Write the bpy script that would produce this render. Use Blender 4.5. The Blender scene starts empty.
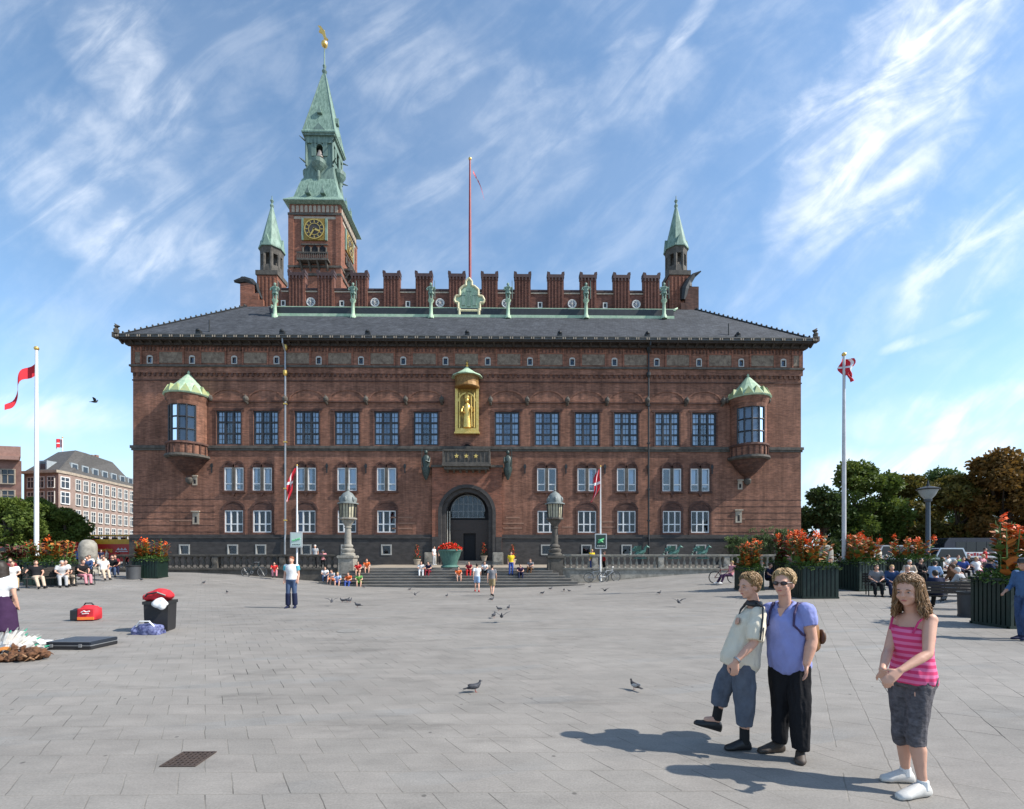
import bpy, bmesh, math, random
from mathutils import Vector, Matrix, noise
R = math.radians
random.seed(11)
scn = bpy.context.scene
COL = scn.collection
F = 480.0; PX0 = 512.0; HOR = 555.0; EYE = 1.78; YAW = R(0.8)
FWD = Vector((math.sin(YAW), math.cos(YAW), 0)); RGT = Vector((math.cos(YAW), -math.sin(YAW), 0)); UP = Vector((0, 0, 1))
EYEP = Vector((0, 0, EYE))
FY = 46.0      # y of the town hall front
BY = 34.0      # y of the balustrade
TZ = 0.88      # level of the terrace

def sst(a, b, t):
    t = max(0.0, min(1.0, (t - a) / (b - a)))
    return t * t * (3 - 2 * t)
def gz(x, y):
    s = sst(12, 34, y)
    rise = 0.6 * sst(6, 20, abs(x + 3)) * s
    dip = -0.37 * math.exp(-((x + 3) / 12.0) ** 2) * sst(13, 27, y)
    return rise + dip
def ray(px, py):
    return FWD + RGT * ((px - PX0) / F) + UP * ((HOR - py) / F)
def at(px, py, Y):
    r = ray(px, py); return EYEP + r * (Y / r.y)
def dp(px, py, d):
    return EYEP + ray(px, py) * d
def gnd(px, py):
    r = ray(px, py); t = 2.0
    while t < 120:
        p = EYEP + r * t
        if p.z <= gz(p.x, p.y): break
        t += 0.02
    return Vector((p.x, p.y, gz(p.x, p.y)))

# ---------------------------------------------------------------- materials
MATS = {}
def mat(name, col, rough=0.7, metal=0.0, var=0.18, scale=3.0, bump=0.0, bscale=40.0, spec=0.5, stretch=(1, 1, 1), col2=None, detail=5):
    if name in MATS: return MATS[name]
    m = bpy.data.materials.new(name); m.use_nodes = True
    nt = m.node_tree; b = nt.nodes['Principled BSDF']
    b.inputs['Roughness'].default_value = rough; b.inputs['Metallic'].default_value = metal
    b.inputs['Specular IOR Level'].default_value = spec
    tc = nt.nodes.new('ShaderNodeTexCoord'); mp = nt.nodes.new('ShaderNodeMapping')
    mp.inputs['Scale'].default_value = stretch
    nt.links.new(tc.outputs['Object'], mp.inputs['Vector'])
    n = nt.nodes.new('ShaderNodeTexNoise'); n.inputs['Scale'].default_value = scale; n.inputs['Detail'].default_value = detail
    n.inputs['Roughness'].default_value = 0.65
    nt.links.new(mp.outputs[0], n.inputs['Vector'])
    cr = nt.nodes.new('ShaderNodeValToRGB')
    c2 = col2 or tuple(min(1, c * (1 + var)) for c in col)
    c1 = tuple(c * (1 - var) for c in col) if not col2 else col
    cr.color_ramp.elements[0].position = 0.3; cr.color_ramp.elements[0].color = (*c1, 1)
    cr.color_ramp.elements[1].position = 0.7; cr.color_ramp.elements[1].color = (*c2, 1)
    nt.links.new(n.outputs['Fac'], cr.inputs[0]); nt.links.new(cr.outputs[0], b.inputs['Base Color'])
    if bump:
        n2 = nt.nodes.new('ShaderNodeTexNoise'); n2.inputs['Scale'].default_value = bscale; n2.inputs['Detail'].default_value = 4
        nt.links.new(mp.outputs[0], n2.inputs['Vector'])
        bp = nt.nodes.new('ShaderNodeBump'); bp.inputs['Strength'].default_value = bump; bp.inputs['Distance'].default_value = 0.02
        nt.links.new(n2.outputs['Fac'], bp.inputs['Height']); nt.links.new(bp.outputs[0], b.inputs['Normal'])
    MATS[name] = m
    return m

def brick_mat(name, a, b2, mortar, grime=0.5):
    m = bpy.data.materials.new(name); m.use_nodes = True; nt = m.node_tree; L = nt.links.new; N = nt.nodes.new
    b = nt.nodes['Principled BSDF']; b.inputs['Roughness'].default_value = 0.85; b.inputs['Specular IOR Level'].default_value = 0.25
    tc = N('ShaderNodeTexCoord'); sp = N('ShaderNodeSeparateXYZ'); L(tc.outputs['Object'], sp.inputs[0])
    ad = N('ShaderNodeMath'); ad.operation = 'ADD'; L(sp.outputs[0], ad.inputs[0]); L(sp.outputs[1], ad.inputs[1])
    cb = N('ShaderNodeCombineXYZ'); L(ad.outputs[0], cb.inputs[0]); L(sp.outputs[2], cb.inputs[1])
    bt = N('ShaderNodeTexBrick'); bt.inputs['Scale'].default_value = 1; bt.inputs['Brick Width'].default_value = 0.28
    bt.inputs['Row Height'].default_value = 0.1; bt.inputs['Mortar Size'].default_value = 0.012; bt.inputs['Bias'].default_value = 0
    bt.inputs['Color1'].default_value = (*a, 1); bt.inputs['Color2'].default_value = (*b2, 1); bt.inputs['Mortar'].default_value = (*mortar, 1)
    L(cb.outputs[0], bt.inputs['Vector'])
    def nz(scale, st, d=5):
        mp = N('ShaderNodeMapping'); mp.inputs['Scale'].default_value = st; L(tc.outputs['Object'], mp.inputs['Vector'])
        n = N('ShaderNodeTexNoise'); n.inputs['Scale'].default_value = scale; n.inputs['Detail'].default_value = d; n.inputs['Roughness'].default_value = 0.7
        L(mp.outputs[0], n.inputs['Vector']); return n
    n1 = nz(0.35, (1, 1, 1.3)); n2 = nz(2.2, (0.7, 0.7, 3.2)); n3 = nz(1.2, (1.6, 1.6, 0.12), 3)
    def ramp(n, lo, hi, p0=.3, p1=.7):
        r = N('ShaderNodeMapRange'); r.inputs[1].default_value = p0; r.inputs[2].default_value = p1
        r.inputs[3].default_value = lo; r.inputs[4].default_value = hi; L(n.outputs['Fac'], r.inputs[0]); return r
    r1 = ramp(n1, 1 - .3 * grime, 1 + .25 * grime); r2 = ramp(n2, 0.6, 1.45); r3 = ramp(n3, 1 - .34 * grime, 1.12)
    m1 = N('ShaderNodeMath'); m1.operation = 'MULTIPLY'; L(r1.outputs[0], m1.inputs[0]); L(r2.outputs[0], m1.inputs[1])
    m2 = N('ShaderNodeMath'); m2.operation = 'MULTIPLY'; L(m1.outputs[0], m2.inputs[0]); L(r3.outputs[0], m2.inputs[1])
    vm = N('ShaderNodeVectorMath'); vm.operation = 'SCALE'; L(bt.outputs['Color'], vm.inputs[0]); L(m2.outputs[0], vm.inputs['Scale'])
    L(vm.outputs[0], b.inputs['Base Color'])
    bp = N('ShaderNodeBump'); bp.inputs['Strength'].default_value = 0.35; bp.inputs['Distance'].default_value = 0.02
    L(n2.outputs['Fac'], bp.inputs['Height']); L(bp.outputs[0], b.inputs['Normal'])
    MATS[name] = m; return m

def glass_mat(name, tint=(.02, .03, .05), refl=.35, rough=0.03):
    m = bpy.data.materials.new(name); m.use_nodes = True; nt = m.node_tree; L = nt.links.new; N = nt.nodes.new
    nt.nodes.remove(nt.nodes['Principled BSDF']); out = nt.nodes['Material Output']
    t = N('ShaderNodeBsdfTransparent'); t.inputs[0].default_value = (.82, .88, .95, 1)
    g = N('ShaderNodeBsdfGlossy'); g.inputs['Roughness'].default_value = rough; g.inputs[0].default_value = (.9, .95, 1, 1)
    tc = N('ShaderNodeTexCoord'); n = N('ShaderNodeTexNoise'); n.inputs['Scale'].default_value = .7; L(tc.outputs['Object'], n.inputs['Vector'])
    bp = N('ShaderNodeBump'); bp.inputs['Strength'].default_value = .06; bp.inputs['Distance'].default_value = .05
    L(n.outputs['Fac'], bp.inputs['Height']); L(bp.outputs[0], g.inputs['Normal'])
    lw = N('ShaderNodeFresnel'); lw.inputs[0].default_value = 1.45
    ma = N('ShaderNodeMath'); ma.operation = 'ADD'; ma.inputs[1].default_value = refl; ma.use_clamp = True; L(lw.outputs[0], ma.inputs[0])
    mx = N('ShaderNodeMixShader'); L(ma.outputs[0], mx.inputs[0]); L(t.outputs[0], mx.inputs[1]); L(g.outputs[0], mx.inputs[2]); L(mx.outputs[0], out.inputs[0])
    MATS[name] = m; return m

BRICK = brick_mat('red_brick', (.295, .13, .08), (.205, .091, .06), (.21, .13, .095), 1.2)
BRICKD = brick_mat('dark_brick', (.135, .062, .043), (.085, .043, .034), (.09, .06, .05), .8)
BRICKR = brick_mat('bright_brick', (.29, .105, .06), (.2, .08, .05), (.2, .12, .09), .6)
GRAN = mat('dark_granite', (.048, .042, .038), .75, var=.4, scale=1.5, bump=.4, stretch=(1, 1, 2.5))
SAND = mat('pale_sandstone', (.36, .30, .23), .85, var=.25, scale=2, bump=.3)
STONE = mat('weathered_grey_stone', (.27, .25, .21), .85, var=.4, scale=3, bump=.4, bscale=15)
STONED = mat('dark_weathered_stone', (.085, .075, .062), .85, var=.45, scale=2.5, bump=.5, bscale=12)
RELIEF = mat('carved_relief', (.1, .07, .05), .85, col2=(.28, .22, .16), scale=3.2, bump=.8, bscale=6)
SLATE = brick_mat('grey_slate', (.075, .08, .088), (.052, .056, .064), (.035, .038, .044), .8)
COPPER = mat('verdigris_copper', (.075, .135, .1), .65, col2=(.27, .385, .305), scale=1.6, bump=.3, bscale=5, stretch=(2.5, 2.5, .4))
COPPERD = mat('dull_verdigris', (.06, .1, .085), .65, col2=(.2, .29, .235), scale=.9, bump=.3, bscale=3, stretch=(2.5, 2.5, .4))
COPPERP = mat('pale_verdigris', (.25, .39, .26), .7, col2=(.45, .56, .4), scale=2.5, bump=.3, bscale=6)
GOLD = mat('gilding', (.6, .38, .08), .38, metal=.7, col2=(.85, .6, .2), scale=6, bump=.4, bscale=8)
GOLDP = mat('gilded_bronze', (.42, .27, .05), .45, metal=.35, col2=(.12, .07, .015), scale=5, bump=.8, bscale=6)
DARKW = mat('dark_timber', (.035, .026, .02), .7, var=.3, bump=.2)
BLACK = mat('black_paint', (.018, .018, .02), .45, var=.2)
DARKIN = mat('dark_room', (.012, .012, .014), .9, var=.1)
WHITE = mat('white_paint', (.72, .72, .7), .5, var=.05)
CREAMW = mat('off_white_frame', (.62, .60, .55), .6, var=.06)
WINDK = mat('dark_window_frame', (.022, .024, .028), .5, var=.2)
CURT = mat('pale_curtain', (.72, .74, .74), .9, var=.15, scale=2, stretch=(9, 1, .3))
CURTB = mat('blue_grey_blind', (.12, .16, .23), .9, var=.2, scale=2)
GLASS = glass_mat('window_glass', refl=.0)
GLASSB = glass_mat('sky_glass', refl=.05)
BRONZE = mat('green_bronze', (.03, .085, .07), .5, metal=.2, col2=(.08, .2, .16), scale=8)
IRON = mat('dark_iron', (.03, .032, .033), .5, metal=.4, var=.25)
STEEL = mat('galvanised_steel', (.33, .34, .35), .4, metal=.6, var=.15)
GREENP = mat('dark_green_paint', (.005, .019, .013), .5, var=.25, scale=5)
RED = mat('red_cloth', (.55, .02, .03), .8, var=.15)
REDP = mat('red_paint', (.6, .03, .02), .35, var=.08)
RUST = mat('rusty_iron', (.055, .038, .03), .8, var=.4, scale=18, bump=.5)

# ---------------------------------------------------------------- mesh builder
class MB:
    def __init__(s): s.v = []; s.f = []; s.m = []; s.smooth = []; s.mi = 0
    def quad(s, *idx): s.f.append(idx); s.m.append(s.mi)
    def add(s, vs, fs):
        o = len(s.v); s.v += [Vector(v) for v in vs]
        for f in fs: s.f.append(tuple(i + o for i in f)); s.m.append(s.mi)
        return s
    def box(s, x0, x1, y0, y1, z0, z1, M=None, bev=0):
        if bev:
            bm = bmesh.new(); bmesh.ops.create_cube(bm, size=1)
            for v in bm.verts: v.co = Vector(((x0 + x1) / 2 + v.co.x * (x1 - x0), (y0 + y1) / 2 + v.co.y * (y1 - y0), (z0 + z1) / 2 + v.co.z * (z1 - z0)))
            bmesh.ops.bevel(bm, geom=bm.edges[:], offset=bev, segments=2, affect='EDGES')
            bm.verts.index_update()
            vs = [v.co.copy() for v in bm.verts]; fs = [tuple(v.index for v in f.verts) for f in bm.faces]; bm.free()
        else:
            vs = [(x0, y0, z0), (x1, y0, z0), (x1, y1, z0), (x0, y1, z0), (x0, y0, z1), (x1, y0, z1), (x1, y1, z1), (x0, y1, z1)]
            fs = [(0, 3, 2, 1), (4, 5, 6, 7), (0, 1, 5, 4), (1, 2, 6, 5), (2, 3, 7, 6), (3, 0, 4, 7)]
        if M: vs = [M @ Vector(v) for v in vs]
        return s.add(vs, fs)
    def prism(s, poly, a, b, axis='y', M=None):
        n = len(poly); vs = []
        for t in (a, b):
            for p in poly:
                vs.append((p[0], t, p[1]) if axis == 'y' else ((t, p[0], p[1]) if axis == 'x' else (p[0], p[1], t)))
        if M: vs = [M @ Vector(v) for v in vs]
        fs = [tuple(range(n)), tuple(range(2 * n - 1, n - 1, -1))] + [(i, i + n, (i + 1) % n + n, (i + 1) % n) for i in range(n)]
        return s.add(vs, fs)
    def lathe(s, prof, c=(0, 0, 0), seg=16, a0=0, sx=1, sy=1, M=None, ring=False):
        vs = []; fs = []; n = len(prof)
        for r, z in prof:
            for k in range(seg):
                a = a0 + 2 * math.pi * k / seg
                vs.append(Vector((c[0] + r * math.cos(a) * sx, c[1] + r * math.sin(a) * sy, c[2] + z)))
        for i in range(n - 1):
            for k in range(seg):
                k2 = (k + 1) % seg
                fs.append((i * seg + k, i * seg + k2, (i + 1) * seg + k2, (i + 1) * seg + k))
        if ring:
            for k in range(seg): k2 = (k + 1) % seg; fs.append(((n - 1) * seg + k, (n - 1) * seg + k2, k2, k))
        else: fs.append(tuple(range(seg - 1, -1, -1))); fs.append(tuple((n - 1) * seg + k for k in range(seg)))
        if M: vs = [M @ v for v in vs]
        return s.add(vs, fs)
    def tube(s, pts, rad, seg=8, flat=None):
        pts = [Vector(p) for p in pts]; n = len(pts)
        if not isinstance(rad, (list, tuple)): rad = [rad] * n
        vs = []; fs = []; ref = None
        for i, p in enumerate(pts):
            t = (pts[min(i + 1, n - 1)] - pts[max(i - 1, 0)]).normalized()
            if ref is None: ref = Vector((0, 0, 1)) if abs(t.z) < .9 else Vector((1, 0, 0))
            a = t.cross(ref).normalized(); b = a.cross(t).normalized(); ref = b if abs(t.dot(ref)) > .95 else ref
            for k in range(seg):
                an = 2 * math.pi * k / seg
                vs.append(p + a * math.cos(an) * rad[i] + b * math.sin(an) * rad[i])
        for i in range(n - 1):
            for k in range(seg):
                k2 = (k + 1) % seg
                fs.append((i * seg + k, i * seg + k2, (i + 1) * seg + k2, (i + 1) * seg + k))
        fs.append(tuple(range(seg - 1, -1, -1))); fs.append(tuple((n - 1) * seg + k for k in range(seg)))
        return s.add(vs, fs)
    def ell(s, c, r, M=None, u=14, w=9):
        vs = []; fs = []
        Mx = M or Matrix.Identity(3)
        c = Vector(c)
        vs.append(c + Mx @ Vector((0, 0, r[2])))
        for i in range(1, w):
            t = math.pi * i / w
            for k in range(u):
                a = 2 * math.pi * k / u
                vs.append(c + Mx @ Vector((r[0] * math.sin(t) * math.cos(a), r[1] * math.sin(t) * math.sin(a), r[2] * math.cos(t))))
        vs.append(c + Mx @ Vector((0, 0, -r[2])))
        for k in range(u): fs.append((0, 1 + k, 1 + (k + 1) % u))
        for i in range(w - 2):
            for k in range(u):
                a = 1 + i * u + k; b = 1 + i * u + (k + 1) % u
                fs.append((a, a + u, b + u, b))
        last = len(vs) - 1
        for k in range(u): fs.append((last, 1 + (w - 2) * u + (k + 1) % u, 1 + (w - 2) * u + k))
        return s.add(vs, fs)
    def loft(s, rings):
        n = len(rings[0]); vs = [p for r in rings for p in r]; fs = []
        for i in range(len(rings) - 1):
            for k in range(n):
                k2 = (k + 1) % n
                fs.append((i * n + k, i * n + k2, (i + 1) * n + k2, (i + 1) * n + k))
        fs.append(tuple(range(n - 1, -1, -1))); fs.append(tuple((len(rings) - 1) * n + k for k in range(n)))
        return s.add(vs, fs)
    def mesh(s, name, mats, smooth=False, recalc=True):
        me = bpy.data.meshes.new(name); me.from_pydata([tuple(v) for v in s.v], [], s.f)
        for m in (mats if isinstance(mats, (list, tuple)) else [mats]): me.materials.append(m)
        me.polygons.foreach_set('material_index', s.m)
        if recalc:
            bm = bmesh.new(); bm.from_mesh(me); bmesh.ops.recalc_face_normals(bm, faces=bm.faces[:]); bm.to_mesh(me); bm.free()
        if smooth:
            me.polygons.foreach_set('use_smooth', [True] * len(me.polygons))
            if smooth != 'all':
                try: me.set_sharp_from_angle(angle=R(40))
                except Exception: pass
        me.update(); return me
    def build(s, name, mats, parent=None, smooth=False, loc=None, recalc=True):
        return link(name, s.mesh(name, mats, smooth, recalc), parent, loc)

def link(name, data, parent=None, loc=None):
    o = bpy.data.objects.new(name, data); COL.objects.link(o)
    if parent: o.parent = parent
    if loc is not None: o.location = loc
    return o
def tag(o, label=None, cat=None, group=None, kind=None):
    if label: o['label'] = label
    if cat: o['category'] = cat
    if group: o['group'] = group
    if kind: o['kind'] = kind
    return o
def thing(name, loc, label, cat, group=None, rz=0):
    o = bpy.data.objects.new(name, None); COL.objects.link(o); o.location = loc; o.rotation_euler = (0, 0, rz)
    o.empty_display_size = .2
    return tag(o, label, cat, group)
def dup(root, loc, rz=None, label=None, group=None, scale=None):
    r = root.copy(); COL.objects.link(r); r.location = loc
    if rz is not None: r.rotation_euler = (0, 0, rz)
    if scale is not None: r.scale = (scale,) * 3
    if label: r['label'] = label
    if group: r['group'] = group
    for ch in list(root.children):
        c = ch.copy(); COL.objects.link(c); c.parent = r
        for g in ch.children:
            d = g.copy(); COL.objects.link(d); d.parent = c
    return r
def text_part(txt, size, m, parent, loc, rot, extrude=.01, name='lettering', align='CENTER'):
    cu = bpy.data.curves.new(name, 'FONT'); cu.body = txt; cu.size = size; cu.extrude = extrude; cu.align_x = align; cu.align_y = 'CENTER'
    t = bpy.data.objects.new(name, cu); COL.objects.link(t); bpy.context.view_layer.update()
    me = bpy.data.meshes.new_from_object(t.evaluated_get(bpy.context.evaluated_depsgraph_get()))
    bpy.data.objects.remove(t)
    me.materials.clear(); me.materials.append(m)
    o = link(name, me, parent, loc); o.rotation_euler = rot
    return o
def bx(name, x0, x1, y0, y1, z0, z1, m, parent, bev=0):
    return MB().box(x0, x1, y0, y1, z0, z1, bev=bev).build(name, m, parent)
# ---------------------------------------------------------------- ground
def paving_mat():
    m = bpy.data.materials.new('granite_paving'); m.use_nodes = True; nt = m.node_tree; L = nt.links.new; N = nt.nodes.new
    b = nt.nodes['Principled BSDF']; b.inputs['Roughness'].default_value = 0.8; b.inputs['Specular IOR Level'].default_value = .3
    tc = N('ShaderNodeTexCoord'); sp = N('ShaderNodeSeparateXYZ'); L(tc.outputs['Object'], sp.inputs[0])
    def math_(op, a, b_=None, clamp=False):
        n = N('ShaderNodeMath'); n.operation = op; n.use_clamp = clamp
        for i, q in enumerate((a, b_)):
            if q is None: continue
            if isinstance(q, (int, float)): n.inputs[i].default_value = q
            else: L(q, n.inputs[i])
        return n.outputs[0]
    X, Y = sp.outputs[0], sp.outputs[1]
    wob = N('ShaderNodeTexNoise'); wob.inputs['Scale'].default_value = 3.0; L(tc.outputs['Object'], wob.inputs['Vector'])
    wb = math_('MULTIPLY', math_('SUBTRACT', wob.outputs['Fac'], .5), .03)
    def bricks(ux, uy, w, h, ms):
        cb = N('ShaderNodeCombineXYZ'); L(math_('ADD', ux, wb), cb.inputs[0]); L(math_('ADD', uy, wb), cb.inputs[1])
        bt = N('ShaderNodeTexBrick'); bt.offset = .5; bt.inputs['Scale'].default_value = 1; bt.inputs['Brick Width'].default_value = w
        bt.inputs['Row Height'].default_value = h; bt.inputs['Mortar Size'].default_value = ms; bt.inputs['Mortar Smooth'].default_value = .3
        bt.inputs['Color1'].default_value = (.262, .242, .217, 1); bt.inputs['Color2'].default_value = (.242, .226, .203, 1); bt.inputs['Mortar'].default_value = (.25, .23, .2, 1)
        L(cb.outputs[0], bt.inputs['Vector']); return bt
    # left field: rows parallel to the hall, slanted short joints; right field turned about 30 degrees
    sx = math_('ADD', X, math_('MULTIPLY', Y, .62))
    b1 = bricks(sx, Y, .42, .36, .0055)
    c, s = math.cos(R(31)), math.sin(R(31))
    rx = math_('SUBTRACT', math_('MULTIPLY', X, c), math_('MULTIPLY', Y, s)); ry = math_('ADD', math_('MULTIPLY', X, s), math_('MULTIPLY', Y, c))
    b2 = bricks(ry, rx, .62, .36, .006)
    edge = math_('GREATER_THAN', math_('SUBTRACT', X, math_('ADD', math_('MULTIPLY', Y, .42), math_('MULTIPLY', math_('PINGPONG', Y, .6), .8))), .9)
    mxc = N('ShaderNodeMix'); mxc.data_type = 'RGBA'; L(edge, mxc.inputs[0]); L(b1.outputs['Color'], mxc.inputs[6]); L(b2.outputs['Color'], mxc.inputs[7])
    mf = N('ShaderNodeMix'); mf.data_type = 'FLOAT'; L(edge, mf.inputs[0]); L(b1.outputs['Fac'], mf.inputs[2]); L(b2.outputs['Fac'], mf.inputs[3])
    def nz(scale, st=(1, 1, 1), d=6, rot=0):
        mp = N('ShaderNodeMapping'); mp.inputs['Scale'].default_value = st; mp.inputs['Rotation'].default_value = (0, 0, rot); L(tc.outputs['Object'], mp.inputs['Vector'])
        n = N('ShaderNodeTexNoise'); n.inputs['Scale'].default_value = scale; n.inputs['Detail'].default_value = d; n.inputs['Roughness'].default_value = .65
        L(mp.outputs[0], n.inputs['Vector']); return n.outputs['Fac']
    def mr(v, p0, p1, lo, hi):
        r = N('ShaderNodeMapRange'); r.inputs[1].default_value = p0; r.inputs[2].default_value = p1; r.inputs[3].default_value = lo; r.inputs[4].default_value = hi
        L(v, r.inputs[0]); return r.outputs[0]
    big = mr(nz(.22, (1, 1.6, 1)), .3, .7, .8, 1.1); mid = mr(nz(1.6, (1, 2.2, 1)), .3, .7, .86, 1.1); fine = mr(nz(60, d=2), .3, .7, .86, 1.12)
    k = math_('MULTIPLY', math_('MULTIPLY', big, mid), fine)
    # joints: dark but uneven along their length
    jn = math_('MULTIPLY', mr(nz(1.1, d=3), .40, .62, .05, .97), mr(nz(.33, d=3), .38, .6, .3, 1.0))
    fr_ = math_('FRACT', math_('ADD', math_('DIVIDE', math_('ADD', Y, wb), .36), 200.0))
    rl = math_('MULTIPLY', math_('GREATER_THAN', math_('ABSOLUTE', math_('SUBTRACT', fr_, .5)), .478), math_('SUBTRACT', 1.0, edge))
    jf = math_('MULTIPLY', mf.outputs[0], math_('SUBTRACT', 1.0, math_('MULTIPLY', rl, .78)))
    jd = math_('SUBTRACT', 1.0, math_('MULTIPLY', jf, jn))
    k2 = math_('MULTIPLY', k, jd)
    # small dropped marks
    vo = N('ShaderNodeTexVoronoi'); vo.inputs['Scale'].default_value = 2.6; L(tc.outputs['Object'], vo.inputs['Vector'])
    spot = math_('MULTIPLY', mr(vo.outputs['Distance'], .035, .06, .5, 1.0), mr(nz(.45, (1, 3, 1), 7), .56, .66, 1.0, .78))
    vo2 = N('ShaderNodeTexVoronoi'); vo2.inputs['Scale'].default_value = .9; L(tc.outputs['Object'], vo2.inputs['Vector'])
    spot = math_('MULTIPLY', spot, mr(vo2.outputs['Distance'], .012, .018, 1.9, 1.0))
    k3 = math_('MULTIPLY', k2, spot)
    # bluish bands of another granite
    bu = math_('ADD', math_('MULTIPLY', X, .235), math_('MULTIPLY', Y, -1.0))
    band = math_('LESS_THAN', math_('ABSOLUTE', math_('SUBTRACT', math_('MODULO', math_('ADD', math_('ADD', bu, 100.3), math_('MULTIPLY', nz(.8, d=1), .35)), 1.75), .2)), .13)
    bandn = math_('MULTIPLY', band, mr(nz(.5, d=2), .45, .58, 0, .55))
    mxb = N('ShaderNodeMix'); mxb.data_type = 'RGBA'; L(bandn, mxb.inputs[0]); L(mxc.outputs[2], mxb.inputs[6]); mxb.inputs[7].default_value = (.232, .228, .216, 1)
    vm = N('ShaderNodeVectorMath'); vm.operation = 'SCALE'; L(mxb.outputs[2], vm.inputs[0]); L(k3, vm.inputs['Scale'])
    L(vm.outputs[0], b.inputs['Base Color'])
    bp = N('ShaderNodeBump'); bp.inputs['Strength'].default_value = .5; bp.inputs['Distance'].default_value = .01
    h = math_('SUBTRACT', math_('MULTIPLY', nz(14, d=4), .35), mf.outputs[0]); L(h, bp.inputs['Height']); L(bp.outputs[0], b.inputs['Normal'])
    return m
PAVE = paving_mat()
def ground():
    xs = [-900, -400, -200, -120, -80, -60] + [-50 + i * 1.0 for i in range(101)] + [60, 80, 120, 200, 400, 900]
    ys = [-200, -60, -20, -8, 0] + [1 + i * 1.0 for i in range(70)] + [75, 90, 120, 200, 400, 1200]
    mb = MB()
    for y in ys:
        for x in xs: mb.v.append(Vector((x, y, gz(x, y))))
    n = len(xs)
    for j in range(len(ys) - 1):
        for i in range(n - 1): mb.quad(j * n + i, j * n + i + 1, (j + 1) * n + i + 1, (j + 1) * n + i)
    o = mb.build('plaza_paving', PAVE, smooth='all'); tag(o, kind='structure')
ground()
ASPH = mat('asphalt', (.05, .05, .052), .9, var=.2, scale=6, bump=.3)
def road(x0, x1, y0, y1, name):
    mb = MB(); mb.add([(x0, y0, .612), (x1, y0, .612), (x1, y1, .612), (x0, y1, .612)], [(0, 1, 2, 3)])
    tag(mb.build(name, ASPH), kind='structure')
    k = MB().box(x0, x1, y0 - .3, y0 - .004, .5, .73); tag(k.build('kerb', STONE), kind='structure')
    w = MB()
    for i in range(int((x1 - x0) / 6)):
        a = x0 + i * 6 + 1; w.add([(a, y0 + 4.2, .617), (a + 3, y0 + 4.2, .617), (a + 3, y0 + 4.35, .617), (a, y0 + 4.35, .617)], [(0, 1, 2, 3)])
    tag(w.build('road_marking', WHITE), kind='structure')
road(-130, -37, 52, 66, 'road'); road(36, 150, 48, 66, 'road')

# ---------------------------------------------------------------- terrace, steps
XL, XR = -10.56, 3.0       # inner faces of the lamp pedestals
TER = mat('terrace_stone', (.3, .25, .19), .85, var=.15, scale=2)
STEPM = mat('step_stone', (.17, .155, .135), .8, var=.35, scale=2.5, bump=.4, stretch=(.5, 3, 3))
t = MB()
t.box(XL - 1, XR + 1, BY + .35, FY, -.9, TZ - .02)
tag(t.build('terrace', TER), kind='structure')
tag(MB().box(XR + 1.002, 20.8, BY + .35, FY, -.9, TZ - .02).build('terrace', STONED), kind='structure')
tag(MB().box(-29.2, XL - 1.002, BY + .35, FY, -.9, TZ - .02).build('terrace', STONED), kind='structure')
tag(MB().box(XL - .5, XR + .5, BY - .3, BY + .348, -.9, TZ).build('terrace_edge', STEPM), kind='structure')
st = thing('stone_staircase', ((XL + XR) / 2, BY, -.4), 'broad flight of grey stone steps leading up to the terrace', 'staircase')
NS = 6
for i in range(NS):
    # i = 0 lowest
    z1 = -.32 + (i + 1) * (TZ - .0 + .32) / (NS + 1); w = (NS - 1 - i) * .38
    x0, x1 = XL - .2 - w, XR + .3 + w; y0 = BY - .3 - (NS - i) * .38; y1 = BY - .3 - (NS - i - 1) * .38 - .002
    c = Vector(((XL + XR) / 2, BY, -.4))
    s = MB().box(x0 - c.x, x1 - c.x, y0 - c.y, y1 - c.y, -.5, z1 + .4)
    s.box(x0 - .012 - c.x, x1 + .012 - c.x, y0 - .035 - c.y, y1 - .004 - c.y, z1 + .345, z1 + .405)
    s.build('step', STEPM, st)

# ---------------------------------------------------------------- balustrades
def baluster_mesh():
    return MB().lathe([(.11, 0), (.11, .06), (.07, .08), (.075, .12), (.115, .24), (.105, .34), (.06, .5), (.055, .6), (.085, .64), (.085, .68), (.11, .7), (.11, .76)], seg=10).mesh('baluster', STONE, True)
BAL = baluster_mesh()
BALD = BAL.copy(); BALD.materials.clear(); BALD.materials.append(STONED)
def balustrade(x0, x1, label, me, m, med, side=1):
    th = thing('stone_balustrade', ((x0 + x1) / 2, BY, .3), label, 'balustrade', 'balustrades flanking the steps')
    cx = (x0 + x1) / 2; L_ = x1 - x0; zt = 1.42
    bx('plinth_wall', x0 - cx, x1 - cx, -.22, .22, -1.2, TZ - .42, m, th)
    bx('base_course', x0 - cx, x1 - cx, -.3, .3, TZ - .42, TZ - .3, m, th)
    bx('top_rail', x0 - cx, x1 - cx, -.24, .24, zt, zt + .1, m, th, .02)
    bx('rail_moulding', x0 - cx, x1 - cx, -.17, .17, zt - .07, zt - .002, m, th)
    n = int(L_ / .42); pier = 11
    for i in range(n):
        x = x0 - cx + (i + .5) * L_ / n
        if i % pier == pier // 2:
            mb = MB().box(x - .2, x + .2, -.2, .2, TZ - .3, zt - .07)
            mb.lathe([(.0, 0), (.15, 0), (.15, .04), (.0, .05)], seg=16, M=Matrix.Translation((x, -.2, TZ + .1)) @ Matrix.Rotation(R(90), 4, 'X'))
            mb.build('pier', m, th)
        else:
            b = link('baluster', me, th, (x, 0, TZ - .3)); b.scale = (1, 1, (zt - .07 - TZ + .3) / .76)
    return th
xl = at(115, 555, BY).x; xr = at(800, 555, BY).x
balustrade(xl, XL - 1.0, 'dark stone balustrade left of the steps', BALD, STONED, 0)
balustrade(XR + 1.0, xr, 'pale grey stone balustrade with dragon statues right of the steps', BAL, STONE, 0)

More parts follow.
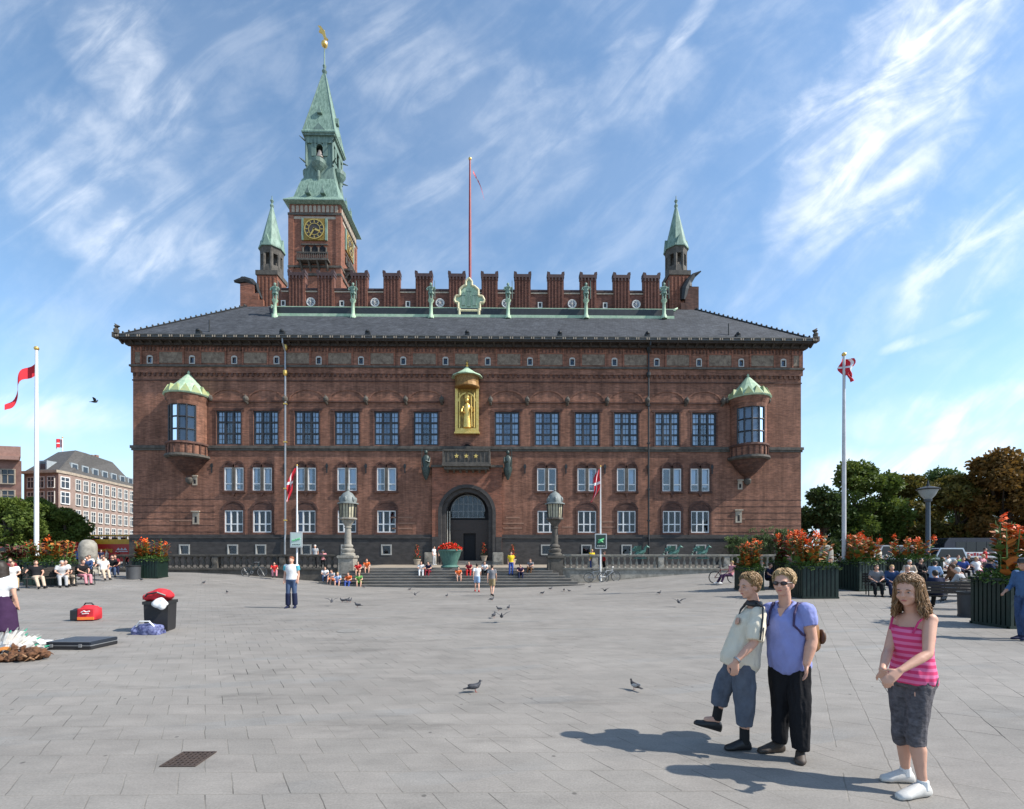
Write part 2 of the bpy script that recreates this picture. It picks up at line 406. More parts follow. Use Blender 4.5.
# ---------------------------------------------------------------- lamp columns on pedestals
LAMPG = glass_mat('lamp_glass', refl=.12)
LANT = mat('lantern_panel', (.42, .38, .26), .4, var=.25, scale=4)
def lamp_column(x, label, pm):
    th = thing('lamp_column', (x, BY - .1, -.3), label, 'lamp post', 'lantern columns at the steps')
    def zz(z): return z + .3
    mb = MB().box(-.62, .62, -.62, .62, zz(-.9), zz(-.2)); mb.box(-.52, .52, -.52, .52, zz(-.2), zz(1.55)); mb.box(-.6, .6, -.6, .6, zz(1.55), zz(1.75), bev=.04)
    mb.box(-.34, .34, -.536, -.521, zz(.2), zz(1.3)); mb.build('pedestal', pm, th)
    MB().lathe([(.5, 0), (.5, .12), (.4, .2), (.46, .3), (.46, .42), (.3, .52), (.36, .62), (.34, .72), (.24, .8)], c=(0, 0, zz(1.75)), seg=20).build('column_base', pm, th, True)
    MB().lathe([(.24, 0), (.22, .6), (.2, 1.12), (.26, 1.14), (.26, 1.19), (.2, 1.22), (.3, 1.42), (.42, 1.6), (.42, 1.68)], c=(0, 0, zz(2.55)), seg=20).build('shaft', pm, th, True)
    z0 = zz(4.25)
    # lantern body: eight glass panels with bars
    lb = MB().lathe([(.42, -.02), (.62, .03), (.62, .14), (.54, .16)], c=(0, 0, z0), seg=8, a0=R(22.5)); lb.build('lantern_base', pm, th)
    MB().lathe([(.5, .16), (.56, 1.1)], c=(0, 0, z0), seg=8, a0=R(22.5)).build('lantern_panes', LANT, th)
    fr = MB()
    for k in range(8):
        a = R(22.5 + 45 * k); fr.tube([(.53 * math.cos(a), .53 * math.sin(a), z0 + .14), (.59 * math.cos(a), .59 * math.sin(a), z0 + 1.12)], .035, 6)
        a2 = R(45 * k); fr.tube([(.485 * math.cos(a2), .485 * math.sin(a2), z0 + .14), (.54 * math.cos(a2), .54 * math.sin(a2), z0 + 1.12)], .018, 6)
    fr.build('lantern_frame', IRON, th)
    rf = MB().lathe([(.72, 1.1), (.72, 1.17), (.56, 1.22), (.55, 1.4), (.48, 1.65), (.33, 1.85), (.14, 1.98), (.07, 2.05), (.1, 2.12), (.05, 2.2), (.03, 2.4), (.015, 2.6)], c=(0, 0, z0), seg=16)
    for k in range(6):
        a = R(60 * k + 30); rf.ell((.52 * math.cos(a), .52 * math.sin(a), z0 + 1.42), (.11, .11, .2), u=8, w=6)
    rf.build('lantern_roof', mat('grey_patina_dome', (.17, .19, .18), .6, var=.35, scale=5), th, True)
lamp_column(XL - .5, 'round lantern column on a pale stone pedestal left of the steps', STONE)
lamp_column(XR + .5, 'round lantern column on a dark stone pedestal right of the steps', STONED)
# ---------------------------------------------------------------- town hall
HX = lambda px: at(px, 400, FY).x
def HZ(py, px=467, Y=FY): return at(px, py, Y).z
x0h, x1h = HX(133), HX(801)
cxh = (x0h + x1h) / 2
hall = thing('town_hall', (cxh, FY, TZ), 'huge red brick town hall with slate roof, battlements and tall clock tower', 'building')
class HMB(MB):
    def build(s, name, mats, parent=None, smooth=False, loc=None, recalc=True):
        off = Vector((cxh, FY, TZ))
        base = parent is hall or parent is None
        if base: s.v = [v - off for v in s.v]
        else: s.v = [v - off - (parent.location if parent.location.length > 0 else Vector()) for v in s.v]
        return MB.build(s, name, mats, parent, smooth, loc, recalc)
ZB, ZPL = TZ, 3.7
zString = HZ(447); z_eave_wall = 22.0
openings = []     # (x0,x1,z0,z1)
main_px = [229, 266, 307, 347, 386.5, 426, 507, 547, 587, 626, 667, 704]
sec_px = [234, 262.3, 306.3, 347, 386.5, 546.7, 587, 626.5, 671.8, 700]
bas_px = [186, 234, 262, 307, 347, 387, 546, 586, 626, 671, 700]
fr_px = [151 + 42.1 * i for i in range(16)]
mainw = [(HX(p) - 1.18, HX(p) + 1.18, 12.27, 15.5) for p in main_px]
secw = [(HX(p) - .93, HX(p) + .93, 7.9, 10.1) for p in sec_px]
thiw = [(HX(p) - .88, HX(p) + .88, 3.93, 6.02) for p in sec_px]
basw = [(HX(p) - .42, HX(p) + .42, 1.85, 2.7) for p in bas_px]
friw = [(HX(p) - .2, HX(p) + .2, 19.95, 20.5) for p in fr_px]
XD = HX(467.3)
door = (XD - 2.05, XD + 2.05, TZ, 8.1)
openings = mainw + secw + thiw + [(a, b, c, d) for a, b, c, d in basw] + friw + [door]
xsn = [HX(184.5) - .01, HX(751) + .01]
def wall_with_holes(x0, x1, z0, z1, y, holes, depth=.45, closed=True):
    mb = HMB()
    xs = sorted(set([x0, x1] + [h[0] for h in holes] + [h[1] for h in holes]))
    # split the wall into bands of z, then merge horizontally
    zs = sorted(set([z0, z1] + [h[2] for h in holes] + [h[3] for h in holes]))
    for j in range(len(zs) - 1):
        zc = (zs[j] + zs[j + 1]) / 2; act = sorted([h for h in holes if h[2] < zc < h[3]])
        x = x0
        for h in act + [(x1, x1, 0, 0)]:
            if h[0] > x + 1e-6: mb.add([(x, y, zs[j]), (h[0], y, zs[j]), (h[0], y, zs[j + 1]), (x, y, zs[j + 1])], [(0, 1, 2, 3)])
            x = h[1]
    for (a, b, c, d) in holes:
        y2 = y + depth
        mb.add([(a, y, c), (a, y2, c), (a, y2, d), (a, y, d)], [(0, 1, 2, 3)])
        mb.add([(b, y, c), (b, y2, c), (b, y2, d), (b, y, d)], [(3, 2, 1, 0)])
        mb.add([(a, y, c), (b, y, c), (b, y2, c), (a, y2, c)], [(0, 1, 2, 3)])
        mb.add([(a, y, d), (b, y, d), (b, y2, d), (a, y2, d)], [(3, 2, 1, 0)])
    return mb
mb = wall_with_holes(x0h, x1h, ZB - .5, z_eave_wall, FY, openings, .5)
# side and back walls
mb.add([(x0h, FY, .3), (x0h, FY + 17, .3), (x0h, FY + 17, 22), (x0h, FY, 22)], [(0, 1, 2, 3)])
mb.add([(x1h, FY, .3), (x1h, FY + 17, .3), (x1h, FY + 17, 22), (x1h, FY, 22)], [(0, 3, 2, 1)])
mb.add([(x0h, FY + 17, .3), (x1h, FY + 17, .3), (x1h, FY + 17, 22), (x0h, FY + 17, 22)], [(0, 1, 2, 3)])
mb.build('wall', BRICK, hall, recalc=False)
# dark rooms behind the windows
rm = HMB()
for (a, b, c, d) in openings[:-1]: rm.box(a - .3, b + .3, FY + .52, FY + 1.9, c - .2, d + .2)
rm.add([], []); 
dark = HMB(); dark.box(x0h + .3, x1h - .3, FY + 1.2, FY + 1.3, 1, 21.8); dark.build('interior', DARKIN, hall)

# plinth and string courses
def strip(name, xa, xb, za, zb, dep, m, holes=(), y=FY):
    b = HMB()
    xs = [xa]
    for h in sorted(holes): xs += [h[0], h[1]]
    xs.append(xb)
    for i in range(0, len(xs), 2): b.box(xs[i], xs[i + 1], y - dep, y + .02, za, zb)
    return b
PL = HMB()
for (xa, xb) in ((x0h - .2, XD - 3.15), (XD + 3.15, x1h + .2)):
    hs = [(a - .1, b + .1) for a, b, c, d in basw if a > xa and b < xb]
    xs = [xa] + [q for h in hs for q in h] + [xb]
    for i in range(0, len(xs), 2): PL.box(xs[i], xs[i + 1], FY - .22, FY - .002, ZB - .4, 3.35)
    for h in hs: PL.box(h[0], h[1], FY - .22, FY - .002, ZB - .4, 1.75); PL.box(h[0], h[1], FY - .22, FY - .002, 2.8, 3.35)
    PL.box(xa, xb, FY - .3, FY - .002, 3.352, 3.5); PL.box(xa, xb, FY - .16, FY - .002, 3.502, 3.72)
PL.build('plinth', GRAN, hall)
S = HMB(); S.box(x0h - .18, x1h + .18, FY - .18, FY - .002, zString - .22, zString + .04); S.box(x0h - .1, x1h + .1, FY - .1, FY - .002, zString - .42, zString - .222)
S.build('string_course', STONED, hall)
S = HMB(); S.box(x0h - .22, x1h + .22, FY - .24, FY - .002, 19.6, 19.78); S.build('string_course', STONED, hall)
# overhanging attic wall on a row of corbels
A = wall_with_holes(x0h - .12, x1h + .12, 19.05, z_eave_wall, FY - .12, friw, .14)
A.add([(x0h - .12, FY - .12, 19.05), (x1h + .12, FY - .12, 19.05), (x1h + .12, FY, 19.05), (x0h - .12, FY, 19.05)], [(3, 2, 1, 0)])
A.build('attic_wall', BRICK, hall, recalc=False)
C = HMB(); n = 132
for i in range(n):
    x = x0h + .15 + i * (x1h - x0h - .3) / (n - 1)
    C.box(x - .09, x + .09, FY - .115, FY - .002, 18.75, 19.045)
C.box(x0h - .05, x1h + .05, FY - .06, FY - .003, 18.3, 18.42)
C.build('corbel_table', BRICKD, hall)
# small blind arcade below the eaves
C = HMB(); n = 190
for i in range(n):
    x = x0h + .1 + i * (x1h - x0h - .2) / (n - 1)
    C.box(x - .07, x + .07, FY - .2, FY - .122, 21.1, 21.5)
C.box(x0h - .2, x1h + .2, FY - .24, FY - .122, 21.5, 21.62)
C.build('blind_arcade', BRICKD, hall)
for i, p in enumerate(fr_px):
    x = HX(p)
    # white surround with an arched head
    w = thing('attic_window', (x - cxh, -.12, 19.95 - TZ), None, None); w.parent = hall; del_ = w
    f = MB()
    f.box(-.27, -.18, -.06, -.002, -.08, .56); f.box(.18, .27, -.06, -.002, -.08, .56); f.box(-.179, .179, -.06, -.002, -.08, .0)
    pts = [(.27 * math.cos(a), .56 + .17 * math.sin(a)) for a in [math.pi * k / 8 for k in range(9)]]
    f.prism(pts, -.06, -.002, 'y'); f.build('frame', mat('dull_white_stone', (.42, .41, .38), .8), w)
    MB().box(-.2, .2, -.05 + .1, .09, 0, .56).build('pane', GLASS, w)
for i in range(17):
    p = 151 + 42.1 * (i - .5); x = HX(p)
    xa, xb = max(x - 1.1, x0h + .3), min(x + 1.1, x1h - .3)
    HMB().box(xa, xb, FY - .165, FY - .123, 19.95, 21.0).build('relief_panel', RELIEF, hall)
    q = HMB(); q.box(xa - .14, xa, FY - .21, FY - .123, 19.8, 21.45); q.box(xb, xb + .14, FY - .21, FY - .123, 19.8, 21.45)
    q.prism([(xa + .0, 20.98), (xb - .0, 20.98), (xb - .0, 21.1)] + [((xa + xb) / 2 + (xb - xa) / 2 * math.cos(a), 21.1 + .3 * math.sin(a)) for a in [math.pi * k / 8 for k in range(1, 8)]] + [(xa + .0, 21.1)], FY - .19, FY - .166, 'y')
    q.build('pilaster', BRICKR, hall)

# eaves
OV = .95; LV = .75
E = HMB()
E.box(x0h - .4, x1h + .4, FY - .45, FY - .0, 21.55, 21.82)
E.box(x0h - LV, x1h + LV, FY - OV, FY + 18, 21.83, 21.98)
E.build('eaves', DARKW, hall)
n = 72; bm_ = MB().prism([(-OV + .08, 21.82 - TZ), (-.452, 21.82 - TZ), (-.452, 21.56 - TZ)], -.1, .1, 'x').mesh('eaves_bracket', DARKW)
for i in range(n): link('eaves_bracket', bm_, hall, (x0h - .6 + i * (x1h - x0h + 1.2) / (n - 1) - cxh, 0, 0))
GU = HMB(); GU.box(x0h - LV - .12, x1h + LV + .12, FY - OV - .14, FY - OV + .12, 21.982, 22.24)
GU.box(x0h - LV - .16, x1h + LV + .16, FY - OV - .2, FY - OV - .142, 22.18, 22.28)
GU.box(x0h - LV - .14, x0h - LV + .12, FY - OV + .122, FY + 18, 21.982, 22.24); GU.box(x1h + LV - .12, x1h + LV + .14, FY - OV + .122, FY + 18, 21.982, 22.24)
gut = GU.build('gutter', mat('lead_gutter', (.075, .075, .07), .6, var=.35, scale=5), hall)
n = 67; GU = MB()
for dx in (-.1, .1): GU.box(dx - .045, dx + .045, -OV - .225, -OV - .201, 21.99 - TZ, 22.18 - TZ)
gm_ = GU.mesh('gutter_cleat', SAND)
for i in range(n): link('gutter_cleat', gm_, hall, (x0h - .6 + i * (x1h - x0h + 1.2) / (n - 1) - cxh, 0, 0))
# roof
sR = 8.0; ex0, ex1, ey = x0h - LV, x1h + LV, FY - OV
RZ0 = 22.15; ry = ey + sR
_a, _b = at(249, 306.5, ry), at(693, 308.5, ry)
top = (_a.z + _b.z) / 2; rx0, rx1 = _a.x, _b.x; hR = top - RZ0
def roofz(s): return RZ0 + s * hR / sR
rf = HMB()
rf.add([(ex0, ey, RZ0), (ex1, ey, RZ0), (rx1, ry, top), (rx0, ry, top)], [(0, 1, 2, 3)])
rf.add([(ex0, ey, RZ0), (rx0, ry, top), (rx0, ry + 3, top), (ex0, ry + 11, RZ0)], [(0, 1, 2, 3)])
rf.add([(ex1, ey, RZ0), (rx1, ry, top), (rx1, ry + 3, top), (ex1, ry + 11, RZ0)], [(0, 3, 2, 1)])
rf.add([(ex0, ry + 11, RZ0), (rx0, ry + 3, top), (rx1, ry + 3, top), (ex1, ry + 11, RZ0)], [(0, 1, 2, 3)])
rf.add([(rx0, ry, top), (rx1, ry, top), (rx1, ry + 3, top), (rx0, ry + 3, top)], [(0, 1, 2, 3)])
roof = rf.build('roof', SLATE, hall)
for (a, b) in (((ex0, ey, RZ0), (rx0, ry, top)), ((ex1, ey, RZ0), (rx1, ry, top))):
    hp = HMB(); a, b = Vector(a), Vector(b); hp.tube([a + Vector((0, 0, .03)), b + Vector((0, 0, .03))], .09, 6)
    for k in range(1, 25): hp.ell(a.lerp(b, k / 25) + Vector((0, 0, .16)), (.11, .11, .14), u=6, w=4)
    hp.build('hip_ridge', IRON, hall)
for sx, x in ((-1, ex0 - .05), (1, ex1 + .05)):
    q = HMB(); q.box(x - .28, x + .28, ey - .2, ey + .35, 21.95, 22.4); q.lathe([(.2, 0), (.24, .3), (.1, .45), (.2, .6), (.12, .7), (.02, .8)], c=(x, ey, 22.4), seg=8)
    q.tube([(x, ey, 22.7), (x - sx * .2, ey, 23.0), (x + sx * .15, ey, 23.25)], [.16, .14, .04], 6)
    q.build('corner_finial', STONED, hall)
# small roof vents and hooks
for p in (197, 281, 367, 467, 560, 648, 739):
    v = HMB(); x = at(p, 330, FY - .8).x; v.box(x - .22, x + .22, ey + .25, ey + .6, roofz(.4) - .2, roofz(.4) + .32); v.ell((x, ey + .3, roofz(.4) + .35), (.2, .2, .16), u=8, w=5); v.build('roof_vent', IRON, hall)
for p in (209, 729):
    v = HMB(); x = at(p, 330, FY).x; v.tube([(x, ey + 1, roofz(1)), (x, ey + 1, roofz(1) + 1.1)], .06); v.build('vent_pipe', IRON, hall)
# copper gutter platform
sC = next(s_ / 100 for s_ in range(100, 790) if 555 - (roofz(s_ / 100) - EYE) * F / (ey + s_ / 100) < 317.2); yc = ey + sC; zc = roofz(sC)
cx0, cx1 = at(272, 310, yc).x, at(674, 310, yc).x
gm = HMB(); gm.box(cx0, cx1, yc - .1, yc + .12, zc - .15, zc + .2); gm.box(cx0 - .3, cx1 + .3, yc + .4, yc + .62, zc + .98, zc + 1.2)
for sx, xa in ((-1, cx0), (1, cx1)):
    gm.tube([(xa, yc + .65, zc + 1.1), (xa + sx * 1.2, yc + 2.4, roofz(sC + 2.4) + .2)], .1, 6)
gm.build('copper_gutter', COPPERP, hall)
g2 = HMB(); g2.box(cx0, cx1, yc + .122, yc + .6, zc + .02, zc + .97); g2.box(cx0, cx1, yc + .62, yc + 3.2, zc + .2, zc + .95); g2.build('roof_walk', mat('tarred_metal', (.02, .024, .026), .5, var=.3), hall)
# battlements
yb = ey + 8.4
BX = lambda p: at(p, 300, yb).x
BZ = lambda y: at(467, y, yb).z
zw = BZ(291.5); zbase = top - .6; zt_ = BZ(278.5)
MERL = brick_mat('muted_brick', (.19, .075, .05), (.13, .052, .038), (.15, .09, .07), .6)
bw = HMB(); bw.box(BX(282), BX(668), yb, yb + .5, zbase, zw); par = bw.build('parapet', MERL, hall)
q = HMB(); q.box(BX(282) - .05, BX(668) + .05, yb - .08, yb - .002, zw - .24, zw - .08); q.build('pale_coping', SAND, par)
q = HMB(); q.box(BX(282) - .05, BX(668) + .05, yb - .12, yb + .6, zw + .002, zw + .2); q.build('tiled_coping', mat('dark_tile', (.06, .032, .03), .7, var=.3), par)
mer = [297.5, 326.3, 359.7, 392, 424, 457, 489.6, 522.5, 555.5, 588, 621.2, 651]
for p in mer:
    x = BX(p); w = .9
    m_ = HMB(); m_.box(x - w, x + w, yb - .22, yb + .45, zbase, zt_)
    for k in range(5):
        xx = x - .72 + k * .36; m_.box(xx - .06, xx + .06, yb - .32, yb - .222, zbase, zt_ - .05)
    mo = m_.build('merlon', MERL, par)
    c_ = HMB(); c_.box(x - w - .04, x + w + .04, yb - .34, yb + .5, zt_ + .002, zt_ + .36)
    for k in range(5): xx = x - .76 + k * .38; c_.box(xx - .07, xx + .07, yb - .38, yb - .33, zt_ - .35, zt_ + .0)
    for sx in (-1, 1): c_.prism([(x + sx * (w + .08), zt_ + .36), (x + sx * (w - .3), zt_ + .36), (x + sx * (w - .24), zt_ + .6), (x + sx * (w + .05), zt_ + .68)], yb - .34, yb + .48, 'y')
    c_.build('merlon_cap', mat('dark_tile', (.06, .032, .03), .7, var=.3), hall)
for p in (311, 375, 440, 506, 572, 636):
    x = BX(p); z = BZ(303.5)
    w = thing('round_window', (x - cxh, yb - FY, z - TZ), None, None); w.parent = hall
    MB().lathe([(.42, 0), (.5, 0), (.5, .1), (.42, .12), (.3, .05), (.3, 0)], seg=20, ring=True, M=Matrix.Rotation(R(90), 4, 'X')).build('frame', CREAMW, w, True)
    f = MB()
    for k in range(4): a = R(45 * k); f.tube([(-.33 * math.cos(a), -.11, -.33 * math.sin(a)), (.33 * math.cos(a), -.11, .33 * math.sin(a))], .025, 4)
    f.build('bar', CREAMW, w); MB().lathe([(.0, .07), (.33, .07), (.33, .09), (0, .09)], seg=20, M=Matrix.Rotation(R(90), 4, 'X')).build('pane', GLASSB, w)
for p in (283.5, 342, 408, 540, 605):
    x = BX(p); z = BZ(305)
    w = thing('small_window', (x - cxh, yb - FY, z - TZ), None, None); w.parent = hall
    f = MB().box(-.25, -.15, -.08, -.002, -.3, .35); f.box(.15, .25, -.08, -.002, -.3, .35); f.box(-.149, .149, -.08, -.002, .25, .35); f.box(-.149, .149, -.08, -.002, -.3, -.2); f.build('frame', CREAMW, w)
    MB().box(-.149, .149, -.03, -.002, -.199, .249).build('pane', WINDK, w)
# corner turrets
def turret(p, Y):
    x = at(p, 300, Y).x; z1 = at(p, 281, Y).z; z2 = at(p, 252, Y).z; z3 = at(p, 208, Y).z; z4 = at(p, 196, Y).z; zb = top - 1.2
    off = (x - cxh, Y - FY, 0)
    w = thing('turret', (x - cxh, Y - FY, zb - TZ), None, None); w.parent = hall
    r = 1.12
    b = MB().box(-r, r, -r, r, 0, z1 - zb)
    for k in range(5): xx = -.85 + k * .42; b.box(xx - .08, xx + .08, -r - .1, -r - .002, 0, z1 - zb - .2)
    b.build('turret_base', BRICKR, w)
    c = MB().box(-r - .1, r + .1, -r - .14, r + .1, z1 - zb + .002, z1 - zb + .5)
    for k in range(8):
        a = R(22.5 + 45 * k); c.tube([(1.0 * math.cos(a), 1.0 * math.sin(a), z1 - zb + .5), (1.0 * math.cos(a), 1.0 * math.sin(a), z2 - zb - .1)], .2, 8)
    c.lathe([(1.2, z1 - zb + .5), (1.15, z1 - zb + 1.3)], seg=8, a0=R(22.5)); c.lathe([(1.15, z2 - zb - .7), (1.25, z2 - zb)], seg=8, a0=R(22.5)); c.lathe([(.55, z1 - zb + .5), (.5, z2 - zb - .5)], seg=8)
    c.build('arcade', STONED, w, True)
    s = MB().lathe([(1.38, z2 - zb), (1.4, z2 - zb + .12), (1.1, z2 - zb + .9), (.15, z3 - zb)], seg=8, a0=R(22.5))
    for k in range(4):
        a = R(90 * k); M = Matrix.Rotation(a, 4, 'Z'); s.prism([(-.42, z2 - zb + .15), (.42, z2 - zb + .15), (0, z2 - zb + 1.3)], -1.28, -.7, 'y', M)
    s.build('spire', COPPER, w, False)
    MB().lathe([(.15, 0), (.22, .25), (.08, .5), (.2, .8), (.05, 1.0), (.04, z4 - z3)], c=(0, 0, z3 - zb), seg=8).build('finial', COPPERD, w, True)
turret(272, yb + .9); turret(676, yb + .9)
# stepped gable stubs with beasts
def beast(p, Y, sx):
    x = at(p, 300, Y).x; zb = top - 1.6
    b = HMB()
    for k in range(5): b.box(x - .75 + sx * k * -.0 + (0 if sx > 0 else 0), x + .75, Y + k * .6, Y + k * .6 + .598, zb, zb + 4.0 - k * .75)
    if sx < 0:
        for k in range(4): b.box(x + .752 + k * .5, x + 1.25 + k * .5, Y, Y + .7, zb, zb + 2.9 - k * .7)
    else:
        for k in range(3): b.box(x - 1.25 - k * .5, x - .752 - k * .5, Y, Y + .7, zb, zb + 2.2 - k * .7)
    b.build('gable_stub', BRICKR if sx < 0 else BRICKD, hall)
    d = HMB(); z = zb + 4.0
    if sx < 0:
        d.tube([(x + .8, Y + .3, z - .2), (x + .3, Y + .3, z + .25), (x - .3, Y + .2, z + .4), (x - .8, Y, z + .2), (x - 1.3, Y - .2, z + .05)], [.3, .42, .4, .3, .12], 8)
        d.tube([(x + .9, Y + .3, z), (x + 1.1, Y + .3, z - .8), (x + 1.5, Y + .3, z - 1.6)], [.25, .2, .12], 6)
        d.ell((x - .5, Y + .1, z + .55), (.3, .2, .2), u=8, w=5)
    else:
        d.tube([(x - .9, Y + .3, z - 1.4), (x - .75, Y + .3, z - .2), (x - .3, Y + .3, z + .7), (x + .3, Y + .2, z + 1.35), (x + 1.0, Y, z + 1.7)], [.35, .5, .42, .25, .06], 8)
        d.ell((x - .3, Y + .2, z + .2), (.4, .3, .5), u=8, w=5)
    d.build('beast_ornament', IRON, hall)
beast(247, yb - .6, -1); beast(692, yb - .6, 1)

# windows -----------------------------------------------------------------
def win(name, box, build, arch=None):
    a, b, c, d = box
    w = thing(name, ((a + b) / 2 - cxh, .16 if d - c > 3 else .1, c - TZ), None, None); w.parent = hall
    build(w, b - a, d - c)
rw = random.Random(5)
def main_win(w, W, H):
    f = MB(); h = W / 2
    f.box(-h, -h + .13, -.1, .1, 0, H); f.box(h - .13, h, -.1, .1, 0, H); f.box(-h + .131, h - .131, -.1, .1, 0, .12); f.box(-h + .131, h - .131, -.1, .1, H - .12, H)
    for x in (-.38, .38): f.box(x - .09, x + .09, -.12, .1, .121, H - .121)
    for z in (H / 3, 2 * H / 3): f.box(-h + .131, h - .131, -.095, .095, z - .08, z + .08)
    for x in (-.72, 0, .72):
        f.box(x - .018, x + .018, -.03, .03, .12, H - .12)
    for k in range(3): z = H / 6 + k * H / 3; f.box(-h + .13, h - .13, -.028, .028, z - .018, z + .018)
    f.build('frame', WINDK, w)
    MB().box(-h + .13, h - .13, -.012, .004, .12, H - .12).build('pane', GLASSB, w)
    c = MB(); c.add([(-h, .05, 0), (-.5 - rw.random() * .12, .05, 0), (-.5, .05, H), (-h, .05, H)], [(0, 1, 2, 3)]); c.add([(.5 + rw.random() * .12, .05, 0), (h, .05, 0), (h, .05, H), (.5, .05, H)], [(0, 1, 2, 3)])
    c.build('curtain', CURT, w)
    hb = H * (0 if rw.random() < .35 else rw.uniform(.1, .7)); MB().box(-.45, .45, .2, .21, hb, H).build('blind', CURT if w.location.x > 12 else CURTB, w)
for b in mainw: win('window', b, main_win)
def leaf(f, x0, x1, H, zt):
    f.box(x0, x0 + .09, -.08, .06, 0, H); f.box(x1 - .09, x1, -.08, .06, 0, H); f.box(x0 + .091, x1 - .091, -.08, .06, 0, .09); f.box(x0 + .091, x1 - .091, -.08, .06, H - .09, H)
    f.box(x0 + .091, x1 - .091, -.075, .055, zt - .05, zt + .05)
def sec_win(w, W, H):
    h = W / 2; f = MB(); leaf(f, -h + .02, -.14, H, H * .3); leaf(f, .14, h - .02, H, H * .3); f.build('frame', WHITE, w)
    MB().box(-.139, .139, -.2, .1, 0, H).build('mullion', STONED, w)
    MB().box(-h + .05, h - .05, -.012, .004, .05, H - .05).build('pane', GLASSB, w)
    c = MB()
    for x in (-h + .1, .2):
        if rw.random() < .75: c.box(x, x + rw.uniform(.25, .6), .16, .17, H * rw.uniform(.0, .35), H)
    if c.v: c.build('curtain', CURT, w)
def thi_win(w, W, H):
    h = W / 2; f = MB(); f.box(-h, -h + .09, -.08, .06, 0, H); f.box(h - .09, h, -.08, .06, 0, H); f.box(-h + .091, h - .091, -.08, .06, 0, .09); f.box(-h + .091, h - .091, -.08, .06, H - .09, H)
    for x in (-.3, .3): f.box(x - .06, x + .06, -.08, .06, .091, H - .091)
    f.box(-h + .091, h - .091, -.07, .05, H * .38 - .05, H * .38 + .05); f.build('frame', WHITE, w)
    MB().box(-h + .05, h - .05, -.012, .004, .05, H - .05).build('pane', GLASS, w)
    if rw.random() < .5: MB().box(-h + .1, -h + rw.uniform(.3, .5), .16, .17, 0, H).build('curtain', CURTB, w)
def bas_win(w, W, H):
    w.location.y = -.1; h = W / 2; f = MB(); f.box(-h - .08, -h + .04, -.16, .06, 0 - .08, H + .08); f.box(h - .04, h + .08, -.16, .06, -.08, H + .08); f.box(-h + .041, h - .041, -.16, .06, -.08, .04); f.box(-h + .041, h - .041, -.16, .06, H - .04, H + .08)
    f.build('frame', mat('grey_stone_frame', (.36, .35, .32), .8), w); MB().box(-h + .04, h - .04, -.012, .004, .04, H - .04).build('pane', GLASS, w)
for b in secw: win('window', b, sec_win)
for b in thiw: win('window', b, thi_win)
for b in basw: win('basement_window', b, bas_win)
# arches and sills round the windows
def arc_pts(cx, cz, rx, rz, n=12, a0=0, a1=180): return [(cx + rx * math.cos(R(a0 + (a1 - a0) * k / n)), cz + rz * math.sin(R(a0 + (a1 - a0) * k / n))) for k in range(n + 1)]
def band(mb, cx, cz, rx, rz, t, y0, y1, n=12):
    o = arc_pts(cx, cz, rx, rz, n); i = arc_pts(cx, cz, rx - t, rz - t, n)
    for k in range(n): mb.prism([o[k], o[k + 1], i[k + 1], i[k]], y0, y1, 'y')
for (a, b, c, d) in thiw:
    cx = (a + b) / 2; q = HMB(); q.prism(arc_pts(cx, d + .02, (b - a) / 2 + .05, .72), FY - .03, FY - .001, 'y'); q.build('arch_infill', BRICKD, hall)
    q = HMB(); band(q, cx, d + .02, (b - a) / 2 + .25, .95, .2, FY - .07, FY - .001); q.box(a - .2, a - .002, FY - .07, FY - .001, c - .1, d + .02); q.box(b + .002, b + .2, FY - .07, FY - .001, c - .1, d + .02); q.box(a - .25, b + .25, FY - .14, FY - .001, c - .22, c - .102)
    q.build('window_surround', BRICKD, hall)
for (a, b, c, d) in secw:
    cx = (a + b) / 2; q = HMB()
    for s in (-1, 1):
        q.prism(arc_pts(cx + s * .46, d + .02, .42, .42), FY - .03, FY - .001, 'y'); band(q, cx + s * .47, d + .02, .56, .6, .14, FY - .09, FY - .031)
    q.box(a - .16, a - .002, FY - .07, FY - .001, c, d); q.box(b + .002, b + .16, FY - .07, FY - .001, c, d); q.box(a - .2, b + .2, FY - .16, FY - .001, c - .2, c - .002)
    q.prism([(cx - .2, c - .2), (cx + .2, c - .2), (cx, c - .55)], FY - .14, FY - .001, 'y')
    q.build('window_surround', BRICKD, hall)
for i, (a, b, c, d) in enumerate(mainw):
    cx = (a + b) / 2; q = HMB(); band(q, cx, d + .95, 1.75, 1.15, .13, FY - .06, FY - .001, 16); q.build('blind_arch', BRICK, hall); q = HMB()
    q.box(a - .12, a - .002, FY - .07, FY - .001, c, d); q.box(b + .002, b + .12, FY - .07, FY - .001, c, d); q.box(a - .3, b + .3, FY - .07, FY - .001, d + .002, d + .22); q.build('window_surround', BRICKD, hall)
for xa, xb in ((HX(212), XD - 2.2), (XD + 2.2, HX(722))):
    q = HMB(); q.box(xa, xb, FY - .11, FY - .001, 16.32, 16.46); q.build('string_course', BRICKD, hall)
bosses = [(main_px[i] + main_px[i + 1]) / 2 for i in range(11) if i != 5] + [442, 490.5, 722]
for p in bosses:
    x = HX(p); q = HMB(); q.ell((x, FY - .3, 16.55), (.24, .3, .3), u=10, w=6); q.tube([(x, FY, 16.2), (x, FY - .35, 16.3), (x, FY - .45, 16.9)], [.15, .12, .05], 6); q.build('wall_boss', STONED, hall)
for p in (212, 285, 327, 366, 405, 525, 566, 605, 648, 712):
    x = HX(p); q = HMB(); q.box(x - .05, x + .05, FY - .06, FY - .002, 9.6, 10.5); q.box(x - .12, x + .12, FY - .08, FY - .061, 10.1, 10.4); q.build('wall_anchor', IRON, hall)
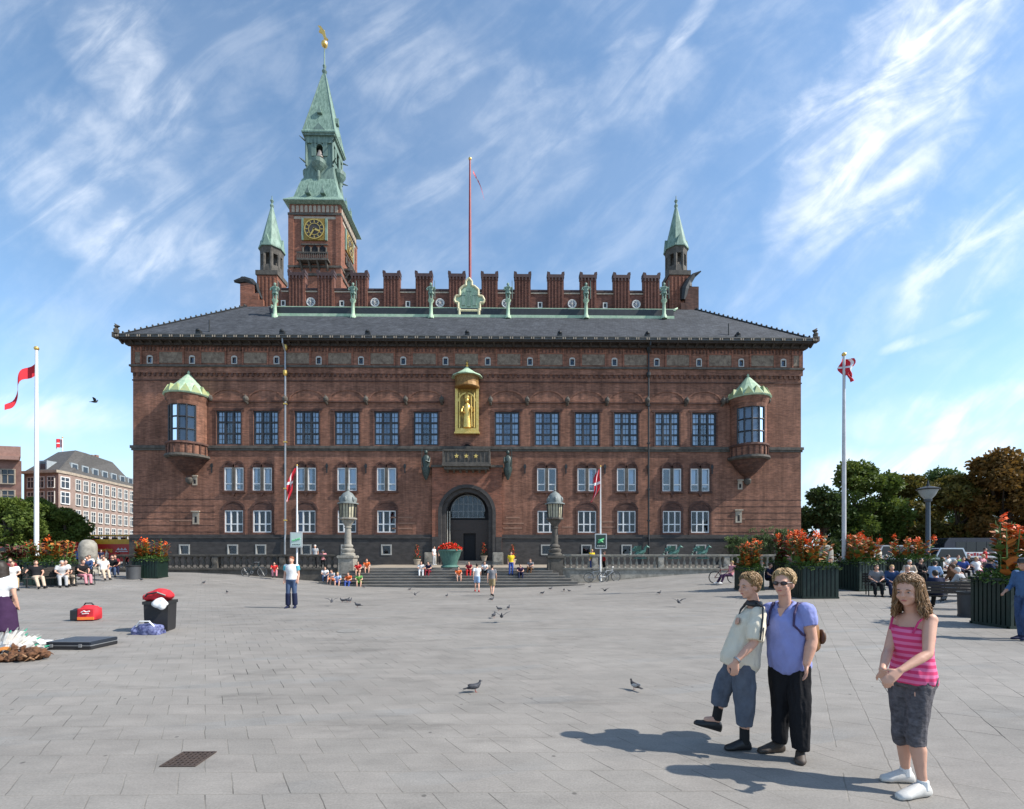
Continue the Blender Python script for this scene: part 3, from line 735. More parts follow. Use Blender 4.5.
# pale stone bands low on the wall
q = HMB()
for xa, xb, z in ((392, 412, 4.25), (398, 415, 4.75), (390, 413, 5.3), (503, 522, 4.3), (503, 524, 4.75), (506, 520, 5.3), (562, 574, 4.4), (602, 615, 4.4), (602, 614, 4.9), (738, 745, 5.2), (170, 200, 5.0)):
    q.box(HX(xa), HX(xb), FY - .018, FY - .001, z, z + .13)
q.build('pale_stone_band', mat('tan_stone', (.27, .15, .1), .85, var=.2), hall)
q = HMB()
for k in range(6): z = 3.95 + k * .62; q.box(x0h - .02, HX(215), FY - .014, FY - .001, z, z + .07); q.box(HX(715), x1h + .02, FY - .014, FY - .001, z, z + .07)
q.build('brick_course_line', BRICKD, hall)
for p, z0, s in ((195, 8.4, .3), (196, 4.7, .42), (740, 8.1, .3), (738.5, 4.9, .42), (765, 2.2, .3)):
    x = HX(p); q = HMB(); q.box(x - .22 * s / .3, x + .22 * s / .3, FY - .04, FY - .002, z0, z0 + 1.1 * s / .4); q.build('slit_window_surround', SAND, hall)
    q = HMB(); q.box(x - .1, x + .1, FY - .05, FY - .041, z0 + .15, z0 + .7 * s / .4); q.build('slit_window', DARKIN, hall)
    q = HMB(); q.box(x - .4 * s / .42, x + .4 * s / .42, FY - .16, FY - .002, z0 + 1.1 * s / .4 + .002, z0 + 1.1 * s / .4 + .12); q.build('slit_window_hood', SAND, hall)
# drainpipes
for p in (287, 647.5):
    x = HX(p); q = HMB(); q.tube([(x, FY - OV, 22.3), (x, FY - .9, 21.6), (x, FY - .35, 21.0), (x, FY - .35, 3.7), (x, FY - .42, 3.3), (x, FY - .42, TZ)], .085, 8)
    o = q.build('drainpipe', STEEL if p < 400 else IRON, hall)
    q = HMB(); 
    for z in (18.9, 21.3): q.lathe([(.1, 0), (.2, .2), (.2, .5), (.1, .55)], c=(x, FY - .35, z - .2), seg=10)
    for z in (16, 12.4, 8, 5): q.box(x - .14, x + .14, FY - .46, FY - .24, z, z + .12)
    q.build('rainwater_head', GOLD if p < 400 else IRON, hall)
# oriels
def oriel(p, lab):
    x = HX(p); w = thing('oriel', (x - cxh, 0, 0), None, None); w.parent = hall; tag(w, lab)
    z0, z1 = 12.05 - TZ, 16.5 - TZ; r = 1.6; cy = -.18
    SEG = 20
    def ring(rr, z): return [(rr, z)]
    # round brick body with a window band cut in: solid below and above, piers between
    b = MB(); b.lathe([(r + .12, 10.9 - TZ), (r + .12, z0), (r + .02, z0 + .02), (r + .02, z0 + .2)], c=(0, cy, 0), seg=SEG); b.lathe([(r, z1 - .85), (r + .05, z1 - .5), (r + .22, z1 - .1), (r + .3, z1 + .2)], c=(0, cy, 0), seg=SEG)
    # piers: sectors outside the window opening (window faces front and front-left)
    a_open = (207, 306) if p > 400 else (216, 324)
    for k in range(SEG * 2):
        am = (k + .5) * 180 / SEG
        if a_open[0] <= am <= a_open[1]: continue
        a, c2 = R(k * 180 / SEG), R((k + 1) * 180 / SEG)
        b.prism([(math.cos(a) * r, cy + math.sin(a) * r), (math.cos(c2) * r, cy + math.sin(c2) * r), (math.cos(c2) * (r - .3), cy + math.sin(c2) * (r - .3)), (math.cos(a) * (r - .3), cy + math.sin(a) * (r - .3))], z0 + .2, z1 - .85, 'z')
    b.build('oriel_wall', BRICK, w)
    f = MB(); g = MB(); zA, zB = z0 + .2, z1 - .85; n = 4; A0, A1 = a_open; rr = r - .08
    for k in range(n + 1):
        a = R(A0 + (A1 - A0) * k / n); f.tube([(rr * math.cos(a), cy + rr * math.sin(a), zA), (rr * math.cos(a), cy + rr * math.sin(a), zB)], .085, 6)
    for k in range(n):
        a, c2 = R(A0 + (A1 - A0) * k / n), R(A0 + (A1 - A0) * (k + 1) / n)
        P, Q = (rr * math.cos(a), cy + rr * math.sin(a)), (rr * math.cos(c2), cy + rr * math.sin(c2))
        for t in (0, 1, 2, 3):
            z = zA + (zB - zA) * t / 3; f.tube([(P[0], P[1], z), (Q[0], Q[1], z)], .07, 6)
        g.add([(P[0], P[1] + .03, zA), (Q[0], Q[1] + .03, zA), (Q[0], Q[1] + .03, zB), (P[0], P[1] + .03, zB)], [(0, 1, 2, 3)])
    f.build('window_frame', WINDK, w); g.build('pane', GLASSB, w)
    c = MB()
    for k in range(n):
        a, c2 = R(A0 + (A1 - A0) * (k + .1) / n), R(A0 + (A1 - A0) * (k + .9) / n); q = rr - .25
        c.add([(q * math.cos(a), cy + q * math.sin(a), zA), (q * math.cos(c2), cy + q * math.sin(c2), zA), (q * math.cos(c2), cy + q * math.sin(c2), zB), (q * math.cos(a), cy + q * math.sin(a), zB)], [(0, 1, 2, 3)])
    c.build('curtain', CURTB, w)
    MB().lathe([(0, zA), (rr - .5, zA), (rr - .5, zB), (0, zB)], c=(0, cy, 0), seg=SEG).build('dark_interior', DARKIN, w)
    # base, dark moulding, corbelled cone and drop
    MB().lathe([(r + .15, 10.78 - TZ), (r + .34, 10.9 - TZ), (r + .3, 11.1 - TZ), (r + .13, 11.15 - TZ)], c=(0, cy, 0), seg=SEG).build('moulding', STONED, w)
    q = MB().lathe([(r + .16, z0 - .1), (r + .26, z0), (r + .2, z0 + .18), (r + .02, z0 + .22)], c=(0, cy, 0), seg=SEG)
    for k in range(10): a = R(190 + 18 * k); q.box(-.06, .06, -r - .2, -r - .1, 11.15 - TZ, z0 - .1, M=Matrix.Translation((0, cy, 0)) @ Matrix.Rotation(a + R(90), 4, 'Z'))
    q.build('sill_moulding', BRICKD, w)
    MB().lathe([(.22, 9.05 - TZ), (.3, 9.3 - TZ), (.7, 9.6 - TZ), (1.2, 10.15 - TZ), (r - .05, 10.6 - TZ), (r + .15, 10.8 - TZ)], c=(0, cy + .1, 0), seg=SEG).build('corbel', BRICKD, w)
    MB().lathe([(.1, 8.5 - TZ), (.3, 8.7 - TZ), (.34, 9.0 - TZ), (.26, 9.1 - TZ)], c=(0, cy + .1, 0), seg=12).build('corbel_drop', STONED, w, True)
    zr = 16.7 - TZ
    s = MB().lathe([(r + .38, zr - .1), (r + .46, zr), (r + .3, zr + .2), (1.1, zr + 1.05), (.2, zr + 2.1), (.08, zr + 2.2), (.13, zr + 2.32), (.03, zr + 2.5)], c=(0, cy, 0), seg=14)
    s.build('oriel_roof', COPPERP, w)
    s = MB(); rb = r + .44; h_ = .85; ra = r + .3 - .5 * (h_ - .2) / .85 + .12
    for k in range(9):
        M = Matrix.Translation((0, cy, zr)) @ Matrix.Rotation(R(-100 + 25 * k), 4, 'Z')
        s.add([M @ Vector(v) for v in ((-.4, -rb + .03, .03), (.4, -rb + .03, .03), (0, -ra, h_), (0, -.75, h_ - .05), (-.4, -1.2, .1), (.4, -1.2, .1))], [(0, 1, 2), (1, 5, 3, 2), (0, 2, 3, 4), (0, 4, 5, 1)])
    s.build('dormer_ring', mat('yellowed_verdigris', (.34, .34, .14), .7, col2=(.2, .3, .16), scale=3), w)
    s = MB()
    for k in (0, 1): M = Matrix.Translation(((-1, 1)[k] * (r + .45), cy + .2, zr - .1)); s.ell((0, 0, 0), (.16, .3, .26), M=None) if False else s.ell(((-1, 1)[k] * (r + .42), cy, zr - .05), (.2, .25, .3), u=8, w=5)
    s.build('gargoyle', STONED, w)
oriel(190, 'round oriel bay with pale curtains at the left end'); oriel(747, 'round oriel bay with green zigzag roof at the right end')
# portal
P = HMB()
XA, XB = XD - 3.3, XD + 3.3
def ring_face(mb, cx, cz, rin, x0, x1, z1, y, z0):
    n = 16; pts = arc_pts(cx, cz, rin, rin, n)
    for k in range(n):
        a, b = pts[k], pts[k + 1]; mb.add([(a[0], y, a[1]), (a[0], y, z1), (b[0], y, z1), (b[0], y, b[1])], [(0, 1, 2, 3)])
    mb.add([(cx + rin, y, z0), (x1, y, z0), (x1, y, z1), (cx + rin, y, z1)], [(0, 1, 2, 3)]); mb.add([(x0, y, z0), (cx - rin, y, z0), (cx - rin, y, z1), (x0, y, z1)], [(0, 1, 2, 3)])
cz = 5.75; yf = FY - .35
q = HMB(); ring_face(q, XD, cz, 2.72, XA, XB, 10.1, yf, TZ - .3)
q.box(XA - .01, XA, yf, FY, TZ - .3, 10.1); q.box(XB, XB + .01, yf, FY, TZ - .3, 10.1)
q.build('portal_wall', BRICKR, hall)
q = HMB(); q.box(XA - .12, XB + .12, yf - .1, FY - .001, 10.1, 10.32); q.build('portal_cornice', STONED, hall)
q = HMB(); band(q, XD, cz, 2.74, 2.74, .32, yf - .06, FY + .3, 20); band(q, XD, cz, 2.42, 2.42, .38, FY - .12, FY + .95, 20)
for s in (-1, 1):
    a, b = sorted((XD + s * 2.74, XD + s * 2.42)); q.box(a, b, yf - .06, FY + .3, TZ, cz); a, b = sorted((XD + s * 2.42, XD + s * 2.04)); q.box(a, b, FY - .12, FY + .3, TZ, cz)
q.build('portal_arch', GRAN, hall)
q = HMB(); q.box(XA, XD - 2.75, yf - .08, yf - .002, TZ - .2, 3.5); q.box(XD + 2.75, XB, yf - .08, yf - .002, TZ - .2, 3.5); q.build('portal_plinth', GRAN, hall)
q = HMB()
for x in (XD - 1.95, XD - 1.72): q.tube([(x, FY + .4, 1.6), (x, FY + .4, 6.0)], .045, 8)
q.build('brass_rail', mat('pale_metal', (.5, .47, .4), .4, metal=.3), hall)
# door leaves and lunette set back in the arch
yd = FY + .95
q = HMB()
for s in (-1, 1): q.box(*(sorted((XD + s * 2.05, XD + s * 2.1))), FY + .3, yd + .1, TZ, 5.8)
q.build('portal_reveal', GRAN, hall)
dr = HMB(); dr.box(XD - 2.04, XD - .45, yd, yd + .12, TZ + .3, 5.2); dr.box(XD + .75, XD + 2.04, yd, yd + .12, TZ + .3, 5.2); dr.box(XD - .449, XD + .749, yd, yd + .12, 3.9, 5.2)
for k in range(4): z = 1.5 + k * .9; dr.box(XD - 1.9, XD - .6, yd - .04, yd - .002, z, z + .06)
do = dr.build('portal_door', mat('dark_oak', (.035, .022, .016), .5, var=.3, bump=.3, stretch=(1, 1, 8)), hall)
q = HMB(); q.box(XD - .448, XD + .748, yd + .2, yd + .24, TZ, 3.9); q.build('door_opening', DARKIN, hall)
q = HMB(); q.ell((XD - .95, yd - .06, 2.55), (.08, .05, .08), u=8, w=5); q.build('door_knocker', GOLD, hall)
lf = HMB(); band(lf, XD, 6.05, 1.68, 1.62, .1, yd - .05, yd + .05, 16)
for k in range(-3, 4): 
    x = XD + k * .46; h = 1.55 * math.sqrt(max(0, 1 - (k * .46 / 1.6) ** 2)); lf.box(x - .03, x + .03, yd - .03, yd + .03, 5.42, 6.05 + h)
for z, w_ in ((5.42, 1.66), (6.05, 1.64), (6.75, 1.42)): lf.box(XD - w_, XD + w_, yd - .028, yd + .028, z - .03, z + .03)
lun = lf.build('lunette_window', mat('grey_frame', (.17, .19, .2), .5), hall)
q = HMB(); q.prism(arc_pts(XD, 6.05, 1.6, 1.55, 16), yd + .0, yd + .02, 'y'); q.box(XD - 1.58, XD + 1.58, yd, yd + .02, 5.42, 6.049); q.build('lunette_glass', GLASS, hall)
q = HMB(); q.box(XD - 2.04, XD + 2.04, yd + .13, yd + .2, 5.2, 8.1); q.build('lunette_wall', DARKIN, hall)
# inner steps and stone blocks at the door
q = HMB(); q.box(XD - 2.7, XD + 2.7, FY - 1.3, FY - .36, TZ - .05, TZ + .17); q.box(XD - 2.4, XD + 2.4, FY - .9, FY + .94, TZ - .04, TZ + .34); q.build('doorstep', STEPM, hall)
for p in (430.5, 498):
    x = at(p, 555, FY - 1.2).x; q = HMB(); q.box(x - .5, x + .5, FY - 1.75, FY - .75, TZ - .05, TZ + 1.15, bev=.05); q.box(x - .38, x + .38, FY - 1.79, FY - 1.751, TZ + .25, TZ + .95); q.build('portal_block', STONE, hall)
# balcony
bal = thing('balcony', (XD - cxh, 0, 0), None, None); bal.parent = hall
z = zString - TZ - 1.72
q = MB(); q.box(-2.3, 2.3, -1.25, -.0, z - .35, z - .1, bev=.03); q.box(-2.1, 2.1, -1.05, 0, z - .6, z - .352); q.build('slab', STONED, bal)
q = MB(); q.box(-2.22, 2.22, -1.2, -1.06, z - .098, z + .05); q.box(-2.22, 2.22, -1.22, -1.04, z + 1.1, z + 1.24)
for k in range(12): x = -2.1 + k * .38; q.box(x - .05, x + .05, -1.17, -1.09, z + .05, z + 1.1)
q.box(-2.18, 2.18, -1.12, -1.1, z + .05, z + 1.1)
for s in (-1, 1): q.box(s * 2.15 - .07, s * 2.15 + .07, -1.22, -.0, z - .098, z + 1.12)
q.build('parapet_panel', STONED, bal)
for x in (-.9, 0, .9):
    q = MB(); pts = [((.24 if k % 2 == 0 else .1) * math.cos(R(90 + 36 * k)), (.24 if k % 2 == 0 else .1) * math.sin(R(90 + 36 * k))) for k in range(10)]
    q.prism(pts, -1.27, -1.23, 'y', Matrix.Translation((x, 0, z + .6))); q.build('gilded_star', GOLD, bal)
q = MB()
for k in range(7): x = -1.8 + k * .6; q.prism([(-1.05, z - .6), (-.5, z - .6), (-.5, z - .85)], x - .1, x + .1, 'x')
q.build('bracket_row', STONED, bal)
q = MB(); q.prism([(-.42, z), (.42, z)] + arc_pts(0, z + 1.55, .42, .42, 8), -.03, -.002, 'y'); q.build('balcony_door', DARKIN, bal)
q = MB(); band(q, 0, z + 1.55, .62, .62, .19, -.1, -.002, 8); q.box(-.62, -.43, -.1, -.002, z, z + 1.55); q.box(.43, .62, -.1, -.002, z, z + 1.55); q.build('door_surround', BRICKD, bal)
z += 0.1
for s in (-1, 1):   # bracket figures beside the balcony
    x = HX(467.3 + s * 40.5) - cxh - bal.location.x; q = MB(); q.lathe([(.08, -1.6), (.3, -1.1), (.42, -.6), (.42, -.45)], c=(x, -.45, z), seg=10)
    q.lathe([(.25, -.45), (.32, .2), (.36, .75), (.2, 1.0), (.14, 1.05)], c=(x, -.45, z - .3), seg=10, sx=1.1, sy=.8); q.ell((x, -.5, z + 1.0), (.17, .2, .22), u=10, w=7)
    q.tube([(x - s * .3, -.5, z + .5), (x - s * .35, -.75, z + .0), (x, -.85, z + .15)], [.12, .1, .08], 6); q.tube([(x + s * .38, -.65, z - .5), (x + s * .36, -.6, z + 1.5)], .03, 5)
    q.build('guardian_figure', mat('dark_bronze', (.02, .03, .028), .5, metal=.2, col2=(.06, .09, .08), scale=8), bal, True)
# gilded niche figure above the balcony
ni = thing('gilded_niche', (XD - cxh, 0, 0), None, None); ni.parent = hall
zA, zB = HZ(433) - TZ, HZ(390) - TZ
q = MB(); q.box(-1.05, 1.05, -.3, -.002, zA, zB); q.build('niche_panel', GOLDP, ni)  # darkened gilding puts the shade of the niche's recesses into the colour
q = MB()
q.box(-1.12, -.86, -.42, -.301, zA, zB); q.box(.86, 1.12, -.42, -.301, zA, zB); q.box(-1.2, 1.2, -.5, -.002, zA - .16, zA - .002); q.box(-.859, .859, -.42, -.301, zA, zA + .35)
band(q, 0, zA + 2.9, .86, .86, .14, -.42, -.301, 12)
for s in (-1, 1): q.tube([(s * .7, -.36, zA + .4), (s * .7, -.36, zB - .4)], .08, 8)
q.build('niche_frame', GOLD, ni)
g = MB(); c = (0, -.5, 0)
g.lathe([(.26, .35), (.38, .4), (.34, 1.0), (.28, 1.6), (.34, 2.1), (.3, 2.5), (.12, 2.68), (.1, 2.78)], c=(0, -.45, zA), seg=14, sx=1.0, sy=.7); g.ell((0, -.5, zA + 2.95), (.19, .2, .25)); g.lathe([(.2, 0), (.26, .12), (.22, .45), (.02, .75)], c=(0, -.47, zA + 3.05), seg=10)
g.tube([(-.38, -.5, zA + 2.35), (-.5, -.7, zA + 1.8), (-.25, -.85, zA + 1.75)], [.12, .1, .07], 7); g.tube([(.38, -.5, zA + 2.35), (.52, -.72, zA + 1.9), (.45, -.85, zA + 2.2)], [.12, .1, .07], 7)
g.tube([(.5, -.85, zA + .4), (.42, -.82, zA + 3.3)], .035, 6); g.build('bishop_figure', GOLD, ni, True)
zC = HZ(388) - TZ; zD = HZ(378.5) - TZ
q = MB(); q.lathe([(1.12, zB + .0), (1.2, zB + .1), (1.1, zC + .3), (1.15, zD - .1), (1.25, zD)], c=(0, -.25, 0), seg=18); q.build('canopy_base', mat('red_gold', (.13, .05, .02), .6, metal=.2, col2=(.34, .2, .05), scale=9), ni)
q = MB(); q.lathe([(1.5, zD - .05), (1.45, zD + .06), (.9, zD + .35), (.4, zD + .72), (.15, zD + .95), (.1, zD + 1.0)], c=(0, -.25, 0), seg=12); q.build('canopy_roof', COPPERP, ni)
q = MB(); q.lathe([(.1, 0), (.17, .12), (.05, .25), (.12, .4), (.03, .5), (.02, .65)], c=(0, -.25, zD + 1.0), seg=10); q.build('canopy_finial', GOLD, ni, True)

# crest on the roof edge
cr = thing('crest_panel', (at(469, 310, yc + .3).x - cxh, yc + .3 - FY, zc - TZ), None, None); cr.parent = hall
sc = (yc + .3) / F
def cp(px, py): return ((px - 469) * sc, (315 - py) * sc)
out = [cp(458.5, 308), cp(458.5, 300), cp(456, 300), cp(454.5, 297.5), cp(456, 293.5), cp(460, 293), cp(460, 287), cp(463.5, 283.5), cp(466, 283), cp(466, 279), cp(469, 275.5), cp(472, 279), cp(472, 283), cp(474.5, 283.5), cp(478.5, 287), cp(478.5, 293), cp(482.5, 293.5), cp(484.5, 297.5), cp(483, 300), cp(480, 300), cp(480, 308)]
q = MB(); q.prism(out, -.1, .25, 'y'); q.build('crest_shield', COPPERP, cr)
q = MB()
for i in range(len(out)): a, b = out[i], out[(i + 1) % len(out)]; q.tube([(a[0], -.12, a[1]), (b[0], -.12, b[1])], .13, 6)
for px in (459.5, 479): a = cp(px, 316); q.tube([(a[0], -.1, -.1), (a[0], -.1, .95)], .17, 8)
q.build('crest_border', mat('pale_gold_stone', (.62, .56, .34), .6, var=.2, scale=5), cr)
q = MB()
for px, py0, py1 in ((463.5, 303, 293), (469, 304, 289), (474.5, 303, 293)):
    a = cp(px, py0); b = cp(px, py1); q.box(a[0] - .17, a[0] + .17, -.2, -.102, a[1], b[1]); q.prism([(a[0] - .22, b[1]), (a[0] + .22, b[1]), (a[0], b[1] + .4)], -.22, -.102, 'y')
q.build('crest_towers', COPPER, cr)

# tower ----------------------------------------------------------------------
TY = 91.0
tw = thing('clock_tower', (0, 0, 0), None, None); tw.parent = hall
def TP(px, py): return at(px, py, TY)
tl, tr_ = TP(289.3, 250).x, TP(340.5, 250).x; tcx = (tl + tr_) / 2; tw_ = tr_ - tl; th2 = tw_ / 2
tw.location = (tcx - cxh, TY + th2 - FY, -TZ)      # local z = world z
TZof = lambda py: TP(315, py).z
zE = TZof(203); 
q = MB(); q.box(-th2, th2, -th2, th2, 20, zE); q.build('shaft', BRICKR, tw)
q = MB()
for sx in (-1, 1):
    for sy in (-1, 1): q.box(sx * (th2 - .35) - .5, sx * (th2 - .35) + .5, sy * (th2 - .35) - .5, sy * (th2 - .35) + .5, 20, TZof(213))
q.build('corner_pilaster', BRICKR, tw)
q = MB()
for z in (TZof(214.5), TZof(267), TZof(275)): q.box(-th2 - .22, th2 + .22, -th2 - .22, th2 + .22, z - .2, z + .2)
q.build('string_course', STONED, tw)
q = MB(); z = TZof(217.5); q.box(-th2 - .06, th2 + .06, -th2 - .06, th2 + .06, z - .35, z + .15); q.build('sandstone_band', SAND, tw)
for rot in (0, 90):
    M = Matrix.Rotation(R(rot), 4, 'Z')
    q = MB()
    zz0, zz1 = TZof(212.5), TZof(207.2)
    for k in range(11):
        x = -th2 + .75 + k * (tw_ - 1.5) / 10; q.prism([(x - .27, zz0), (x + .27, zz0)] + arc_pts(x, zz1, .27, .27, 6), -th2 - .1, -th2 - .002, 'y', M)
    q.build('arcade_band', SAND, tw)
    q = MB(); zz0, zz1 = TZof(241), TZof(219.3); cz_ = (zz0 + zz1) / 2; hh = (zz1 - zz0) / 2
    q.box(-hh, hh, -th2 - .25, -th2 - .002, cz_ - hh, cz_ + hh, M=M); fr = q.build('clock_frame', GOLDP, tw)
    Mx = M @ Matrix.Translation((0, -th2 - .25, cz_)) @ Matrix.Rotation(R(90), 4, 'X')
    q = MB().lathe([(0, .002), (hh * .9, .002), (hh * .9, .06), (0, .06)], seg=32, M=Mx); q.build('dial', mat('dark_dial', (.05, .04, .035), .6), tw)
    q = MB().lathe([(hh * .84, .062), (hh * .92, .062), (hh * .92, .14), (hh * .84, .14)], seg=40, ring=True, M=Mx); q.lathe([(hh * .5, .062), (hh * .55, .062), (hh * .55, .12), (hh * .5, .12)], seg=32, ring=True, M=Mx)
    for k in range(12):
        a = R(30 * k); q.box(-.07, .07, hh * .6, hh * .8, .062, .12, M=Mx @ Matrix.Rotation(a, 4, 'Z'))
    for (l, w_, ang) in ((.5, .17, -112), (.78, .13, 150)):   # about twenty to four
        q.box(-w_, w_, -.2, hh * l, .15, .2, M=Mx @ Matrix.Rotation(R(ang), 4, 'Z'))
    q.build('clock_ring_and_hands', GOLD, tw)
    q = MB()
    for s in (-1, 1):
        q.prism([(s * (hh - .02), cz_ - hh), (s * (hh + .35), cz_ - hh), (s * (hh + .35), cz_ + hh), (s * (hh - .02), cz_ + hh)], -th2 - .3, -th2 - .002, 'y', M)
    q.build('clock_side_frame', COPPER, tw)
    # arched openings with balcony
    q = MB(); d = MB(); z0_, z1_ = TZof(254.5), TZof(248.8)
    for k in (-1, 0, 1):
        x = k * 1.45; d.prism([(x - .5, z0_), (x + .5, z0_)] + arc_pts(x, z1_, .5, .5, 8), -th2 - .12, -th2 - .002, 'y', M); 
    d.build('belfry_opening', DARKIN, tw)
    for k in (-1, 0, 1): x = k * 1.45; band(q, 0, 0, 0.01, .01, .005, 0, 0.01, 2) if False else None
    for k in (-1.5, -.5, .5, 1.5): q.tube([M @ Vector((k * 1.45, -th2 - .2, z0_)), M @ Vector((k * 1.45, -th2 - .2, z1_ + .1))], .17, 8)
    q.box(-2.5, 2.5, -th2 - .3, -th2 - .13, z1_ + .55, z1_ + .8, M=M)
    zb0, zb1 = TZof(264), TZof(256)
    q.box(-2.9, 2.9, -th2 - 1.3, -th2 - .002, zb0, zb0 + .35, M=M); q.box(-2.9, 2.9, -th2 - 1.3, -th2 - 1.15, zb1 - .2, zb1, M=M)
    for k in range(16): x = -2.8 + k * .373; q.box(x - .06, x + .06, -th2 - 1.27, -th2 - 1.18, zb0 + .35, zb1 - .2, M=M)
    for k in range(4): x = -2.4 + k * 1.6; q.prism([(-th2 - 1.2, zb0), (-th2, zb0), (-th2, zb0 - 1.4)], x - .15, x + .15, 'x', M)
    q.build('belfry_balcony', STONED, tw)
# copper broach roof, lantern and spire
TZc = lambda py, dy: at(315, py, TY + dy).z
zr0, zr1, zl1, zs = TZof(203), TZc(178, 1.9), TZc(133.5, 1.9), TZc(74, th2)
e = th2 + .85
def sq(h, z): return [Vector((-h, -h, z)), Vector((h, -h, z)), Vector((h, h, z)), Vector((-h, h, z))]
q = MB(); q.loft([sq(th2 + .2, zr0 - .3), sq(e, zr0 + .0), sq(e, zr0 + .12), sq(th2 - .55, zr0 + 1.6), sq(3.5, zr1 - 1.6), sq(3.1, zr1 - .3)]); q.build('broach_roof', COPPERP if False else COPPER, tw)
q = MB()
for rot in (0, 90, 180, 270):
    M = Matrix.Rotation(R(rot), 4, 'Z')
    for x in (-1.4, 1.4): q.prism([(x - .45, zr0 + 1.9), (x + .45, zr0 + 1.9), (x, zr0 + 3.0)], -th2 - .1, -th2 + 1.6, 'y', M)
    for x in (-1.4, 1.4): q.tube([M @ Vector((x, -th2 + .1, zr0 + 2.9)), M @ Vector((x, -th2 + .1, zr0 + 3.5))], .08, 5)
q.build('roof_dormer', COPPERD, tw)
lh = 3.0
q = MB()
q.loft([sq(lh, zr1 - .4), sq(lh - .25, zr1 + 1.2), sq(lh - .5, zr1 + 3.0)])
ztop = zl1
for sx in (-1, 1):
    for sy in (-1, 1):
        q.box(sx * (lh - 1.3) - .75, sx * (lh - 1.3) + .75, sy * (lh - 1.3) - .75, sy * (lh - 1.3) + .75, zr1 + 2.9, ztop - .3)
        q.tube([(sx * (lh - .45), sy * (lh - .45), zr1 + 2.6), (sx * (lh - .45), sy * (lh - .45), ztop - .8)], .22, 8)
q.box(-lh + .3, lh - .3, -lh + .3, lh - .3, ztop - 1.6, ztop - .2); q.box(-lh + .5, lh - .5, -lh + .5, lh - .5, zr1 + 2.7, zr1 + 4.45)
q.box(-lh - .05, lh + .05, -lh - .05, lh + .05, ztop - .35, ztop - .05)
for rot in (0, 90, 180, 270):
    M = Matrix.Rotation(R(rot), 4, 'Z')
    q.box(-1.5, -.66, -lh + .35, -lh + .6, zr1 + 4.5, ztop - 1.5, M=M); q.box(.66, 1.5, -lh + .35, -lh + .6, zr1 + 4.5, ztop - 1.5, M=M)
    band(q, 0, ztop - 2.4, .8, .8, .2, -lh + .3, -lh + .6, 8) if rot == 0 else None
    q.prism([(-1.9, ztop - .1), (1.9, ztop - .1), (0, ztop + 1.9)], -lh - .1, -lh + 1.2, 'y', M)
    q.lathe([(.3, 0), (.9, .7), (1.25, 1.3), (1.3, 2.0), (1.2, 2.0)], seg=12, M=M @ Matrix.Translation((0, -lh + .1, zr1 + 1.2)))
    q.lathe([(.05, -2.2), (.35, -1.2), (.3, 0)], seg=8, M=M @ Matrix.Translation((0, -lh - .1, zr1 + 1.2)))
    for s in (-1, 1):
        for zz in (zr1 + 3.2, ztop - 1.2): q.tube([M @ Vector((s * (lh - .3), -lh + .3, zz)), M @ Vector((s * (lh + .5), -lh - .5, zz + .25))], [.2, .05], 5)
q.build('lantern', COPPERD, tw)
q = MB(); q.box(-1.2, 1.2, -.9, 1.2, zr1 + 4.5, ztop - 1.5); q.build('lantern_core', DARKIN, tw)
q = MB(); q.lathe([(.85, 0), (.7, .3), (.5, 1.0), (.35, 1.5), (.1, 1.7)], c=(0, -lh + .75, ztop - 4.4), seg=14); q.build('bell', mat('bell_bronze', (.35, .3, .26), .4, metal=.4), tw, True)
q = MB(); sp_ = lh + .2
q.loft([sq(sp_, zl1), sq(sp_ + .05, zl1 + .25), sq(sp_ - .2, zl1 + .8), sq(.32, zs - .5), sq(.25, zs)]); q.build('spire', COPPER, tw)
q = MB()
for rot in (0, 90): M = Matrix.Rotation(R(rot), 4, 'Z'); q.prism([(-.45, zl1 + 4.2), (.45, zl1 + 4.2), (0, zl1 + 5.6)], -lh + .2, -lh + 1.6, 'y', M)
for sx, sy in ((-1, -1), (1, -1), (1, 1), (-1, 1)): q.tube([(sx * (sp_ - .2), sy * (sp_ - .2), zl1 + .8), (sx * .32, sy * .32, zs - .5)], .08, 5)
q.build('spire_ridge', COPPERD, tw)
zt2 = TZc(47, th2)
q = MB(); q.lathe([(.28, 0), (.5, .5), (.2, .9), (.35, 1.6), (.15, 1.9), (.1, zt2 - zs)], c=(0, 0, zs), seg=10); q.build('spire_finial', COPPERD, tw, True)
q = MB(); q.ell((0, 0, zt2 + .55), (.62, .62, .62)); q.tube([(0, 0, zt2), (0, 0, TZc(30, th2))], [.12, .06], 6)
z = TZc(38.5, th2); q.prism([(-.1, z), (.5, z - .35), (.75, z - .2), (.3, z + .3), (.1, z + 1.3), (-.7, z + 2.4), (-1.3, z + 2.5), (-.8, z + 1.9), (-1.1, z + 1.3), (-.5, z + 1.0)], -.12, .12, 'y'); q.build('weathervane', GOLD, tw)
# ================================================================ props
SKINC = (.56, .33, .23)
def on(px, py): return gnd(px, py)
def Mz(a, loc=(0, 0, 0)): return Matrix.Translation(loc) @ Matrix.Rotation(a, 4, 'Z')

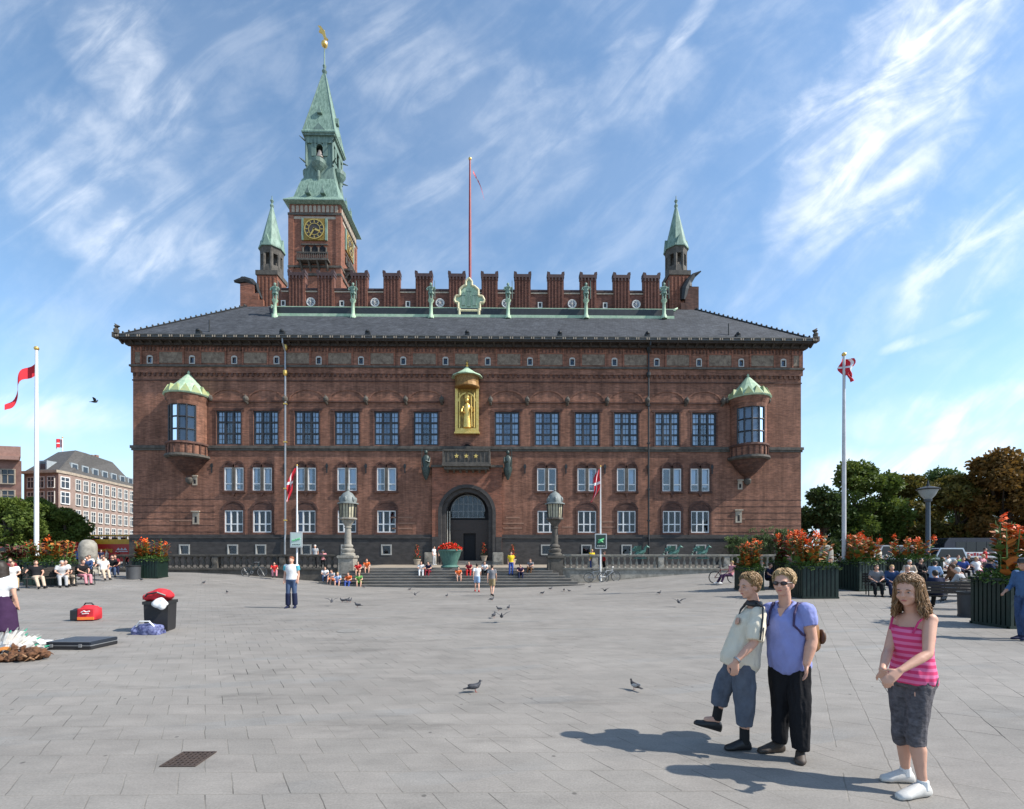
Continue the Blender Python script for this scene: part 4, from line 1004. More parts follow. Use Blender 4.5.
# ---------------------------------------------------------------- roof statues
rs = random.Random(3)
def statue(p, label):
    b = at(p, 316, yc - .25); zt = at(p, 284, yc - .25).z - b.z
    t = thing('rooftop_statue', (b.x, b.y, b.z), label, 'statue', 'bronze watchmen along the roof edge')
    MB().lathe([(.34, -.3), (.3, .0), (.2, .15), (.16, zt * .4), (.3, zt * .46), (.32, zt * .5)], seg=8).build('console', COPPERP, t, True)
    h = zt * .5; q = MB(); z0 = zt * .5
    for s in (-1, 1): q.tube([(s * .13, 0, z0), (s * .13, -.02, z0 + h * .26), (s * .12, 0, z0 + h * .48)], [.09, .1, .13], 8)
    q.lathe([(.3, h * .36), (.26, h * .5), (.24, h * .62), (.33, h * .76), (.26, h * .82), (.08, h * .85), (.07, h * .9)], c=(0, 0, z0), seg=12, sx=1.05, sy=.75)
    q.ell((0, -.03, z0 + h * .94), (.115, .13, .15), u=10, w=7); q.lathe([(.15, 0), (.13, .1), (.02, .2)], c=(0, 0, z0 + h * .97), seg=10)
    q.tube([(-.32, 0, z0 + h * .78), (-.42, -.1, z0 + h * .6), (-.3, -.3, z0 + h * .55)], [.1, .08, .06], 7)
    q.tube([(.32, 0, z0 + h * .78), (.45, -.08, z0 + h * .62), (.42, -.25, z0 + h * .72)], [.1, .08, .06], 7)
    q.build('figure', COPPER, t, True)
    MB().tube([(.44, -.27, z0), (.42, -.27, z0 + h * 1.12)], .03, 5).build('halberd', COPPERD, t)
for p, l in ((275, 'green bronze watchman statue leftmost on the roof edge by the left turret'), (353, 'green bronze watchman statue on the roof edge right of the clock tower'), (431, 'green bronze watchman statue on the roof edge left of the crest'),
             (508, 'green bronze watchman statue on the roof edge right of the crest'), (586, 'green bronze watchman statue on the roof edge second from the right turret'), (664, 'green bronze watchman statue on the roof edge beside the right turret')): statue(p, l)

# ---------------------------------------------------------------- flags
FW = mat('flag_white', (.75, .73, .72), .8, var=.05); FR = mat('flag_red', (.52, .015, .03), .8, var=.1)
def flag_mesh(fn, L_, H_, cross=(.33, .05, .1), nu=24, nv=9, tail=True):
    """fn(u,v)->Vector; red field with white cross, swallow tail"""
    mb = MB()
    for i in range(nu + 1):
        for j in range(nv + 1): mb.v.append(fn(i / nu, j / nv))
    for i in range(nu):
        for j in range(nv):
            u, v = (i + .5) / nu, (j + .5) / nv
            if tail and abs(v - .5) < (u - .72) / .28 * .5: continue
            mb.mi = 1 if (abs(v - .5) < cross[2] or abs(u - cross[0]) < cross[1]) else 0
            a = i * (nv + 1) + j; mb.quad(a, a + nv + 1, a + nv + 2, a + 1)
    return mb
def flagpole(base, H, r, label, fn, L_, pm=WHITE, ball=True, group=None, tail=True, cross=(.33, .05, .1)):
    t = thing('flagpole', base, label, 'flagpole', group)
    MB().lathe([(r * 1.5, -.1), (r * 1.5, .4), (r, .45), (r * .95, H * .5), (r * .6, H)], seg=12).build('pole', pm, t, True)
    MB().ell((0, 0, H + r * .8), (r * 1.1,) * 3).build('finial', GOLD if ball else pm, t, True)
    f = flag_mesh(fn, L_, 1, cross=cross, tail=tail); o = f.build('flag', [FR, FW], t, 'all', recalc=False)
    return t
def droop(L_, H_, z, dx, wav=.12):
    # a limp flag: hoist edge along the pole, fly end hanging down
    def fn(u, v):
        return Vector((dx * L_ * (.42 * u + .04 * math.sin(u * 9 + v * 2)), wav * math.sin(u * 11 + v * 4) * (.3 + u), z - v * H_ * (1 - .25 * u) - u * L_ * .82))
    return fn
b = on(36.5, 577); Hp = at(36.5, 350, b.y).z - b.z
def stream(u, v):
    return Vector((-1.75 * u + .05 * math.sin(u * 14), .25 * math.sin(u * 10), Hp - .1 - 3.2 * u ** 1.05 - v * .8 * (1 - .6 * u) + .07 * math.sin(u * 20)))
flagpole(b, Hp, .115, 'tall white flagpole on the left with a red and white pennant streaming downwards', stream, 3, tail=False, cross=(.12, .03, .0))
b = on(844, 589); Hq = at(844, 356, b.y).z - b.z
def limp(u, v): return Vector((.45 * math.sin(u * 2.6) - .1 + .08 * math.sin(v * 8), .2 * math.sin(u * 9 + v * 3), Hq - .0 - v * .9 - .35 * u))
flagpole(b, Hq, .09, 'tall grey white flagpole on the right with a limp red and white flag', limp, 1, pm=mat('grey_white_paint', (.5, .5, .5), .5), tail=False)
b = at(470, 290, yb + 3); tp = at(469, 160, yb + 3)
def rib(u, v): return Vector((.35 + 1.4 * u, .2 * math.sin(u * 7), tp.z - b.z + .3 - 3.6 * u ** 1.4 - v * .35 * (1 - .6 * u)))
flagpole((b.x, b.y, b.z - 1.5), tp.z - b.z + 1.5, .17, 'red flagpole standing on the roof behind the crest with a thin pennant', rib, 3, pm=mat('red_brown_paint', (.28, .03, .03), .5))
b = Vector(((at(62.5, 470, 84).x), 84, .6)); hb_ = at(62.5, 438, 84).z - .6
def small(u, v): return Vector((-1.3 * u, .3 * math.sin(u * 8), hb_ + 0 - v * 1.5 - .4 * u))
flagpole(b, hb_, .12, 'white flagpole with a pink banner in front of the pink corner building', small, 1, tail=False)
def sign_pole(px, py, ptop, pbot, base_py, label, kind):
    b = on(px, base_py); H = at(px, ptop, b.y).z - b.z
    def fl(u, v):
        s = (b.y / F); return Vector((-.06 - (7.5 * u ** 1.2 + .8 * math.sin(u * 8) + (1 - v) * (1.5 + 5 * math.sin(math.pi * min(1, u * 1.0 + .12)))) * s + (3 * s if kind else 0) * math.sin(u * 3), .1 * math.sin(u * 9 + 7 * v), H - .1 - (34 * u + 4 * (1 - v) * (1 - u)) * s))
    t = flagpole(b, H, .055, label, fl, 1, group='flagpoles with signs by the steps', tail=False, cross=(.4, .045, .08))
    s = b.y / F; zc_ = H - (py - ptop) * s
    w_, h_ = 6 * s, 7.6 * s
    q = MB().box(-w_, w_, -.14, -.08, zc_ - h_, zc_ + h_, bev=.01); so_ = q.build('sign', mat('sign_frame', (.45, .47, .47), .5, var=.05), t)
    q = MB().box(-w_ * .82, w_ * .82, -.148, -.1395, zc_ - h_ * .85, zc_ + h_ * .85); q.build('sign_face', mat('pale_sign_face', (.5, .6, .55), .5, var=.08) if not kind else mat('dark_sign_face', (.02, .045, .035), .5), so_)
    q = MB()
    if kind:
        q.tube([(-w_ * .5, -.155, zc_ - h_ * .2), (-w_ * .1, -.155, zc_ + h_ * .05), (w_ * .5, -.155, zc_ + h_ * .35)], [.05, .12, .04], 6); q.tube([(-w_ * .4, -.155, zc_ + h_ * .2), (0, -.155, zc_), (w_ * .4, -.155, zc_ - h_ * .15)], [.02, .05, .02], 5)
    else:
        pts = [(-w_ * .65 + w_ * 1.3 * k / 14, -.155, zc_ - h_ * .12 + h_ * .3 * k / 14 + .07 * math.sin(k * 2.1)) for k in range(15)]; q.tube(pts, .028, 5)
    q.build('green_picture' if kind else 'green_script', mat('bright_green', (.12, .55, .12) if kind else (.1, .5, .2), .5), so_)
    q = MB()
    for k in range(5): q.box(-w_ * .6 + k * w_ * .26, -w_ * .6 + k * w_ * .26 + w_ * .16, -.158, -.149, zc_ - h_ * .66, zc_ - h_ * .56)
    q.build('small_lettering', WHITE if kind else GREENP, so_)
sign_pole(297, 539.5, 466, 0, 582, 'white pole with a hanging red flag and a pale sign with green script', 0)
sign_pole(600.5, 541.5, 467, 0, 582, 'white pole with a hanging red flag and a black sign with a green picture', 1)

# ---------------------------------------------------------------- urn with red flowers, pots
def leafquad(mb, c, d, up, l, w):
    d = d.normalized(); s = d.cross(up).normalized() * w / 2
    mb.add([c - s * .3, c + d * l * .5 - s, c + d * l, c + d * l * .5 + s], [(0, 1, 2, 3)])
def rv(r): return Vector((r.gauss(0, 1), r.gauss(0, 1), r.gauss(0, 1))).normalized()
URN = mat('green_patina_urn', (.04, .11, .09), .6, col2=(.09, .2, .16), scale=3, stretch=(3, 3, .5))
b = at(449.5, 569, BY - .0); t = thing('flower_urn', (b.x, BY + .25, TZ - .0), 'big green bronze urn overflowing with bright red flowers', 'urn')
MB().lathe([(.62, 0), (.66, .06), (.6, .14), (.5, .2), (.58, .5), (.72, .85), (.8, 1.12), (.88, 1.2), (.88, 1.28), (.78, 1.3)], seg=24).build('bowl', URN, t, True)
q = MB(); q2 = MB(); r = random.Random(2)
for i in range(900):
    a = r.uniform(0, 6.28); rr = .88 * math.sqrt(r.random()); c = Vector((rr * math.cos(a), rr * math.sin(a), 1.3 + .42 * (1 - (rr / .9) ** 2) + r.uniform(-.05, .05)))
    leafquad(q if r.random() < .8 else q2, c, rv(r), Vector((0, 0, 1)), .13, .11)
q.build('red_flowers', mat('red_petals', (.75, .04, .015), .6, var=.3, scale=12), t, recalc=False); q2.build('leaves', mat('leaf_green', (.05, .11, .02), .6, var=.4), t, recalc=False)
def flower_pot(loc, label, fl, s=1.0):
    t = thing('potted_plant', loc, label, 'potted plant', 'potted plants by the portal')
    MB().lathe([(.22 * s, 0), (.34 * s, .45 * s), (.38 * s, .46 * s), (.38 * s, .54 * s), (.3 * s, .54 * s)], seg=14).build('pot', SAND, t, True)
    q = MB(); f = MB(); r = random.Random(int(s * 100))
    for i in range(260):
        z = r.uniform(.5, 1.9) * s; rr = .42 * s * (1.2 - z / (2.2 * s)) * math.sqrt(r.random()); a = r.uniform(0, 6.3)
        leafquad(f if (r.random() < .3 and z > .8 * s) else q, Vector((rr * math.cos(a), rr * math.sin(a), z)), rv(r), Vector((0, 0, 1)), .2 * s, .08 * s)
    q.build('leaves', mat('bronze_leaf', (.07, .04, .02), .6, col2=(.06, .1, .03), scale=9), t, recalc=False); f.build('flowers', fl, t, recalc=False)
REDF = mat('scarlet_petals', (.75, .06, .01), .6, var=.3, scale=12)
for (px, Y, z, l, s) in ((417, FY - 2.2, TZ, 'potted plant with small red flowers left of the urn', .95), (484, FY - .25, TZ + .34, 'potted bush with reddish leaves in the doorway', .9), (512.5, FY - 2.4, TZ, 'potted red plant behind the person in yellow', .95)):
    flower_pot((at(px, 555, Y).x, Y, z), l, REDF, s)

# ---------------------------------------------------------------- planters
GLEAF = mat('planter_leaf', (.05, .1, .018), .6, col2=(.12, .2, .04), scale=7)
BRLEAF = mat('canna_leaf', (.22, .03, .012), .5, col2=(.5, .2, .03), scale=4)
BRLEAF2 = mat('dark_canna_leaf', (.07, .02, .015), .5, col2=(.2, .05, .03), scale=5)
FLO = mat('canna_flower', (.8, .06, .01), .6, col2=(.85, .2, .02), scale=6)
def planter(loc, label, W=1.35, Hh=1.05, seed=1, leafm=BRLEAF, tall=1.0, rz=0.0, fol=1.0, fp=.4):
    t = thing('flower_planter', loc, label, 'planter', 'green slatted planters around the square', rz)
    h = W / 2; q = MB().box(-h + .03, h - .03, -h + .03, h - .03, .06, Hh - .02)
    q2 = MB(); n = 9
    for k in range(n):
        x = -h + (k + .5) * W / n; w_ = W / n * .36
        for (a, bb, c, d) in ((x - w_, x + w_, -h - .0, -h + .028), (x - w_, x + w_, h - .028, h)): q2.box(a, bb, c, d, .05, Hh)
        for (a, bb, c, d) in ((-h - .0, -h + .028, x - w_, x + w_), (h - .028, h, x - w_, x + w_)): q2.box(a, bb, c, d, .05, Hh)
    q.build('tub', BLACK, t); q2.build('slats', GREENP, t)
    q3 = MB()
    for (a, bb, c, d) in ((-h - .03, h + .03, -h - .03, -h + .05), (-h - .03, h + .03, h - .05, h + .03), (-h - .03, -h + .05, -h + .051, h - .051), (h - .05, h + .03, -h + .051, h - .051)): q3.box(a, bb, c, d, Hh + .002, Hh + .06); q3.box(a + .02, bb - .02, c + .02, d - .02, 0, .07)
    q3.build('rim', GREENP, t)
    r = random.Random(seed); g = MB()
    for i in range(int(1500 * fol)):
        x, y = r.uniform(-1, 1), r.uniform(-1, 1); rad = max(abs(x), abs(y)); z = Hh + .42 * fol * (1 - rad ** 3) * (.6 + .4 * noise.noise(Vector((x * 2.5, y * 2.5, seed)))) * r.uniform(.5, 1.05) - (.12 * r.random() if rad > .9 else 0)
        leafquad(g, Vector((x * h * 1.1, y * h * 1.1, z)), rv(r) + Vector((x, y, .4)), Vector((0, 0, 1)), r.uniform(.07, .14), .06)
    g.build('green_foliage', GLEAF, t, recalc=False)
    lf_ = MB(); st_ = MB(); fl_ = MB(); lg_ = MB()
    for i in range(21):
        x, y = r.uniform(-.8, .8) * h, r.uniform(-.7, .7) * h; H_ = r.uniform(.75, 1.15) * tall; b0 = Vector((x, y, Hh)); tp_ = Vector((x * 1.35 + r.uniform(-.08, .08), y * 1.35, Hh + H_))
        st_.tube([b0, b0.lerp(tp_, .6), tp_], [.02, .016, .01], 5)
        for k in range(15):
            u = .08 + .06 * k; c = b0.lerp(tp_, u); a = r.uniform(0, 6.28); d = Vector((math.cos(a), math.sin(a), r.uniform(.3, 1.3))); L_ = r.uniform(.3, .5) * (1.1 - .45 * u)
            s = d.cross(Vector((0, 0, 1))).normalized() * L_ * .24; dn = d.normalized(); m1 = c + dn * L_ * .45 - Vector((0, 0, .02)); m2 = c + dn * L_ * .8 - Vector((0, 0, .05)); e_ = c + dn * L_ - Vector((0, 0, .1))
            (lg_ if r.random() < .38 - .3 * u else lf_).add([c, m1 - s, m2 - s * .7, e_, m2 + s * .7, m1 + s], [(0, 1, 5), (1, 2, 4, 5), (2, 3, 4)])
        if r.random() < fp:
            for k in range(26): c = tp_ + Vector((r.gauss(0, .05), r.gauss(0, .05), r.gauss(.03, .06))); leafquad(fl_, c, rv(r), Vector((0, 0, 1)), .11, .08)
    st_.build('stems', GLEAF, t); lf_.build('canna_leaves', leafm, t, recalc=False)
    if lg_.v: lg_.build('green_canna_leaves', GLEAF, t, recalc=False)
    if fl_.v: fl_.build('canna_flowers', FLO, t, recalc=False)
    return t
# (px, base py, label, W, H, seed, leaf, tall, rot)
def P(px, py, lab, **k):
    g_ = on(px, py); return planter((g_.x, g_.y, g_.z), lab, **k)
P(150.5, 577.5, 'dark green planter with orange leaves by the left balustrade end', seed=4, W=1.3, rz=.2, tall=1.1, fp=.3)
P(22, 581, 'leftmost green planter with dull brown leaves behind the benches', seed=5, W=1.4, leafm=BRLEAF2, tall=.8, rz=.1, fp=.05)
P(51, 584, 'green planter with tall red leaves beside the left flagpole', seed=6, W=1.5, leafm=BRLEAF, tall=1.05, fol=1.5, rz=.4, fp=.2)
P(749, 590, 'small dark planter with orange leaves just behind the boy', seed=7, W=.95, Hh=1.0, tall=1.15, fp=.2)
P(811.5, 597, 'wide green planter with orange leaves behind the woman', seed=8, W=1.35, Hh=1.2, tall=1.2, rz=-.1, fp=.25)
P(789, 588, 'planter with dark red leaves half hidden behind the wide one', seed=9, W=1.2, Hh=1.15, leafm=BRLEAF2, tall=1.3, rz=.3)
P(859, 589.5, 'green planter with orange flowers right of the grey flagpole', seed=10, W=1.35, Hh=1.2, tall=1.2, rz=.15)
P(910, 581, 'planter with a wide green hedge and orange flowers near the street lamp', seed=11, W=1.9, Hh=1.1, tall=1.1, fol=1.4)
P(1009, 626, 'nearest planter at the right edge with orange and yellow leaves', seed=12, W=1.0, Hh=1.15, tall=1.35, rz=0.0)

# ---------------------------------------------------------------- bins, bags, case, grate
def round_bin(px, py, r_, h_, label, m=IRON):
    g_ = on(px, py); t = thing('litter_bin', g_, label, 'bin', 'round litter bins')
    q = MB().lathe([(r_ * .96, 0), (r_ * .96, .05), (r_ * .93, .06), (r_ * .97, h_ * .9)], seg=24); q.build('drum', m, t, True)
    q = MB().lathe([(r_ * 1.02, h_ * .9), (r_ * 1.04, h_ * .92), (r_ * 1.04, h_), (r_ * .92, h_), (r_ * .86, h_ * .8), (.0, h_ * .78)], seg=24); q.build('rim', IRON, t, True)
round_bin(133.5, 579, .36, .78, 'small grey litter bin beside the left planter', mat('grey_bin', (.06, .062, .065), .5))
round_bin(972, 617, .33, .72, 'dark litter bin beside the benches on the right', mat('dark_bin', (.028, .03, .034), .5, var=.3))
g_ = on(160.5, 630.5)
t = thing('litter_bin', g_, 'black square litter bin with a red backpack on its top', 'bin', rz=.25)
MB().loft([[Vector((x * a, y * a, z)) for x, y in ((-1, -1), (1, -1), (1, 1), (-1, 1))] for a, z in ((.215, 0), (.23, .04), (.245, .66))]).build('body', BLACK, t)
q = MB(); 
for (a, b_, c, d) in ((-.265, .265, -.265, -.21), (-.265, .265, .21, .265), (-.265, -.21, -.209, .209), (.21, .265, -.209, .209)): q.box(a, b_, c, d, .64, .71)
q.build('rim', IRON, t)
# ---- soft bags through remesh
def bakeobj(o):
    bpy.context.view_layer.update(); dg = bpy.context.evaluated_depsgraph_get(); me = bpy.data.meshes.new_from_object(o.evaluated_get(dg)); o.modifiers.clear(); old = o.data; nm = o.name
    mats = list(old.materials); o.data = me
    me.materials.clear()
    for m in mats: me.materials.append(m)
    me.polygons.foreach_set('use_smooth', [True] * len(me.polygons)); me.polygons.foreach_set('material_index', [0] * len(me.polygons)); me.update(); return o
def soft(mb, name, m, parent=None, vox=.02, it=4, disp=0.0, ds=4.0, seed=0, amp2=0.0, zs=1.0):
    o = link(name, mb.mesh(name, m), parent)
    rm_ = o.modifiers.new('r', 'REMESH'); rm_.mode = 'VOXEL'; rm_.voxel_size = vox; rm_.adaptivity = 0
    if it: s_ = o.modifiers.new('s', 'SMOOTH'); s_.factor = .5; s_.iterations = it
    bakeobj(o)
    if disp:
        me = o.data; ns = [v.normal.copy() for v in me.vertices]
        for v, n in zip(me.vertices, ns):
            p = Vector((v.co.x * ds, v.co.y * ds, v.co.z * ds * zs)) + Vector((seed * 3.1, seed, 0)); d = noise.noise(p) * disp + (noise.noise(p * 2.7) * amp2 if amp2 else 0); v.co += n * d
        me.update()
    return o
t = thing('backpack', (g_.x, g_.y, g_.z + .7), 'red backpack slumped on top of the black square bin', 'bag')
q = MB().ell((-.02, 0, .13), (.3, .27, .15)); q.ell((.08, -.1, .17), (.17, .18, .11)); q.ell((-.2, -.1, .09), (.14, .18, .1)); soft(q, 'pack_body', RED, t, .02, 3, .05, 6, 1)
q = MB().tube([(-.25, -.2, .06), (-.1, -.29, .18), (.12, -.28, .22), (.24, -.18, .14)], .022, 6); q.build('strap', BLACK, t)
g2_ = (g_.x + .17, g_.y - .16, g_.z + .64); t = thing('plastic_bag', g2_, 'white plastic bag hanging from the rim of the black bin', 'bag')
q = MB().ell((.03, -.13, .02), (.18, .07, .13)); soft(q, 'bag_body', WHITE, t, .012, 2, .04, 9, 2)
g_ = on(148.5, 634)
t = thing('sports_bag', g_, 'dark blue and white checked bag lying before the black bin', 'bag')
q = MB().ell((0, 0, .11), (.34, .18, .13)); q.ell((-.2, 0, .08), (.18, .17, .1)); q.box(-.3, .3, -.15, .15, .0, .08)
soft(q, 'bag_body', mat('blue_check', (.015, .02, .1), .8, col2=(.2, .22, .38), scale=16, detail=2), t, .015, 2, .05, 6, 4)
MB().tube([(-.2, -.1, .18), (-.1, -.12, .3), (.1, -.12, .3), (.2, -.1, .18)], .018, 6).build('handle', WHITE, t)
g_ = on(85.5, 620.5)
t = thing('travel_bag', g_, 'red travel bag with black end and orange stripe on the paving', 'bag', rz=.15)
q = MB().box(-.1, .3, -.17, .17, .02, .34); q.ell((.1, 0, .3), (.22, .16, .13)); q.ell((.26, 0, .2), (.1, .16, .2)); soft(q, 'bag_body', RED, t, .015, 5, .015, 6, 5)
q = MB().box(-.28, -.1, -.16, .16, .02, .3); q.ell((-.22, 0, .18), (.1, .15, .16)); soft(q, 'end_pocket', BLACK, t, .015, 5)
MB().box(-.08, .31, -.19, -.172, .04, .11).build('orange_stripe', mat('orange_cloth', (.8, .2, .03), .7), t)
q = MB().tube([(.02, -.195, .24), (.09, -.2, .28), (.14, -.2, .25), (.22, -.195, .27)], .016, 5); q.tube([(.04, -.195, .2), (.2, -.2, .21)], .012, 5); q.build('white_mark', WHITE, t)
MB().tube([(-.05, 0, .38), (0, 0, .47), (.15, 0, .47), (.2, 0, .4)], .018, 6).build('handle', BLACK, t)
g_ = on(68, 650)
t = thing('instrument_case', (g_.x, g_.y + .2, g_.z), 'flat black case with silver edges lying on the paving', 'case', rz=-.03)
MB().box(-.43, .43, -.2, .42, .004, .07, bev=.01).build('base', BLACK, t); MB().box(-.43, .43, -.2, .42, .085, .15, bev=.012).build('lid', mat('blue_black_vinyl', (.018, .024, .035), .35), t)
q = MB().box(-.435, .435, -.205, .425, .071, .084); q.box(-.435, .435, -.206, -.2, .146, .152); q.build('silver_edge', STEEL, t)
q = MB()
for x in (-.3, .25): q.box(x - .025, x + .025, -.225, -.204, .05, .11)
q.build('latch', STEEL, t)
# drain grate (hatched iron cover)
g_ = on(189, 760)
t = thing('drain_grate', (g_.x, g_.y, g_.z + .004), 'small square rusty iron drain grate set in the paving', 'drain')
q = MB(); h = .15
for (a, b_, c, d) in ((-h, h, -h, -h + .02), (-h, h, h - .02, h), (-h, -h + .02, -h + .021, h - .021), (h - .02, h, -h + .021, h - .021)): q.box(a, b_, c, d, -.01, .006)
for k in range(6): x = -h + .045 + k * .042; q.box(x - .009, x + .009, -h + .021, h - .021, -.01, .005)
for k in range(6): y = -h + .045 + k * .042; q.box(-h + .021, h - .021, y - .006, y + .006, -.01, .003)
q.build('bars', RUST, t); MB().box(-h + .005, h - .005, -h + .005, h - .005, -.02, -.003).build('dark_shaft', mat('drain_shade', (.03, .022, .018), .9), t)  # dark plate close under the bars stands in for the shaded shaft
g_ = on(350, 631)
t = thing('manhole_cover', (g_.x, g_.y, g_.z + .004), 'grey iron manhole cover lying in the middle of the paving', 'manhole cover')
MB().lathe([(0, 0), (.3, 0), (.3, .004), (0, .004)], seg=28).build('plate', mat('cast_iron', (.23, .22, .2), .6, var=.3, scale=20, bump=.5), t)

# ---------------------------------------------------------------- feather headdress, brown fur heap, white cloth
g_ = on(14, 660)
t = thing('feather_headdress', (g_.x - .08, g_.y, g_.z), 'large white feather headdress with orange band lying on the paving', 'headdress'); t.scale = (.85,) * 3
q = MB(); q2 = MB(); tipm = MB(); n = 40; r = random.Random(9)
cx_, cz_ = -.05, .08
for k in range(n):
    a = R(182 - 178 * k / (n - 1)); L1 = .3; L2 = r.uniform(.56, .66); c, s = math.cos(a), math.sin(a)
    yo = .1 * math.sin(k * .9); p0 = Vector((cx_ + c * L1, .0 + yo * .3, cz_ + s * L1 * .8)); p1 = Vector((cx_ + c * L2 * 1.0, .18 + yo, cz_ + s * L2 * .85 + .0)); d = (p1 - p0).normalized(); sd = Vector((-s, 0, c)) * .022
    fe = MB(); fe.add([p0 - sd, p0.lerp(p1, .55) - sd * 1.5, p0.lerp(p1, .8) - sd, p0.lerp(p1, .8) + sd, p0.lerp(p1, .55) + sd * 1.5, p0 + sd], [(0, 1, 2, 3, 4, 5)]); tp_ = p0.lerp(p1, .8); fe.mi = 1
    fe.add([tp_ - sd, p1 - sd * .2, p1 + sd * .2, tp_ + sd], [(0, 1, 2, 3)])
    fo = fe.build('feather', [mat('white_feather', (.62, .58, .52), .8, var=.2, scale=9), mat('grey_feather', (.3, .3, .27), .8) if r.random() < .8 else mat('green_feather', (.05, .35, .22), .8)], t, recalc=False); fo.modifiers.new('t', 'SOLIDIFY').thickness = .004
def arcband(r0, r1, y, m, nm, a0=0, a1=180):
    q = MB(); n = 24
    for k in range(n):
        a, b_ = R(a0 + (a1 - a0) * k / n), R(a0 + (a1 - a0) * (k + 1) / n)
        q.add([(cx_ + math.cos(x) * rr * 1.05, y - .1 * (1 if rr == r1 else 0) * 0 + .04 * (rr / r0), cz_ + math.sin(x) * rr * .82) for x, rr in ((a, r0), (b_, r0), (b_, r1), (a, r1))], [(0, 1, 2, 3)])
    o = q.build(nm, m, t, recalc=False); sm = o.modifiers.new('t', 'SOLIDIFY'); sm.thickness = .02
arcband(.2, .36, -.03, mat('white_fluff', (.8, .77, .72), .95, bump=.6), 'white_band'); arcband(.15, .225, -.06, mat('orange_band', (.8, .3, .06), .7), 'orange_band')
q = MB().ell((.2, -.1, .07), (.2, .12, .07)); q.ell((.38, 0, .1), (.16, .12, .09)); q.ell((.0, -.15, .05), (.2, .1, .05)); q.ell((-.25, -.2, .04), (.2, .07, .035)); q.ell((.05, .02, .16), (.14, .08, .09))
fu = thing('fur_heap', (g_.x, g_.y, g_.z), 'heap of brown fur tails in front of the feather headdress', 'fur')
soft(q, 'fur', mat('brown_fur', (.035, .014, .007), .9, col2=(.2, .09, .04), scale=14, bump=.8), fu, .012, 1, .08, 11, 3, .04)
q = MB()
for i in range(26): a = r.uniform(0, 6.28); c = Vector((r.uniform(-.35, .5), r.uniform(-.25, .08), r.uniform(.02, .1))); q.tube([c, c + Vector((math.cos(a) * .06, math.sin(a) * .05, .04)), c + Vector((math.cos(a) * .13, math.sin(a) * .1, -.01))], [.014, .018, .004], 5)
q.build('tails', mat('tail_fur', (.1, .04, .02), .9, col2=(.35, .2, .1), scale=9), fu)
g_ = on(51, 643)
q = MB(); r = random.Random(4); nn = 12
for i in range(nn + 1):
    for j in range(nn + 1):
        x, y = -.22 + .5 * i / nn, -.18 + .36 * j / nn; z = .03 + .1 * max(0, noise.noise(Vector((x * 5, y * 5, 1)))) + .03 * math.sin(x * 22 + y * 9); q.v.append(Vector((x + (.1 * j / nn), y, max(z, .008))))
for i in range(nn):
    for j in range(nn): a = i * (nn + 1) + j; q.quad(a, a + nn + 1, a + nn + 2, a + 1)
o = q.build('cloth', WHITE, None, 'all', loc=g_, recalc=False); tag(o, 'crumpled white cloth lying between headdress and black case', 'cloth')
o.modifiers.new('t', 'SOLIDIFY').thickness = .006

# ---------------------------------------------------------------- bicycles
def bicycle(loc, rz, label, col, basket=False):
    t = thing('bicycle', loc, label, 'bicycle', 'bicycles parked at the balustrades', rz)
    tm = mat('tyre_rubber', (.02, .02, .02), .8)
    for x in (-.52, .52):
        MXw = Matrix.Translation((x, 0, .34)) @ Matrix.Rotation(R(90), 4, 'X')
        w_ = MB().lathe([(.31, -.018), (.345, -.018), (.345, .018), (.31, .018)], seg=24, ring=True, M=MXw).build('wheel', tm, t)
        q = MB().lathe([(.295, -.012), (.312, -.012), (.312, .012), (.295, .012)], seg=24, ring=True, M=MXw)
        for k in range(12): a = R(30 * k); q.tube([(x, 0, .34), (x + .3 * math.cos(a), 0, .34 + .3 * math.sin(a))], .004, 4)
        q.build('rim', STEEL, w_)
    q = MB()
    for a, b_ in (((-.52, 0, .34), (-.14, 0, .32)), ((-.14, 0, .32), (-.22, 0, .84)), ((-.14, 0, .32), (.3, 0, .74)), ((-.2, 0, .74), (.3, 0, .8)), ((-.52, 0, .34), (-.2, 0, .74)), ((.52, 0, .34), (.3, 0, .72)), ((.3, 0, .7), (.26, 0, .98))): q.tube([a, b_], .018, 7)
    q.build('frame', col, t)
    MB().tube([(.1, .26, 1.0), (.24, .24, 1.02), (.28, 0, .98), (.24, -.24, 1.02), (.1, -.26, 1.0)], .014, 6).build('handlebar', STEEL, t)
    MB().ell((-.24, 0, .88), (.14, .08, .04), u=10, w=6).build('saddle', BLACK, t, True)
    MB().lathe([(.07, -.02), (.09, -.02), (.09, .02), (.07, .02)], seg=14, ring=True, M=Matrix.Translation((-.14, -.05, .32)) @ Matrix.Rotation(R(90), 4, 'X')).build('chainwheel', STEEL, t)
    if basket: MB().box(.38, .68, -.16, .16, .78, 1.02).build('basket', mat('wicker', (.3, .22, .12), .8), t)
    return t
for px, py, l, c, rz in ((258.5, 576.5, 'dark bicycle leaning by the left balustrade', mat('blue_black_paint', (.02, .04, .05), .4), .1), (593, 581.5, 'grey bicycle left of the black sign pole', STEEL, -.1), (607, 581, 'silver bicycle right of the black sign pole', mat('silver_paint', (.45, .46, .47), .3, metal=.5), .25), (724, 583.5, 'bicycle with a seated rider resting near the right balustrade', mat('dark_red_paint', (.12, .02, .02), .4), .05)):
    g_ = on(px, py); bicycle((g_.x, min(g_.y, BY - .9), g_.z if g_.y < BY - .9 else gz(g_.x, BY - .9)), rz, l, c)

